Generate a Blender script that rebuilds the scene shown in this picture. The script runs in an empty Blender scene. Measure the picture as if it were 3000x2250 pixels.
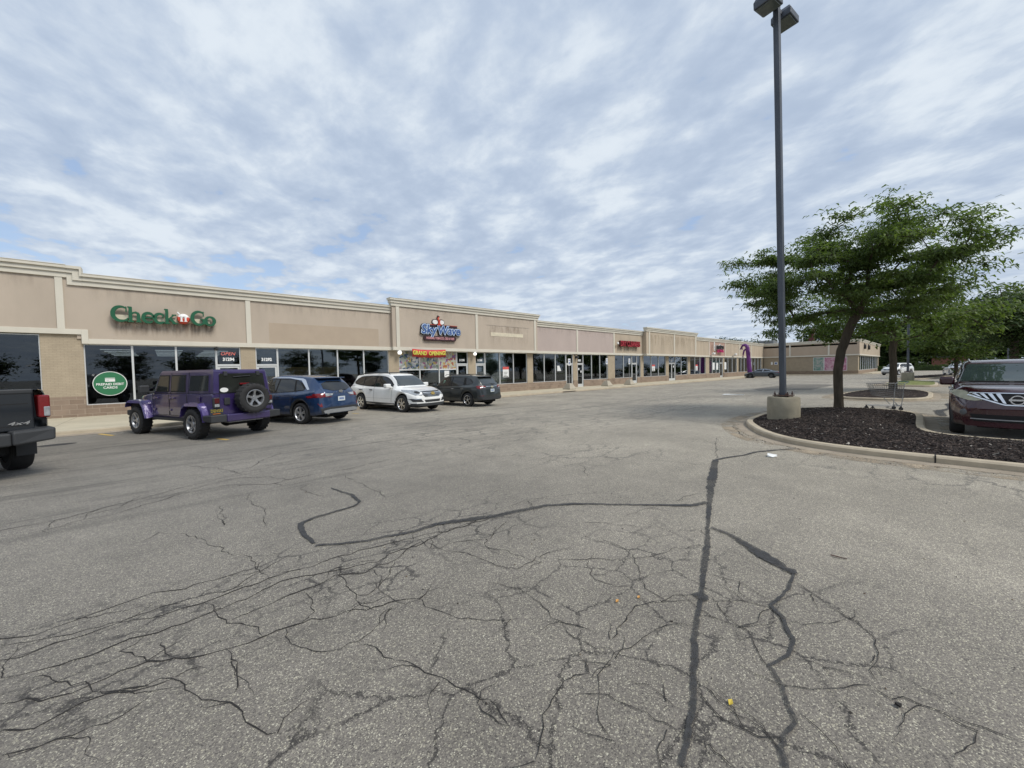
import bpy, bmesh, math, random
from math import sin, cos, pi, radians as rad, sqrt, hypot
from mathutils import Vector, Matrix
from mathutils.bvhtree import BVHTree
SC = bpy.context.scene
COL = SC.collection
random.seed(7)
# ------------------------------------------------------------------ camera
AZ, PITCH, ROLL, CAMZ = rad(47.99), rad(2.03), rad(1.15), 1.65
_F = Vector((cos(AZ)*cos(PITCH), sin(AZ)*cos(PITCH), -sin(PITCH)))
_R = Vector((sin(AZ), -cos(AZ), 0))
_U = _R.cross(_F)
_R2 = _R*cos(ROLL) - _U*sin(ROLL)
_U2 = _U*cos(ROLL) + _R*sin(ROLL)
cam_data = bpy.data.cameras.new('camera')
cam_data.sensor_width = 36; cam_data.lens = 13.524
cam_data.clip_start = 0.05; cam_data.clip_end = 4000
cam = bpy.data.objects.new('camera', cam_data)
M4 = Matrix((_R2, _U2, -_F)).transposed().to_4x4(); M4.translation = (0, 0, CAMZ)
cam.matrix_world = M4
COL.objects.link(cam); SC.camera = cam
# ------------------------------------------------------------------ light, sky, exposure
SUN_DIR = Vector((0.22, -0.72, 0.95)).normalized()      # towards the sun, hidden behind thin cloud
EL = math.asin(SUN_DIR.z)
sun = bpy.data.lights.new('sun', 'SUN'); sun.energy = 2.3; sun.angle = rad(22); sun.color = (1, .95, .87)
sun_o = bpy.data.objects.new('sun', sun)
sun_o.rotation_euler = SUN_DIR.to_track_quat('Z', 'Y').to_euler(); sun_o.location = (0, 0, 30)
COL.objects.link(sun_o)
SC.view_settings.view_transform = 'Standard'; SC.view_settings.look = 'None'
SC.view_settings.gamma = 1; SC.view_settings.exposure = 0.30
SC.cycles.max_bounces = 6; SC.cycles.diffuse_bounces = 2; SC.cycles.glossy_bounces = 3
SC.cycles.transparent_max_bounces = 6; SC.cycles.transmission_bounces = 3
SC.cycles.use_denoising = True; SC.cycles.sample_clamp_indirect = 4
W = bpy.data.worlds.new('World'); SC.world = W; W.use_nodes = True
class NT:
    "small wrapper to write node graphs"
    def __init__(s, tree): s.t = tree; s.n = tree.nodes; s.l = tree.links; s.n.clear()
    def add(s, typ, ins=None, **kw):
        nd = s.n.new(typ)
        for k, v in kw.items(): setattr(nd, k, v)
        for k, v in (ins or {}).items(): s.set(nd, k, v)
        return nd
    def set(s, nd, k, v):
        sock = nd.inputs[k]
        if isinstance(v, tuple) and len(v) == 2 and hasattr(v[0], 'outputs'): s.l.new(v[0].outputs[v[1]], sock)
        elif hasattr(v, 'outputs'): s.l.new(v.outputs[0], sock)
        elif isinstance(v, bpy.types.NodeSocket): s.l.new(v, sock)
        else:
            if isinstance(v, tuple) and len(v) == 3 and sock.type == 'RGBA': v = v + (1,)
            sock.default_value = v
    def math(s, op, a, b=0.0, c=0.0, clamp=False):
        return s.add('ShaderNodeMath', {0: a, 1: b, 2: c}, operation=op, use_clamp=clamp)
    def mix(s, fac, a, b, mode='MIX'):
        nd = s.add('ShaderNodeMix', data_type='RGBA', blend_type=mode)
        s.set(nd, 0, fac); s.set(nd, 6, a); s.set(nd, 7, b)
        return nd.outputs[2]
    def ramp(s, fac, stops, interp='LINEAR'):
        nd = s.add('ShaderNodeValToRGB', {0: fac}); cr = nd.color_ramp; cr.interpolation = interp
        while len(cr.elements) < len(stops): cr.elements.new(0.5)
        for e, (p, c) in zip(cr.elements, stops):
            e.position = p; e.color = (c, c, c, 1) if isinstance(c, (int, float)) else tuple(c) + (1,)
        return nd.outputs[0]
    def mr(s, v, a, b, c=0.0, d=1.0, smooth=True):
        return s.add('ShaderNodeMapRange', {0: v, 1: a, 2: b, 3: c, 4: d}, interpolation_type='SMOOTHSTEP' if smooth else 'LINEAR').outputs[0]
    def noise(s, vec, scale, detail=3.0, rough=.5, dist=0.0):
        return s.add('ShaderNodeTexNoise', {'Vector': vec, 'Scale': scale, 'Detail': detail, 'Roughness': rough, 'Distortion': dist})
    def map(s, vec, scale=(1, 1, 1), rot=(0, 0, 0), loc=(0, 0, 0)):
        return s.add('ShaderNodeMapping', {'Vector': vec, 'Location': loc, 'Rotation': rot, 'Scale': scale}).outputs[0]
w = NT(W.node_tree)
SKYK = 0.12
tc = w.add('ShaderNodeTexCoord')
sky = w.add('ShaderNodeTexSky', sky_type='NISHITA'); sky.sun_disc = False
sky.sun_elevation = EL; sky.sun_rotation = math.atan2(SUN_DIR.x, SUN_DIR.y); sky.air_density = 1.0; sky.dust_density = 1.5
sep = w.add('ShaderNodeSeparateXYZ', {0: (tc, 'Generated')})
zz = w.math('ADD', w.math('MAXIMUM', (sep, 2), 0.0), 0.10)
u = w.math('DIVIDE', (sep, 0), zz); v = w.math('DIVIDE', (sep, 1), zz)
uv = w.add('ShaderNodeCombineXYZ', {0: u, 1: v, 2: 0.0}).outputs[0]
mp = w.map(uv, scale=(1.0, .80, 1), rot=(0, 0, rad(-25)), loc=(3.1, 1.7, 0))
n1 = w.noise(mp, 4.3, 8, .57, .15)        # mottled cloud cells
n2 = w.noise(mp, .9, 4, .5, .2)          # broad banks
n3 = w.noise(w.map(uv, scale=(1, .55, 1), rot=(0, 0, rad(20))), 2.1, 6, .6, .3)
dens = w.math('ADD', w.math('MULTIPLY', n1, .46), w.math('ADD', w.math('MULTIPLY', n2, .30), w.math('MULTIPLY', n3, .24)))
bright = w.mr(dens, .40, .60)
cloud = w.ramp(bright, [(0, (.365, .44, .56)), (.3, (.415, .49, .605)), (.65, (.49, .56, .655)), (1, (.61, .67, .735))])
hor = w.mr((sep, 2), 0.0, .30)
cloud = w.mix(w.math('MULTIPLY', w.math('SUBTRACT', 1.0, hor), .35), cloud, (.50, .57, .655))
# thin gaps of blue, mostly low on the left of the view
lowleft = w.math('MULTIPLY', w.mr(w.math('ADD', w.math('MULTIPLY', (sep, 1), 1.0), w.math('MULTIPLY', (sep, 0), -.25)), .45, .95), w.mr((sep, 2), .42, .10))
gap = w.math('SUBTRACT', w.math('ADD', .405, w.math('MULTIPLY', lowleft, .115)), dens)
gapm = w.mr(gap, -.012, .035)
skyc = w.mix(1.0, sky.outputs[0], (1.25, 1.2, 1.15), 'MULTIPLY')
skyc = w.mix(.35, skyc, (.30/SKYK, .45/SKYK, .74/SKYK))
cl12 = w.mix(1.0, cloud, (1/SKYK, 1/SKYK, 1/SKYK), 'MULTIPLY')
for nd in w.n:
    if nd.bl_idname == 'ShaderNodeMix': nd.clamp_result = False
col = w.mix(w.math('MULTIPLY', gapm, .65), cl12, skyc)
below = w.math('LESS_THAN', (sep, 2), -0.01)
col = w.mix(below, col, (.16/SKYK, .16/SKYK, .15/SKYK))
bg = w.add('ShaderNodeBackground', {'Color': col, 'Strength': SKYK})
w.add('ShaderNodeOutputWorld', {'Surface': bg})
# ------------------------------------------------------------------ helpers
def ss(a, b, x):
    t = min(1, max(0, (x-a)/(b-a))); return t*t*(3-2*t)
def zlot(x, y):
    return -(0.2*ss(0, 16, x)+0.0008*max(min(x, 140)-16, 0))*ss(2, 16, y)-0.001*max(min(x, 140), 0)
def interp(pts, x):
    if x <= pts[0][0]: return pts[0][1]
    for (a, fa), (b, fb) in zip(pts, pts[1:]):
        if x <= b: return fa+(fb-fa)*(x-a)/(b-a) if b > a else fb
    return pts[-1][1]
def sinterp(pts, x):
    "Catmull-Rom interpolation"
    if x <= pts[0][0]: return pts[0][1]
    if x >= pts[-1][0]: return pts[-1][1]
    for i in range(len(pts)-1):
        if x <= pts[i+1][0]: break
    (x1, y1), (x2, y2) = pts[i], pts[i+1]
    x0, y0 = pts[i-1] if i > 0 else (x1-(x2-x1), y1)
    x3, y3 = pts[i+2] if i+2 < len(pts) else (x2+(x2-x1), y2)
    h = x2-x1; m1 = (y2-y0)/(x2-x0); m2 = (y3-y1)/(x3-x1)
    if (y2-y1)*(y1-y0) <= 0: m1 = 0
    if (y2-y1)*(y3-y2) <= 0: m2 = 0
    t = (x-x1)/h
    return (2*t**3-3*t*t+1)*y1+(t**3-2*t*t+t)*h*m1+(-2*t**3+3*t*t)*y2+(t**3-t*t)*h*m2
class MB:
    "collects shapes and links them as one mesh object"
    def __init__(s): s.v = []; s.f = []; s.m = []
    def add(s, vs, fs, mi=0, M=None):
        o = len(s.v)
        s.v += [tuple(M @ Vector(p)) if M else tuple(p) for p in vs]
        s.f += [tuple(i+o for i in f) for f in fs]; s.m += [mi]*len(fs); return s
    def box(s, x0, x1, y0, y1, z0, z1, mi=0, M=None):
        vs = [(x, y, z) for x in (x0, x1) for y in (y0, y1) for z in (z0, z1)]
        return s.add(vs, [(0, 1, 3, 2), (4, 6, 7, 5), (0, 4, 5, 1), (2, 3, 7, 6), (0, 2, 6, 4), (1, 5, 7, 3)], mi, M)
    def prism(s, poly, z0, z1, mi=0, M=None):
        n = len(poly); vs = [(x, y, z0) for x, y in poly]+[(x, y, z1) for x, y in poly]
        fs = [tuple(range(n))[::-1], tuple(range(n, 2*n))]+[(i, (i+1) % n, n+(i+1) % n, n+i) for i in range(n)]
        return s.add(vs, fs, mi, M)
    def tube(s, pts, r, n=6, mi=0, M=None, cap=True):
        pts = [Vector(p) for p in pts]; rs = r if isinstance(r, (list, tuple)) else [r]*len(pts)
        vs = []; up = Vector((0.13, 0.21, 1)).normalized(); side = None
        for i, p in enumerate(pts):
            d = (pts[min(i+1, len(pts)-1)]-pts[max(i-1, 0)])
            d = d.normalized() if d.length > 1e-9 else Vector((0, 0, 1))
            if side is None: side = d.cross(up if abs(d.dot(up)) < .95 else Vector((1, 0, 0))).normalized()
            side = (side-d*side.dot(d)).normalized(); b = d.cross(side)
            vs += [p+(side*cos(2*pi*k/n)+b*sin(2*pi*k/n))*rs[i] for k in range(n)]
        fs = [(i*n+k, i*n+(k+1) % n, (i+1)*n+(k+1) % n, (i+1)*n+k) for i in range(len(pts)-1) for k in range(n)]
        if cap: fs += [tuple(range(n))[::-1], tuple(range((len(pts)-1)*n, len(pts)*n))]
        return s.add(vs, fs, mi, M)
    def lathe(s, prof, n=32, axis='Z', mi=0, M=None, closed=False):
        "prof: list of (radius, height)"
        vs = []
        for r, h in prof:
            for k in range(n):
                a = 2*pi*k/n; c, d = r*cos(a), r*sin(a)
                vs.append((c, d, h) if axis == 'Z' else (c, h, d))
        m = len(prof); rng = range(m if closed else m-1)
        fs = [(i*n+k, i*n+(k+1) % n, ((i+1) % m)*n+(k+1) % n, ((i+1) % m)*n+k) for i in rng for k in range(n)]
        return s.add(vs, fs, mi, M)
    def build(s, name, mats, parent=None, smooth=False, bevel=0, seg=2, angle=40):
        me = bpy.data.meshes.new(name); me.from_pydata(s.v, [], s.f)
        if not isinstance(mats, (list, tuple)): mats = [mats]
        for m in mats: me.materials.append(m)
        if any(s.m): me.polygons.foreach_set('material_index', s.m)
        me.update()
        o = bpy.data.objects.new(name, me); COL.objects.link(o)
        if parent is not None: o.parent = parent
        bm = bmesh.new(); bm.from_mesh(me); bmesh.ops.recalc_face_normals(bm, faces=bm.faces)
        if smooth:
            for f in bm.faces: f.smooth = True
            for e in bm.edges:
                if len(e.link_faces) == 2 and e.calc_face_angle(0) > rad(angle): e.smooth = False
        bm.to_mesh(me); bm.free()
        if bevel:
            b = o.modifiers.new('bevel', 'BEVEL'); b.width = bevel; b.segments = seg; b.limit_method = 'ANGLE'
            b.harden_normals = False
        return o
def tag(o, label=None, cat=None, group=None, kind=None):
    if label: o['label'] = label
    if cat: o['category'] = cat
    if group: o['group'] = group
    if kind: o['kind'] = kind
    return o
def thing(name, label, cat, loc=(0, 0, 0), rz=0, group=None):
    o = bpy.data.objects.new(name, None); COL.objects.link(o); o.empty_display_size = .2
    o.location = loc; o.rotation_euler = (0, 0, rz)
    return tag(o, label, cat, group)
def copy_tree(o, parent=None):
    c = o.copy(); COL.objects.link(c)
    if parent is not None: c.parent = parent
    for ch in [k for k in o.children]: copy_tree(ch, c)
    return c
def text_mesh(txt, size, depth=.01, bold=0.0, align='CENTER', shear=0, sx=1.0, space=1.0):
    cu = bpy.data.curves.new('t', 'FONT'); cu.body = txt; cu.size = size; cu.extrude = depth/2; cu.offset = bold
    cu.align_x = align; cu.align_y = 'CENTER'; cu.shear = shear; cu.space_character = space; cu.resolution_u = 3
    o = bpy.data.objects.new('t', cu); COL.objects.link(o)
    dg = bpy.context.evaluated_depsgraph_get(); me = bpy.data.meshes.new_from_object(o.evaluated_get(dg))
    vs = [(v.co.x*sx, v.co.y, v.co.z) for v in me.vertices]; fs = [tuple(p.vertices) for p in me.polygons]
    bpy.data.objects.remove(o); bpy.data.meshes.remove(me); bpy.data.curves.remove(cu)
    return vs, fs
# text standing on a wall that faces -y (reads left to right along +x)
def wall_M(x, y, z): return Matrix.Translation((x, y, z)) @ Matrix.Rotation(pi/2, 4, 'X')
def add_text(mb, txt, size, M, **kw):
    mi = kw.pop('mi', 0); vs, fs = text_mesh(txt, size, **kw); return mb.add(vs, fs, mi, M)
# ------------------------------------------------------------------ materials
def mat(name, c, rough=.7, metal=0.0, var=.12, vs=3.0, bump=0.0, bs=40.0, spec=.5, coat=0.0, emit=0, streak=0, detail=4):
    m = bpy.data.materials.new(name); m.use_nodes = True; t = NT(m.node_tree)
    tc = t.add('ShaderNodeTexCoord'); vec = (tc, 'Object')
    if streak:
        vec = t.map(tc.outputs['Object'], scale=(1, 1, streak))
    n = t.noise(vec, vs, detail, .6)
    k = t.mr(n.outputs[0], .25, .75, 1-var, 1+var, False)
    kc = t.add('ShaderNodeCombineXYZ', {0: k, 1: k, 2: k}).outputs[0]
    colr = t.mix(1.0, c, kc, 'MULTIPLY')
    b = t.add('ShaderNodeBsdfPrincipled', {'Base Color': colr, 'Roughness': rough, 'Metallic': metal, 'Specular IOR Level': spec, 'Coat Weight': coat, 'Coat Roughness': .04})
    if emit: t.set(b, 'Emission Color', c); t.set(b, 'Emission Strength', emit)
    if bump:
        n2 = t.noise((tc, 'Object'), bs, 3, .6)
        t.set(b, 'Normal', t.add('ShaderNodeBump', {'Strength': bump, 'Distance': .01, 'Height': n2.outputs[0]}))
    t.add('ShaderNodeOutputMaterial', {0: b}); return m
def brick_mat(name, c1, c2, mortar, bw, bh, ms=.012, axis='XZ', rough=.85, offset=.5, var=.12):
    m = bpy.data.materials.new(name); m.use_nodes = True; t = NT(m.node_tree)
    g = t.add('ShaderNodeNewGeometry'); s = t.add('ShaderNodeSeparateXYZ', {0: (g, 'Position')})
    a = (s, 0) if axis == 'XZ' else (s, 1)
    v = t.add('ShaderNodeCombineXYZ', {0: a, 1: (s, 2), 2: 0.0}).outputs[0]
    br = t.add('ShaderNodeTexBrick', {'Vector': v, 'Color1': c1, 'Color2': c2, 'Mortar': mortar, 'Scale': 1.0, 'Mortar Size': ms, 'Mortar Smooth': .2, 'Bias': 0.0, 'Brick Width': bw, 'Row Height': bh})
    br.offset = offset
    n = t.noise((g, 'Position'), 2.2, 5, .65)
    k = t.mr(n.outputs[0], .25, .75, 1-var, 1+var, False)
    colr = t.mix(1.0, br.outputs[0], t.add('ShaderNodeCombineXYZ', {0: k, 1: k, 2: k}).outputs[0], 'MULTIPLY')
    bp = t.add('ShaderNodeBump', {'Strength': .4, 'Distance': .006, 'Height': t.math('SUBTRACT', 1.0, (br, 1))})
    b = t.add('ShaderNodeBsdfPrincipled', {'Base Color': colr, 'Roughness': rough, 'Normal': bp, 'Specular IOR Level': .25})
    t.add('ShaderNodeOutputMaterial', {0: b}); return m
def glass_mat(name, tint, refl=1.6, rough=.0):
    m = bpy.data.materials.new(name); m.use_nodes = True; t = NT(m.node_tree)
    tc = t.add('ShaderNodeTexCoord'); n = t.noise((tc, 'Object'), 1.1, 2, .5)
    bp = t.add('ShaderNodeBump', {'Strength': .03, 'Distance': .02, 'Height': n.outputs[0]})
    fr = t.add('ShaderNodeFresnel', {'IOR': 1.5, 'Normal': bp})
    fac = t.math('MULTIPLY', fr, refl, clamp=True)
    tr = t.add('ShaderNodeBsdfTransparent', {0: tint})
    gl = t.add('ShaderNodeBsdfAnisotropic', {'Color': (.9, .95, 1.0), 'Roughness': rough+.01, 'Normal': bp})
    mx = t.add('ShaderNodeMixShader', {0: fac, 1: tr, 2: gl})
    t.add('ShaderNodeOutputMaterial', {0: mx}); return m
def sub(c, k): return tuple(x*k for x in c)
STUCCO = mat('stucco', (.465, .395, .322), .9, var=.09, vs=.9, bump=.25, bs=180, spec=.2, streak=.35, detail=6)
STUCCO_PINK = mat('stucco_pink', (.455, .38, .345), .9, var=.06, vs=.9, bump=.25, bs=180, spec=.2, streak=.35)
STUCCO_WORN = mat('stucco_worn', (.46, .385, .295), .9, var=.14, vs=1.1, bump=.25, bs=180, spec=.2, streak=.2, detail=7)
STUCCO_PATCH = mat('stucco_patch', (.43, .35, .27), .9, var=.05, vs=1.5, bump=.2, bs=180, spec=.2)
TRIM = mat('trim_plaster', (.62, .585, .50), .85, var=.07, vs=1.6, bump=.15, bs=120, spec=.25, streak=.4, detail=6)
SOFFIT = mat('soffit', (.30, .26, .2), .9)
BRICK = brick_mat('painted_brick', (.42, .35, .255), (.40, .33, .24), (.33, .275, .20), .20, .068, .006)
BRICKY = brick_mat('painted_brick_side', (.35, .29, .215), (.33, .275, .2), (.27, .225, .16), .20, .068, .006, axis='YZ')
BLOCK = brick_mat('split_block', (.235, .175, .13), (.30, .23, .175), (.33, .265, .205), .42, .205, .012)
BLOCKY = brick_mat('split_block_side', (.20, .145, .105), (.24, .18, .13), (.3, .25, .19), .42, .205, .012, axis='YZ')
ALU = mat('white_aluminium', (.66, .67, .66), .35, .25, var=.05)
GLASS = glass_mat('shop_glass', (.70, .74, .73), 2.3)
GLASS_D = glass_mat('shop_glass_dark', (.42, .45, .47), 1.9)
INTW = mat('interior_wall', (.20, .19, .18), .9, var=.3, vs=.5)
INTF = mat('interior_floor', (.10, .10, .095), .6, var=.3, vs=.6)
KRAFT = mat('kraft_paper', (.42, .29, .16), .85, var=.25, vs=2.2)
PAPER = mat('white_paper', (.75, .76, .75), .7, var=.05)
REDP = mat('poster_red', (.62, .10, .09), .6)
BLACKP = mat('black_print', (.02, .02, .02), .5)
LAMPLIT = mat('lit_lamp', (1, .98, .92), .4, emit=.8)
TUBELIT = mat('ceiling_lamp_glow', (.9, .95, .9), .4, emit=.9)
METALG = mat('galvanized_metal', (.36, .37, .38), .45, .7, var=.1)
DARKM = mat('dark_metal', (.04, .042, .045), .5, .3)
POLE = mat('pole_paint', (.070, .080, .098), .5, .25, var=.38, vs=7, streak=.15, detail=7)
CONC = mat('concrete', (.40, .36, .29), .9, var=.13, vs=3.5, bump=.3, bs=60, spec=.25, detail=7)
CONC_OLD = mat('weathered_concrete', (.285, .255, .19), .92, var=.22, vs=4, bump=.35, bs=50, spec=.2, detail=8)
def concrete_ground(name, c):
    m = bpy.data.materials.new(name); m.use_nodes = True; t = NT(m.node_tree)
    g = t.add('ShaderNodeNewGeometry'); p = (g, 'Position')
    n1 = t.noise(p, .7, 6, .65); n2 = t.noise(p, 9, 5, .7); n3 = t.noise(p, 120, 2, .5)
    k = t.math('ADD', t.math('MULTIPLY', n1, .5), t.math('ADD', t.math('MULTIPLY', n2, .3), t.math('MULTIPLY', n3, .25)))
    k = t.mr(k, .3, .75, .72, 1.2, False)
    s = t.add('ShaderNodeSeparateXYZ', {0: p})
    # control joints every 1.8 m
    fx = t.math('ABSOLUTE', t.math('SUBTRACT', t.math('FRACT', t.math('DIVIDE', (s, 0), 1.83)), .5))
    j = t.math('LESS_THAN', fx, .006)
    k2 = t.math('MULTIPLY', k, t.math('SUBTRACT', 1.0, t.math('MULTIPLY', j, .45)))
    colr = t.mix(1.0, c, t.add('ShaderNodeCombineXYZ', {0: k2, 1: k2, 2: k2}).outputs[0], 'MULTIPLY')
    b = t.add('ShaderNodeBsdfPrincipled', {'Base Color': colr, 'Roughness': .9, 'Specular IOR Level': .3, 'Normal': t.add('ShaderNodeBump', {'Strength': .3, 'Distance': .004, 'Height': n3})})
    t.add('ShaderNodeOutputMaterial', {0: b}); return m
WALK = concrete_ground('sidewalk_concrete', (.47, .42, .315))
KERB = mat('kerb_concrete', (.42, .36, .27), .9, var=.22, vs=2.5, bump=.3, bs=60, spec=.25, detail=8)
GUTTER = mat('gutter_concrete', (.30, .255, .20), .92, var=.28, vs=2.2, bump=.3, bs=50, spec=.25, detail=8)
def asphalt(name, tint=1.0, cracks=True, spk=1.0):
    m = bpy.data.materials.new(name); m.use_nodes = True; t = NT(m.node_tree)
    g = t.add('ShaderNodeNewGeometry'); p = (g, 'Position')
    vo = t.add('ShaderNodeTexVoronoi', {'Vector': p, 'Scale': 190.0, 'Randomness': 1.0})
    vs_ = t.add('ShaderNodeSeparateColor', {0: (vo, 'Color')})
    stone = t.ramp((vs_, 0), [(0, (.060, .054, .050)), (.10, (.120, .108, .096)), (.45, (.165, .149, .129)), (.82, (.205, .187, .158)), (.93, (.31, .288, .225)), (1, (.50, .475, .38))])
    vo2 = t.add('ShaderNodeTexVoronoi', {'Vector': p, 'Scale': 82.0})
    s2 = t.add('ShaderNodeSeparateColor', {0: (vo2, 'Color')})
    big = t.math('GREATER_THAN', (s2, 1), .93)
    inr = t.math('LESS_THAN', (vo2, 0), .42)
    stone = t.mix(t.math('MULTIPLY', t.math('MULTIPLY', big, inr), .55), stone, (.42, .39, .29))
    n0 = t.noise(p, 26, 4, .7); n1 = t.noise(p, .33, 6, .62, .4); n2 = t.noise(p, 2.3, 5, .65)
    s = t.add('ShaderNodeSeparateXYZ', {0: p})
    st = t.noise(t.map(p if not isinstance(p, tuple) else g.outputs['Position'], scale=(.16, 2.4, 1)), 1.0, 7, .75, .9)   # wheel and water stains run along the drive
    lane = t.math('MULTIPLY', t.mr((s, 1), 4, 8), t.mr((s, 1), 19, 15))
    k = t.mr(n1, .3, .7, .78, 1.22, False)
    k = t.math('MULTIPLY', k, t.mr(n2, .25, .75, .86, 1.14, False))
    k = t.math('MULTIPLY', k, t.mr(n0, .2, .8, .80, 1.2, False))
    k = t.math('MULTIPLY', k, t.math('SUBTRACT', 1.0, t.math('MULTIPLY', lane, t.mr(st, .50, .66, 0.0, .42))))
    k = t.math('MULTIPLY', k, tint)
    colr = t.mix(1.0, stone, t.add('ShaderNodeCombineXYZ', {0: k, 1: k, 2: k}).outputs[0], 'MULTIPLY')
    # paler with distance: foreground shade and grazing brightness painted into the colour
    far_lift = t.mr((s, 0), 0.2, 9)
    colr = t.mix(t.math('MULTIPLY', far_lift, .62), colr, t.mix(1.0, colr, (1.80, 1.75, 1.62), 'MULTIPLY'))
    for nd in t.n:
        if nd.bl_idname == 'ShaderNodeMix': nd.clamp_result = False
    if cracks:
        warp = t.noise(p, 2.6, 6, .75)
        pw = t.add('ShaderNodeVectorMath', {0: p, 1: t.add('ShaderNodeVectorMath', {0: (warp, 1), 3: .55}, operation='SCALE').outputs[0]}, operation='ADD').outputs[0]
        ve = t.add('ShaderNodeTexVoronoi', {'Vector': t.map(pw, scale=(.32, 1, 1)), 'Scale': 2.3}, feature='DISTANCE_TO_EDGE')
        line = t.mr(ve, .034, .006)
        nm = t.noise(p, .17, 3, .5)
        zone = t.math('MAXIMUM', t.mr(nm, .50, .60), t.math('MULTIPLY', t.mr((s, 1), 5.5, 7), t.mr((s, 1), 14, 12)))
        near = t.mr((s, 0), 1.5, 5.5)
        fac = t.math('MULTIPLY', t.math('MULTIPLY', line, zone), t.math('MULTIPLY', near, .66))
        colr = t.mix(fac, colr, (.03, .029, .028))
        warp2 = t.noise(p, 6.5, 6, .8)
        pw2 = t.add('ShaderNodeVectorMath', {0: p, 1: t.add('ShaderNodeVectorMath', {0: (warp2, 1), 3: .20}, operation='SCALE').outputs[0]}, operation='ADD').outputs[0]
        v2 = t.add('ShaderNodeTexVoronoi', {'Vector': t.map(pw2, scale=(.55, 1, 1)), 'Scale': 4.2}, feature='DISTANCE_TO_EDGE')
        v3 = t.add('ShaderNodeTexVoronoi', {'Vector': t.map(pw2, scale=(.8, 1, 1), loc=(3, 7, 0)), 'Scale': 2.1}, feature='DISTANCE_TO_EDGE')
        bandA = t.math('MULTIPLY', t.mr((s, 1), 2.35, 2.9), t.mr((s, 1), 4.5, 3.8))
        bandA = t.math('MULTIPLY', bandA, t.mr((s, 0), 4.5, 2.0))
        bandB = t.math('MULTIPLY', t.math('MULTIPLY', t.mr((s, 1), -.3, .3), t.mr((s, 1), 2.6, 1.9)), t.mr((s, 0), 4.4, 3.0))
        nz = t.mr(t.noise(p, 1.3, 3, .5), .40, .56)
        gate = t.mr(t.noise(p, 3.1, 3, .6), .32, .46)
        f2 = t.math('MULTIPLY', t.math('MULTIPLY', t.mr(v2, .052, .008), bandA), t.math('MAXIMUM', t.math('MULTIPLY', nz, gate), .45))
        f3 = t.math('MULTIPLY', t.math('MULTIPLY', t.mr(v3, .021, .004), bandB), gate)
        colr = t.mix(t.math('MULTIPLY', t.math('MAXIMUM', f2, f3), .88), colr, (.030, .027, .025))
        colr = t.mix(t.math('MULTIPLY', t.math('MULTIPLY', bandA, t.mr(n2, .45, .7)), .30), colr, (.075, .068, .060))
        # oil drips and old spots
        vd = t.add('ShaderNodeTexVoronoi', {'Vector': pw2, 'Scale': .9}); sd = t.add('ShaderNodeSeparateColor', {0: (vd, 'Color')})
        spot = t.math('MULTIPLY', t.math('GREATER_THAN', (sd, 0), .80), t.mr(vd, .16, .05))
        colr = t.mix(t.math('MULTIPLY', spot, .55), colr, (.055, .052, .05))
    bp = t.add('ShaderNodeBump', {'Strength': .55*spk, 'Distance': .004, 'Height': t.math('ADD', t.math('MULTIPLY', (vo, 0), -.8), n0)})
    b = t.add('ShaderNodeBsdfPrincipled', {'Base Color': colr, 'Roughness': .82, 'Specular IOR Level': .35, 'Normal': bp, 'Sheen Weight': .12, 'Sheen Roughness': .4})
    t.add('ShaderNodeOutputMaterial', {0: b}); return m
ASPHALT = asphalt('asphalt')
PATCH = asphalt('asphalt_patch', .44, False)
def worn(m, lo=.90, hi=1.12, keep=.55):
    nt = m.node_tree
    out = [n for n in nt.nodes if n.bl_idname == 'ShaderNodeOutputMaterial'][0]; b = out.inputs[0].links[0].from_node
    g = nt.nodes.new('ShaderNodeNewGeometry'); n = nt.nodes.new('ShaderNodeTexNoise'); n.inputs['Scale'].default_value = 38; n.inputs['Detail'].default_value = 5; n.inputs['Roughness'].default_value = .7
    n2 = nt.nodes.new('ShaderNodeTexNoise'); n2.inputs['Scale'].default_value = 1.7
    nt.links.new(g.outputs['Position'], n.inputs['Vector']); nt.links.new(g.outputs['Position'], n2.inputs['Vector'])
    ad = nt.nodes.new('ShaderNodeMath'); ad.operation = 'ADD'; nt.links.new(n.outputs[0], ad.inputs[0]); nt.links.new(n2.outputs[0], ad.inputs[1])
    mr = nt.nodes.new('ShaderNodeMapRange'); mr.inputs[1].default_value = lo; mr.inputs[2].default_value = hi; mr.inputs[3].default_value = 1.0; mr.inputs[4].default_value = keep; nt.links.new(ad.outputs[0], mr.inputs[0])
    t = nt.nodes.new('ShaderNodeBsdfTransparent'); mx = nt.nodes.new('ShaderNodeMixShader')
    nt.links.new(mr.outputs[0], mx.inputs[0]); nt.links.new(t.outputs[0], mx.inputs[1]); nt.links.new(b.outputs[0], mx.inputs[2]); nt.links.new(mx.outputs[0], out.inputs[0]); return m
SEAL = worn(mat('crack_sealant_tar', (.034, .034, .035), .75, var=.45, vs=22, bump=.4, bs=90, detail=5))
DIRT = worn(mat('silt_stain', (.33, .27, .195), .95, var=.3, vs=3, detail=8), .86, 1.06, .0)
CRACK = mat('crack_dark', (.018, .016, .015), .95, var=.3, vs=10)  # near-black colour of cracks, kerb joints, drain slot and pebble
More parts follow.
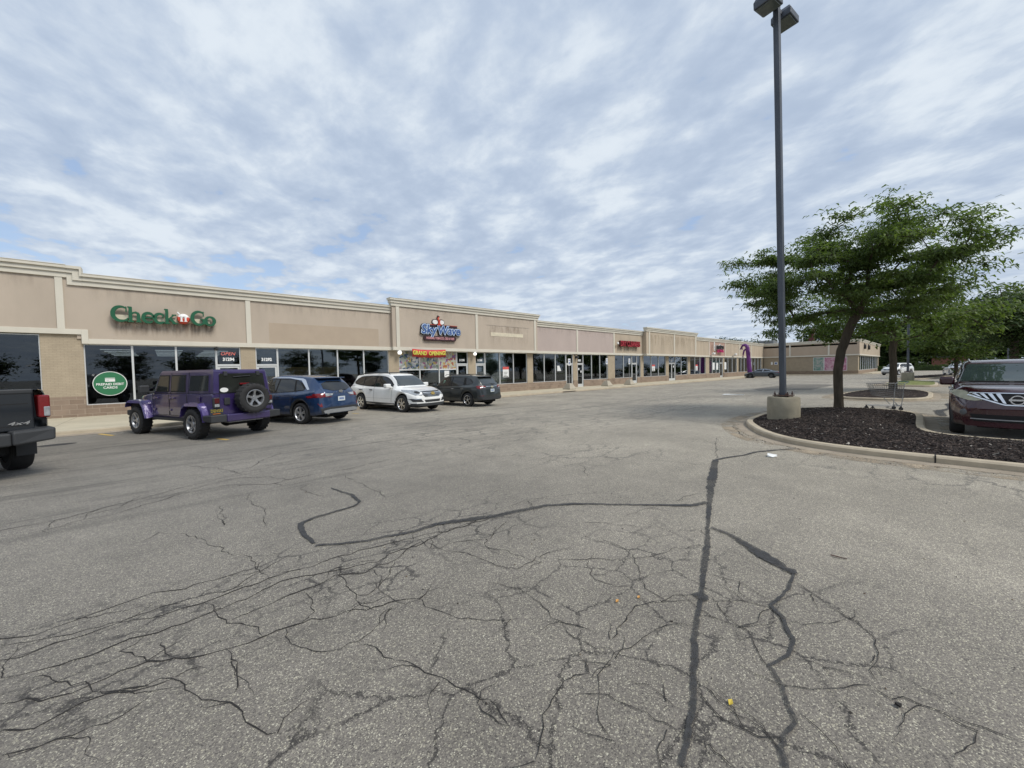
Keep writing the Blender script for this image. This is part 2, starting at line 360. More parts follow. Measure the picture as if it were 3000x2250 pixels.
def mulch_mat():
    m = bpy.data.materials.new('mulch'); m.use_nodes = True; t = NT(m.node_tree)
    g = t.add('ShaderNodeNewGeometry'); p = g.outputs['Position']
    wv = t.noise(p, 3.0, 3, .6)
    pw = t.add('ShaderNodeVectorMath', {0: p, 1: t.add('ShaderNodeVectorMath', {0: (wv, 1), 3: .4}, operation='SCALE').outputs[0]}, operation='ADD').outputs[0]
    v1 = t.add('ShaderNodeTexVoronoi', {'Vector': t.map(pw, scale=(1, 2.6, 1), rot=(0, 0, .5)), 'Scale': 16.0})
    v2 = t.add('ShaderNodeTexVoronoi', {'Vector': t.map(pw, scale=(3.0, 1, 1), rot=(0, 0, -.4)), 'Scale': 13.0})
    c1 = t.add('ShaderNodeSeparateColor', {0: (v1, 'Color')}); c2 = t.add('ShaderNodeSeparateColor', {0: (v2, 'Color')})
    a = t.math('MULTIPLY', t.math('ADD', (c1, 0), (c2, 1)), .5)
    colr = t.ramp(a, [(0, (.012, .009, .009)), (.45, (.036, .028, .026)), (.75, (.075, .058, .05)), (.9, (.13, .10, .085)), (1, (.24, .2, .17))])
    h = t.math('ADD', (v1, 0), (v2, 0))
    b = t.add('ShaderNodeBsdfPrincipled', {'Base Color': colr, 'Roughness': .95, 'Specular IOR Level': .15, 'Normal': t.add('ShaderNodeBump', {'Strength': 1.0, 'Distance': .03, 'Height': h})})
    t.add('ShaderNodeOutputMaterial', {0: b}); return m
MULCH = mulch_mat()
GRASS = mat('grass', (.15, .165, .05), .95, var=.35, vs=6, bump=.8, bs=60, detail=7)
FARLAND = mat('far_ground', (.08, .10, .045), .95, var=.3, vs=.1)
CR=[(16,[(-0.85,4.02),(-0.65,3.9),(-0.52,3.95),(-0.35,3.99),(-0.16,4.01),(0.12,3.91),(0.34,3.89),(0.52,3.87)]),
(18,[(-0.79,3.69),(-0.69,3.63),(-0.55,3.68),(-0.31,3.67),(-0.08,3.6),(0.17,3.57),(0.54,3.62),(0.79,3.6),(1.14,3.63),(1.6,3.56),(2.04,3.42),(2.96,3.33)]),
(20,[(-0.74,3.46),(-0.63,3.43),(-0.39,3.37),(-0.23,3.38),(0.01,3.36),(0.23,3.4),(0.53,3.47),(0.65,3.49),(1.01,3.4),(1.31,3.32),(1.71,3.3),(2.31,3.4),(2.85,3.34)]),
(20,[(-0.69,3.19),(-0.53,3.09),(-0.3,3.03),(-0.14,3.07),(0.09,2.91),(0.24,2.86),(0.39,2.84),(0.68,2.81),(0.87,2.71),(1.07,2.63),(1.31,2.51)]),
(18,[(-0.64,2.95),(-0.51,2.9),(-0.4,2.94),(-0.31,2.93),(-0.13,2.81),(-0.02,2.79)]),
(12,[(-0.6,2.74),(-0.5,2.68),(-0.43,2.69),(-0.29,2.62),(-0.2,2.69),(-0.13,2.72)]),
(12,[(-0.83,3.9),(-0.68,3.81),(-0.48,3.74),(-0.29,3.68),(-0.15,3.69),(-0.08,3.73),(0.25,3.66),(0.54,3.8)]),
(14,[(-0.31,2.94),(-0.02,2.77),(0.0,2.61),(0.1,2.46),(0.19,2.37),(0.25,2.18),(0.32,2.02)]),
(12,[(-0.61,3.34),(-0.49,3.17),(-0.35,2.98),(-0.27,2.89),(-0.2,2.83)]),
(12,[(-0.27,3.29),(-0.16,3.09),(-0.02,2.97)]),
(14,[(0.19,3.4),(0.27,3.17),(0.41,2.97),(0.39,2.84)]),
(16,[(0.27,3.17),(0.52,3.23),(0.68,3.24),(0.97,3.28),(1.21,3.15),(1.42,3.16),(1.79,3.36),(1.78,3.17)]),
(12,[(0.21,2.89),(0.22,2.72),(0.22,2.55),(0.2,2.43)]),
(12,[(-0.06,3.24),(-0.04,3.03)]),
(12,[(1.03,3.42),(0.99,3.21),(0.99,3.01),(1.0,2.89),(0.99,2.74),(1.04,2.58)]),
(10,[(0.52,2.83),(0.54,2.65),(0.6,2.46),(0.7,2.37),(0.82,2.37),(0.98,2.44),(1.12,2.54)]),
(12,[(0.82,2.36),(0.88,2.16),(0.98,1.93),(1.02,1.76),(1.09,1.59),(1.15,1.46),(1.12,1.31)]),
(10,[(1.31,2.51),(1.31,2.32),(1.43,2.14),(1.54,1.99),(1.65,1.88)]),
(10,[(0.67,2.86),(0.73,3.03),(0.7,3.22)]),
(10,[(1.0,2.89),(1.08,2.83),(1.18,2.89),(1.42,3.16)]),
(9,[(1.18,3.28),(1.22,2.99),(1.16,2.77),(1.22,2.56),(1.31,2.51)]),
(9,[(1.78,3.17),(2.03,3.07),(2.28,2.96),(2.72,3.18)]),
(9,[(1.77,3.46),(1.82,3.07),(1.99,2.72),(2.04,2.34)]),
(9,[(-0.11,5.54),(0.14,5.17),(0.24,4.96),(0.28,4.71),(0.4,4.4),(0.5,4.23),(0.54,4.02),(0.54,3.8),(0.57,3.57)]),
(12,[(-1.41,6.88),(-1.02,6.9),(-0.68,7.09),(-0.41,7.19),(0.0,7.46),(0.44,7.68),(0.96,7.94),(1.42,8.04),(2.04,8.05),(2.6,8.05),(3.5,8.11),(4.66,8.58),(5.46,7.94),(6.64,7.42)]),
(12,[(-1.34,6.53),(-1.03,6.55),(-0.74,6.72),(-0.4,6.8),(0.05,7.12),(0.57,7.2),(1.16,6.77),(1.57,6.9),(2.21,6.87),(2.92,6.99),(3.93,6.96)]),
(10,[(-0.87,6.85),(-0.49,7.02),(-0.1,7.13),(0.31,7.38),(0.73,7.58),(1.22,7.27),(1.41,6.78),(1.93,6.94)]),
(8,[(0.15,9.49),(0.52,8.86),(0.84,8.06),(0.99,7.7)]),
(8,[(0.75,6.14),(0.78,5.62),(0.8,5.18),(0.73,4.88)]),
(8,[(2.11,6.55),(2.08,5.67),(2.14,5.15),(2.08,4.86),(2.62,4.87)]),
(8,[(1.4,6.19),(1.46,5.69),(1.6,5.48)]),
(8,[(0.41,6.11),(0.43,5.55),(0.42,5.27)]),
(9,[(-2.16,13.47),(-0.98,13.77),(0.34,13.77)]),
(10,[(-1.99,11.03),(-0.93,10.64),(-0.32,10.53),(0.65,10.79)]),
(9,[(0.98,8.14),(1.7,9.32),(2.73,9.73),(4.07,10.29),(5.48,10.36),(7.21,10.46),(9.17,10.22)]),
(9,[(1.19,8.16),(1.94,8.44),(3.02,9.01),(4.34,8.93),(6.05,9.37),(7.86,8.77)]),
(8,[(4.48,7.05),(4.42,6.43),(4.54,5.83),(4.95,5.54)]),
(8,[(4.6,6.17),(5.05,5.35),(5.17,4.76),(5.14,4.0),(4.63,3.38)]),
(8,[(6.01,4.16),(6.31,3.68),(6.52,3.04),(6.74,2.55)]),
(9,[(5.44,7.29),(6.51,7.45),(7.38,7.41),(8.41,7.71),(9.01,8.37)]),
(9,[(2.14,2.83),(2.24,2.67),(2.28,2.44),(2.34,2.26)]),
(9,[(1.94,2.64),(2.13,2.34),(2.39,2.33),(2.64,2.02),(2.9,1.79),(3.05,1.69),(3.33,1.6),(3.62,1.46)]),
(9,[(3.1,2.19),(3.07,2.0),(3.03,1.77),(2.68,1.55),(2.56,1.34),(2.53,1.29),(2.72,1.11)]),
(9,[(2.66,2.0),(2.49,1.83),(2.5,1.63),(2.57,1.51)]),
(10,[(1.82,2.33),(1.93,2.04),(1.89,1.83),(1.85,1.64),(1.92,1.49),(1.96,1.37)]),
(10,[(1.85,1.64),(1.8,1.5),(1.82,1.34),(1.89,1.29),(1.84,1.21)]),
(12,[(2.52,1.28),(2.35,1.38),(2.23,1.38),(2.06,1.38),(1.95,1.32)]),
(10,[(2.44,1.02),(2.28,1.13),(2.13,1.19),(1.95,1.21),(1.78,1.2),(1.68,1.19),(1.55,1.1),(1.5,1.04),(1.41,0.95)]),
(12,[(1.72,1.32),(1.64,1.25),(1.49,1.31),(1.38,1.28),(1.27,1.25),(1.19,1.17),(1.09,1.12)]),
(10,[(1.64,1.25),(1.67,1.19)]),
(12,[(1.09,1.51),(1.1,1.41),(1.12,1.31)]),
(10,[(1.49,1.21),(1.56,1.11),(1.62,0.96),(1.63,0.81),(1.66,0.74)]),
(9,[(1.76,1.09),(1.78,0.99),(1.77,0.88),(1.77,0.83)]),
(10,[(2.55,1.05),(2.61,0.96),(2.62,0.83),(2.52,0.7),(2.4,0.63),(2.39,0.6)]),
(10,[(2.85,1.07),(2.71,0.93),(2.62,0.83),(2.77,0.77),(3.02,0.74)]),
(9,[(2.78,1.05),(2.95,0.89),(3.02,0.74)]),
(9,[(3.49,0.72),(3.38,0.59),(3.32,0.46),(3.24,0.35),(3.08,0.25),(2.91,0.22),(2.78,0.22),(2.69,0.19)]),
(8,[(2.92,0.62),(3.08,0.45),(3.22,0.37)]),
(10,[(2.31,0.5),(2.43,0.37),(2.61,0.2),(2.6,0.11),(2.64,0.03),(2.66,-0.09),(2.63,-0.14),(2.69,-0.26)]),
(9,[(2.63,-0.14),(2.45,-0.09),(2.36,-0.07)]),
(12,[(1.99,0.83),(1.97,0.73),(1.93,0.56),(1.91,0.45),(1.88,0.42)]),
(12,[(1.96,0.82),(1.9,0.68),(1.89,0.57),(1.91,0.5),(1.97,0.45)]),
(9,[(2.16,0.41),(2.14,0.33),(2.09,0.27),(2.02,0.24)]),
(10,[(1.67,0.72),(1.7,0.65),(1.67,0.58)]),
(9,[(2.56,0.51),(2.59,0.4),(2.55,0.34)]),
(8,[(3.15,1.19),(3.2,1.0),(3.13,0.83),(3.1,0.76)]),
(8,[(3.27,2.59),(3.46,2.25),(3.73,1.9),(3.71,1.79),(3.95,1.59)]),
(8,[(2.65,3.15),(2.51,3.1),(2.38,2.98),(2.21,2.99)]),
(8,[(3.78,2.33),(4.18,2.25),(4.26,2.23)]),
(8,[(3.04,3.46),(3.34,3.46),(3.7,3.37),(4.0,3.21),(4.27,3.08)]),
(8,[(4.63,2.16),(4.92,2.14),(5.12,2.07)]),
(14,[(13.12,3.83),(11.54,3.85),(10.31,3.22),(9.91,2.89)]),
(10,[(12.14,7.06),(12.19,5.68),(11.69,3.9)]),
(9,[(7.26,2.65),(8.67,3.16),(9.64,3.46)])]
TR=[([0.028,0.045,0.034,0.07,0.045,0.065,0.1,0.155,0.14,0.11],[(1.52,0.69),(1.68,0.73),(1.88,0.79),(2.07,0.87),(2.39,1.0),(2.79,1.12),(3.42,1.33),(4.42,1.69),(5.67,2.13),(7.16,2.62)]),
([0.07,0.06,0.05,0.09,0.08,0.02],[(7.16,2.62),(7.5,2.54),(7.91,2.39),(8.36,2.32),(8.93,2.01),(9.16,1.86)]),
([0.09,0.07,0.05,0.05,0.07,0.08,0.1,0.12,0.09,0.07,0.05,0.05],[(4.83,1.86),(4.6,1.94),(4.15,2.42),(3.68,2.95),(3.38,3.17),(3.06,3.26),(2.69,3.36),(2.15,3.61),(1.83,3.63),(1.44,3.74),(1.14,3.9),(1.01,3.99)]),
([0.04,0.06,0.075,0.06,0.045,0.04,0.065,0.035,0.02],[(1.02,4.05),(1.0,4.37),(1.05,4.7),(1.24,4.79),(1.48,4.81),(1.68,4.84),(1.8,4.96),(1.82,5.32),(1.72,5.87)]),
([0.04,0.06,0.08,0.11,0.15,0.13,0.03],[(4.09,1.54),(4.02,1.32),(3.86,1.09),(3.73,0.9),(3.67,0.82),(3.65,0.78),(3.66,0.75)]),
([0.02,0.025,0.03,0.025,0.03,0.035,0.03,0.028,0.022,0.025,0.02,0.024,0.022,0.03],[(3.64,0.75),(3.34,0.72),(3.03,0.75),(2.93,0.65),(2.72,0.56),(2.56,0.55),(2.4,0.6),(2.31,0.53),(2.18,0.47),(2.1,0.43),(1.97,0.44),(1.91,0.44),(1.86,0.41),(1.82,0.4)])]
# ================================================================== GROUND
def struct(o): o['kind'] = 'structure'; return o
def axis(*segs):
    r = []
    for a, b, st in segs:
        x = a
        while x < b-1e-6: r.append(x); x += st
    r.append(segs[-1][1]); return r
gx = axis((-400, -60, 40), (-60, -6, 6), (-6, 20, .65), (20, 100, 4), (100, 180, 10), (180, 1500, 120))
gy = axis((-900, -90, 60), (-90, -6, 7), (-6, 21, .9), (21, 60, 6), (60, 900, 60))
mb = MB(); mb.v = [(x, y, zlot(x, y)) for x in gx for y in gy]
ny = len(gy); mb.f = [(i*ny+j, (i+1)*ny+j, (i+1)*ny+j+1, i*ny+j+1) for i in range(len(gx)-1) for j in range(ny-1)]; mb.m = [0]*len(mb.f)
struct(mb.build('parking_lot', ASPHALT, smooth=True))
def sheet(name, poly, mtl, dz):
    "a thin sheet draped on the lot"
    bm = bmesh.new(); bm.faces.new([bm.verts.new((x, y, 0)) for x, y in poly])
    bmesh.ops.triangulate(bm, faces=bm.faces)
    for _ in range(4):
        es = [e for e in bm.edges if e.calc_length() > 1.0]
        if not es: break
        bmesh.ops.subdivide_edges(bm, edges=es, cuts=1); bmesh.ops.triangulate(bm, faces=bm.faces)
    for v in bm.verts: v.co.z = zlot(v.co.x, v.co.y)+dz
    me = bpy.data.meshes.new(name); bm.to_mesh(me); bm.free(); me.materials.append(mtl)
    o = bpy.data.objects.new(name, me); COL.objects.link(o); return o
struct(sheet('asphalt_patch', [(31.2, 8.5), (33.3, 9.5), (38, 9.35), (43.0, 9.1), (42.4, 7.2), (41.3, 5.7), (36, 5.8), (32.4, 5.75)], PATCH, .006))
struct(sheet('asphalt_patch', [(22.5, 10.2), (29.5, 12.2), (31.0, 8.4), (32.2, 5.7), (26.5, 6.0), (23.6, 8.0)], asphalt('asphalt_patch_worn', .88, False), .005))
# cracks and tar-filled seams
rc = random.Random(11)
def ribbon(mb, pts, wfun, dz, jit=.012, step=.035, rag=.35):
    out = []; L = 0
    # resample with jitter
    dense = []
    for (x0, y0), (x1, y1) in zip(pts, pts[1:]):
        d = hypot(x1-x0, y1-y0); n = max(1, int(d/step))
        for i in range(n): dense.append((x0+(x1-x0)*i/n, y0+(y1-y0)*i/n))
    dense.append(pts[-1]); N = len(dense)
    jx = jy = 0; path = []
    for i, (x, y) in enumerate(dense):
        jx = jx*.72+rc.gauss(0, jit*.75); jy = jy*.72+rc.gauss(0, jit*.75)
        e = 1 if 0 < i < N-1 else .3
        path.append((x+jx*e, y+jy*e))
    vs = []
    for i, (x, y) in enumerate(path):
        a = path[max(0, i-1)]; b = path[min(N-1, i+1)]; dx, dy = b[0]-a[0], b[1]-a[1]; l = hypot(dx, dy) or 1
        wd = wfun(i/(N-1 or 1))*.5
        wl = wd*(1+rc.uniform(-rag, rag)); wr = wd*(1+rc.uniform(-rag, rag))
        z = zlot(x, y)+dz
        vs += [(x-dy/l*wl, y+dx/l*wl, z), (x+dy/l*wr, y-dx/l*wr, z)]
    mb.add(vs, [(2*i, 2*i+1, 2*i+3, 2*i+2) for i in range(N-1)])
mb = MB()
for k, (wd, pts) in enumerate(CR):
    d = hypot(*pts[len(pts)//2]); far = .75+d*.13
    ph = rc.uniform(0, 9)
    ribbon(mb, pts, lambda s: wd*.001*.50*far*(.35+.65*abs(sin(s*11+ph)))*min(1, s*12+.25, (1-s)*12+.25), .0030+.00006*k, jit=.011+.002*d, step=.028+.006*d, rag=.45)
    # hairline side branches
    for _ in range(int(len(pts)*.35)):
        i = rc.randrange(len(pts)); x, y = pts[i]; a = rc.uniform(0, 2*pi); l = rc.uniform(.12, .35)*(1+d*.08)
        q = [(x, y)]
        for _k in range(3): a += rc.uniform(-.7, .7); x += cos(a)*l/3; y += sin(a)*l/3; q.append((x, y))
        ribbon(mb, q, lambda s: .0045*(1.1-s)*far, .0030+.00006*k+.00003, jit=.008, step=.03)
struct(mb.build('pavement_cracks', CRACK))
mb = MB()
for k, (ws, pts) in enumerate(TR):
    wp = [(i/(len(ws)-1), a) for i, a in enumerate(ws)]
    ribbon(mb, pts, lambda s: interp(wp, s)*.80, .0085+.0006*k, jit=.004, step=.03, rag=.22)
for (x, y), r in [(TR[-2][1][5], .042), (TR[0][1][5], .045)]:
    mb.add([(x+cos(a)*r*rc.uniform(.7, 1.25), y+sin(a)*r*1.3*rc.uniform(.7, 1.2), zlot(x, y)+.0132) for a in [i*pi/7 for i in range(14)]], [tuple(range(14))])
ribbon(mb, [(17.6, -0.1), (19.5, 0.0), (20.6, -.25), (22.8, -.3), (24.3, -.55)], lambda s: .16+.08*sin(s*9), .009, jit=.01, step=.08)
ribbon(mb, [(27.5, -.5), (31, -.55), (36, -.6)], lambda s: .14, .009, jit=.01, step=.1)
ribbon(mb, [(17.7, -.1), (18.6, .9), (20.2, 1.3), (21.8, .9), (22.6, -.2)], lambda s: .05, .0095, jit=.02, step=.1)
struct(mb.build('crack_sealant', SEAL))
YEL = mat('faded_yellow_paint', (.50, .34, .09), .85, var=.45, vs=25, detail=8)
for k, (x, y, l) in enumerate([(-1.18, 15.9, .9), (2.35, 15.7, .5), (1.15, 12.3, .5), (6.1, 16.6, .4)]):
    a = rad(112); dx, dy = cos(a), sin(a); px, py = -dy*.05, dx*.05
    struct(sheet('parking_stripe', [(x-px, y-py), (x+dx*l-px, y+dy*l-py), (x+dx*l+px, y+dy*l+py), (x+px, y+py)], YEL, .005))
struct(sheet('manhole_stain', [(-2.1+.35*cos(i*pi/8), 14.9+.2*sin(i*pi/8)) for i in range(16)], SEAL, .005))
# ---------------------------------------------------------------- sidewalk in front of the shops
KP = [(-60, 17.3), (-20, 17.3), (-1, 17.3), (1.5, 17.4), (4, 17.9), (6.6, 18.7), (10, 19.6), (14, 20.3), (20, 20.5), (85.5, 20.6), (87, 20.3), (87.8, 19.3), (88.0, 17.8), (88.0, 8.6), (88.3, 7.5), (89.3, 7.0), (91, 6.9), (128, 6.9)]
BP = [(-60, 24.6), (-20, 24.6), (-1, 24.6), (1.5, 24.6), (4, 24.6), (6.6, 24.6), (10, 24.6), (14, 24.6), (20, 24.6), (85.5, 24.6), (89.9, 24.4), (89.95, 23.7), (89.95, 17.8), (89.95, 10.2), (89.95, 9.5), (90.2, 9.5), (91, 9.5), (128, 9.5)]
def zside(x): return interp([(-10, .12), (-2, .085), (20, -.1), (50, -.115), (80, -.2), (140, -.2)], x)
mb = MB(); kb = MB(); gut = MB()
P = []
for i in range(len(KP)-1):
    n = max(1, int(hypot(KP[i+1][0]-KP[i][0], KP[i+1][1]-KP[i][1])/3))
    for k in range(n):
        t = k/n; P.append(((KP[i][0]+(KP[i+1][0]-KP[i][0])*t, KP[i][1]+(KP[i+1][1]-KP[i][1])*t), (BP[i][0]+(BP[i+1][0]-BP[i][0])*t, BP[i][1]+(BP[i+1][1]-BP[i][1])*t)))
P.append((KP[-1], BP[-1]))
rows = []; kr = []; gr = []
for i, (k, b) in enumerate(P):
    d = Vector((b[0]-k[0], b[1]-k[1])); dn = d.normalized(); zk = zlot(*k)
    kt = zk+.13
    if k[0] < 0: kt = .11
    i1 = (k[0]+dn.x*.16, k[1]+dn.y*.16)
    rows.append([(i1[0], i1[1], kt-.002), (i1[0]+(b[0]-i1[0])*.5, i1[1]+(b[1]-i1[1])*.5, (kt+zside(b[0]))/2+.01), (b[0], b[1], zside(b[0])), (b[0], b[1], -.6)])
    kr.append([(k[0]-dn.x*.03, k[1]-dn.y*.03, zk-.05), (k[0], k[1], kt-.02), (k[0]+dn.x*.02, k[1]+dn.y*.02, kt), (i1[0], i1[1], kt+.001), (i1[0], i1[1], kt-.3)])
    g0 = (k[0]-dn.x*.5, k[1]-dn.y*.5)
    gr.append([(g0[0], g0[1], zlot(*g0)+.005), (k[0]+.0, k[1], zk+.007)])
def loft(mb, R):
    n = len(R[0]); mb.add([p for r in R for p in r], [(i*n+j, (i+1)*n+j, (i+1)*n+j+1, i*n+j+1) for i in range(len(R)-1) for j in range(n-1)])
loft(mb, rows); loft(kb, kr); loft(gut, gr)
struct(mb.build('sidewalk', WALK)); struct(kb.build('sidewalk_kerb', KERB)); struct(gut.build('sidewalk_gutter', GUTTER))
# storm drain slot in the kerb
mb = MB(); mb.box(24.0, 25.6, 20.40, 20.56, -.205, -.165); struct(mb.build('storm_drain', CRACK))
# ---------------------------------------------------------------- planted islands
def smooth_poly(poly, it=2):
    for _ in range(it):
        q = []
        for i in range(len(poly)):
            a, b = poly[i], poly[(i+1) % len(poly)]
            q += [(a[0]*.75+b[0]*.25, a[1]*.75+b[1]*.25), (a[0]*.25+b[0]*.75, a[1]*.25+b[1]*.75)]
        poly = q
    return poly
def offset_poly(poly, d):
    n = len(poly); area = sum(poly[i][0]*poly[(i+1) % n][1]-poly[(i+1) % n][0]*poly[i][1] for i in range(n)); sg = 1 if area > 0 else -1
    out = []
    for i in range(n):
        a, b, c = poly[i-1], poly[i], poly[(i+1) % n]
        d1 = Vector((b[0]-a[0], b[1]-a[1])).normalized(); d2 = Vector((c[0]-b[0], c[1]-b[1])).normalized(); dd = (d1+d2)
        dd = dd.normalized() if dd.length > .2 else d1
        out.append((b[0]-dd.y*sg*d, b[1]+dd.x*sg*d))
    return out
def island(poly, fill, name, top=.12, hump=.10, gutter=True, seed=1):
    poly = smooth_poly(poly, 2); r = random.Random(seed)
    inner = offset_poly(poly, .16); mid = offset_poly(poly, .03); outer = offset_poly(poly, -.26)
    kb = MB(); n = len(poly); vs = []
    for i in range(n):
        x, y = poly[i]; z = zlot(x, y)
        vs += [(x, y, z-.05), (x, y, z+top-.03), (*mid[i], z+top), (*inner[i], z+top+.002), (*inner[i], z-.1)]
    kb.add(vs, [(i*5+j, ((i+1) % n)*5+j, ((i+1) % n)*5+j+1, i*5+j+1) for i in range(n) for j in range(4)])
    struct(kb.build(name+'_kerb', KERB))
    if gutter:
        gb = MB(); vs = []
        for i in range(n): vs += [(*outer[i], zlot(*outer[i])+.005), (*poly[i], zlot(*poly[i])+.012)]
        gb.add(vs, [(i*2, ((i+1) % n)*2, ((i+1) % n)*2+1, i*2+1) for i in range(n)])
        struct(gb.build(name+'_gutter', GUTTER))
        far = offset_poly(poly, -.62); db = MB(); vs = []
        for i in range(n): vs += [(*far[i], zlot(*far[i])+.004), (*outer[i], zlot(*outer[i])+.0045)]
        db.add(vs, [(i*2, ((i+1) % n)*2, ((i+1) % n)*2+1, i*2+1) for i in range(n)])
        struct(db.build(name+'_silt', DIRT))
        if name == 'mulch_bed' and seed == 1:      # joints where the kerb was cast in lengths
            jb = MB()
            for (jx, jy, ang) in [(9.30, .02, 0), (9.32, -3.1, 0)]:
                M_ = Matrix.Translation((jx, jy, zlot(jx, jy))) @ Matrix.Rotation(ang, 4, 'Z'); jb.box(-.03, .17, -.009, .009, .0, top+.004, 0, M_)
            struct(jb.build('kerb_joint', CRACK))
    bm = bmesh.new(); f = bm.faces.new([bm.verts.new((x, y, 0)) for x, y in inner]); bmesh.ops.triangulate(bm, faces=[f])
    for _ in range(5):
        es = [e for e in bm.edges if e.calc_length() > .28]
        if not es: break
        bmesh.ops.subdivide_edges(bm, edges=es, cuts=1); bmesh.ops.triangulate(bm, faces=bm.faces)
    bd = [Vector(p) for p in inner]
    for v in bm.verts:
        dmin = min((Vector((v.co.x, v.co.y))-b).length for b in bd)
        v.co.z = zlot(v.co.x, v.co.y)+top-.012+hump*ss(0, 1.3, dmin)+r.uniform(-.012, .012)*min(1, dmin*6)
    me = bpy.data.meshes.new(name); bm.to_mesh(me); bm.free(); me.materials.append(fill); o = bpy.data.objects.new(name, me); COL.objects.link(o)
    return o
ISL1 = [(9.32, -16), (9.32, -6), (9.30, -.9), (9.27, .2), (9.30, 1.25), (9.62, 2.1), (10.3, 2.75), (11.2, 3.25), (12.3, 3.72), (13.6, 3.85), (15.2, 3.85), (16.8, 3.55), (17.7, 2.9), (18.1, 1.9), (17.9, .9), (17.2, .35), (16.0, .25), (14.0, .22), (12.9, .15), (12.35, -.15), (12.3, -1.0), (12.35, -6), (12.35, -16)]
tag(island(ISL1, MULCH, 'mulch_bed'), kind='structure')
tag(island([(23.8, 3.3), (26.5, 3.5), (29.5, 3.2), (32.2, 2.6), (32.9, 1.8), (32.2, .9), (30.0, .2), (27, .15), (24.8, .2), (23.7, .9), (23.3, 2.1)], MULCH, 'mulch_bed', seed=2), kind='structure')
tag(island([(38.3, 2.7), (42, 2.9), (46.6, 2.7), (47.4, 2.2), (47.4, .5), (46.8, .1), (42, 0), (39, .05), (38.2, .6)], GRASS, 'grass_bed', seed=3), kind='structure')
tag(island([(55, 3.0), (60, 2.6), (66, 1.5), (74, -.6), (73, -1.6), (66, -.8), (60, .2), (55.5, .8), (54.5, 2.0)], MULCH, 'mulch_bed', seed=4), kind='structure')
# loose wood chips over the near mulch bed
def poly_in(poly, x, y):
    c = False
    for i in range(len(poly)):
        (x1, y1), (x2, y2) = poly[i-1], poly[i]
        if (y1 > y) != (y2 > y) and x < (x2-x1)*(y-y1)/(y2-y1)+x1: c = not c
    return c
chips = MB(); rr = random.Random(5); inn = offset_poly(smooth_poly(ISL1, 2), .2); bdv = [Vector(p) for p in inn]
cnt = 0
while cnt < 10500:
    x = rr.uniform(9.4, 18); y = rr.uniform(-4.5, 3.8)
    if rr.random() > .45+.55*(x < 13): continue
    if not poly_in(inn, x, y): continue
    dmin = min((Vector((x, y))-b).length for b in bdv)
    z = zlot(x, y)+.108+.10*ss(0, 1.3, dmin)+.012
    l = rr.uniform(.010, .042); wd = rr.uniform(.004, .010); a = rr.uniform(0, pi)
    Mx = Matrix.Translation((x, y, z+rr.uniform(0, .012))) @ Matrix.Rotation(a, 4, 'Z') @ Matrix.Rotation(rr.uniform(-.5, .5), 4, 'Y')
    mi = 0 if rr.random() < .62 else (1 if rr.random() < .965 else 2)
    chips.box(-l, l, -wd, wd, -.004, .004, mi, Mx); cnt += 1
tag(chips.build('wood_chips', [mat('chip_dark', (.022, .016, .014), .9, var=.4, vs=20), mat('chip_brown', (.075, .055, .045), .9, var=.4, vs=20), mat('chip_pale', (.42, .38, .33), .8, var=.3, vs=20)]), kind='stuff')
# ================================================================== SHOPPING CENTRE
B = thing('shopping_centre', 'long single storey tan stucco shopping centre with cream cornices, brick piers and dark shop windows', 'building', (0, 23.7, 0))
YF = 23.7
def part(mb, name, m, parent=None, **kw):
    "the building's parts are modelled in world coordinates"
    o = mb.build(name, m, parent or B, **kw)
    p = parent or B
    o.location = -Vector(p.location) if p is B else (0, 0, 0)
    return o
def bpart(mb, name, m, **kw): return part(mb, name, m, B, **kw)
ZS, ZB, ZP, ZT, ZT2, ZP2 = 3.1, 3.31, 5.47, 5.95, 6.40, 5.92
def cornice(x0, x1, zt, yb=0.0, ends=(0, 0)):
    "three stepped mouldings and a metal cap"
    mb = MB(); y = YF-yb; h = zt-(.47+.0)
    for (za, zb, pr) in [(0, .195, .07), (.195, .36, .13), (.36, .47, .20)]:
        mb.box(x0-ends[0]*pr, x1+ends[1]*pr, y-pr, y+.30, h+za, h+zb)
    mb.box(x0-ends[0]*.215, x1+ends[1]*.215, y-.215, y+.33, zt+.001, zt+.028)
    bpart(mb, 'cornice', TRIM, bevel=.008)
def panel(x0, x1, z0, z1, m, yb=0.0):
    mb = MB(); mb.box(x0, x1, YF-yb, YF+.3, z0, z1); return bpart(mb, 'stucco_panel', m)
def pilaster(x0, x1, z0, z1, yb=0.0):
    mb = MB(); mb.box(x0, x1, YF-yb-.05, YF-yb+.02, z0, z1); bpart(mb, 'pilaster', TRIM, bevel=.008)
def band(x0, x1, z0=ZS, z1=ZB, yb=0.0):
    mb = MB(); mb.box(x0, x1, YF-yb-.06, YF+.32, z0, z1); bpart(mb, 'band', TRIM, bevel=.01)
# upper storey: left raised part
panel(-24, -3.12, 3.69, 5.76, STUCCO); panel(-2.93, -2.62, 3.69, 5.76, STUCCO); panel(-3.12, -2.93, 3.69, 5.76, STUCCO)
panel(-2.62, 3.17, ZB, ZP, STUCCO)
for x in (-21.5, -15.3, -9.2): pilaster(x-.1, x+.1, 3.69, 5.76)
pilaster(-3.13, -2.92, 3.69, 5.76)
cornice(-24, -2.80, 6.23); cornice(-2.38, 10.96, ZT)
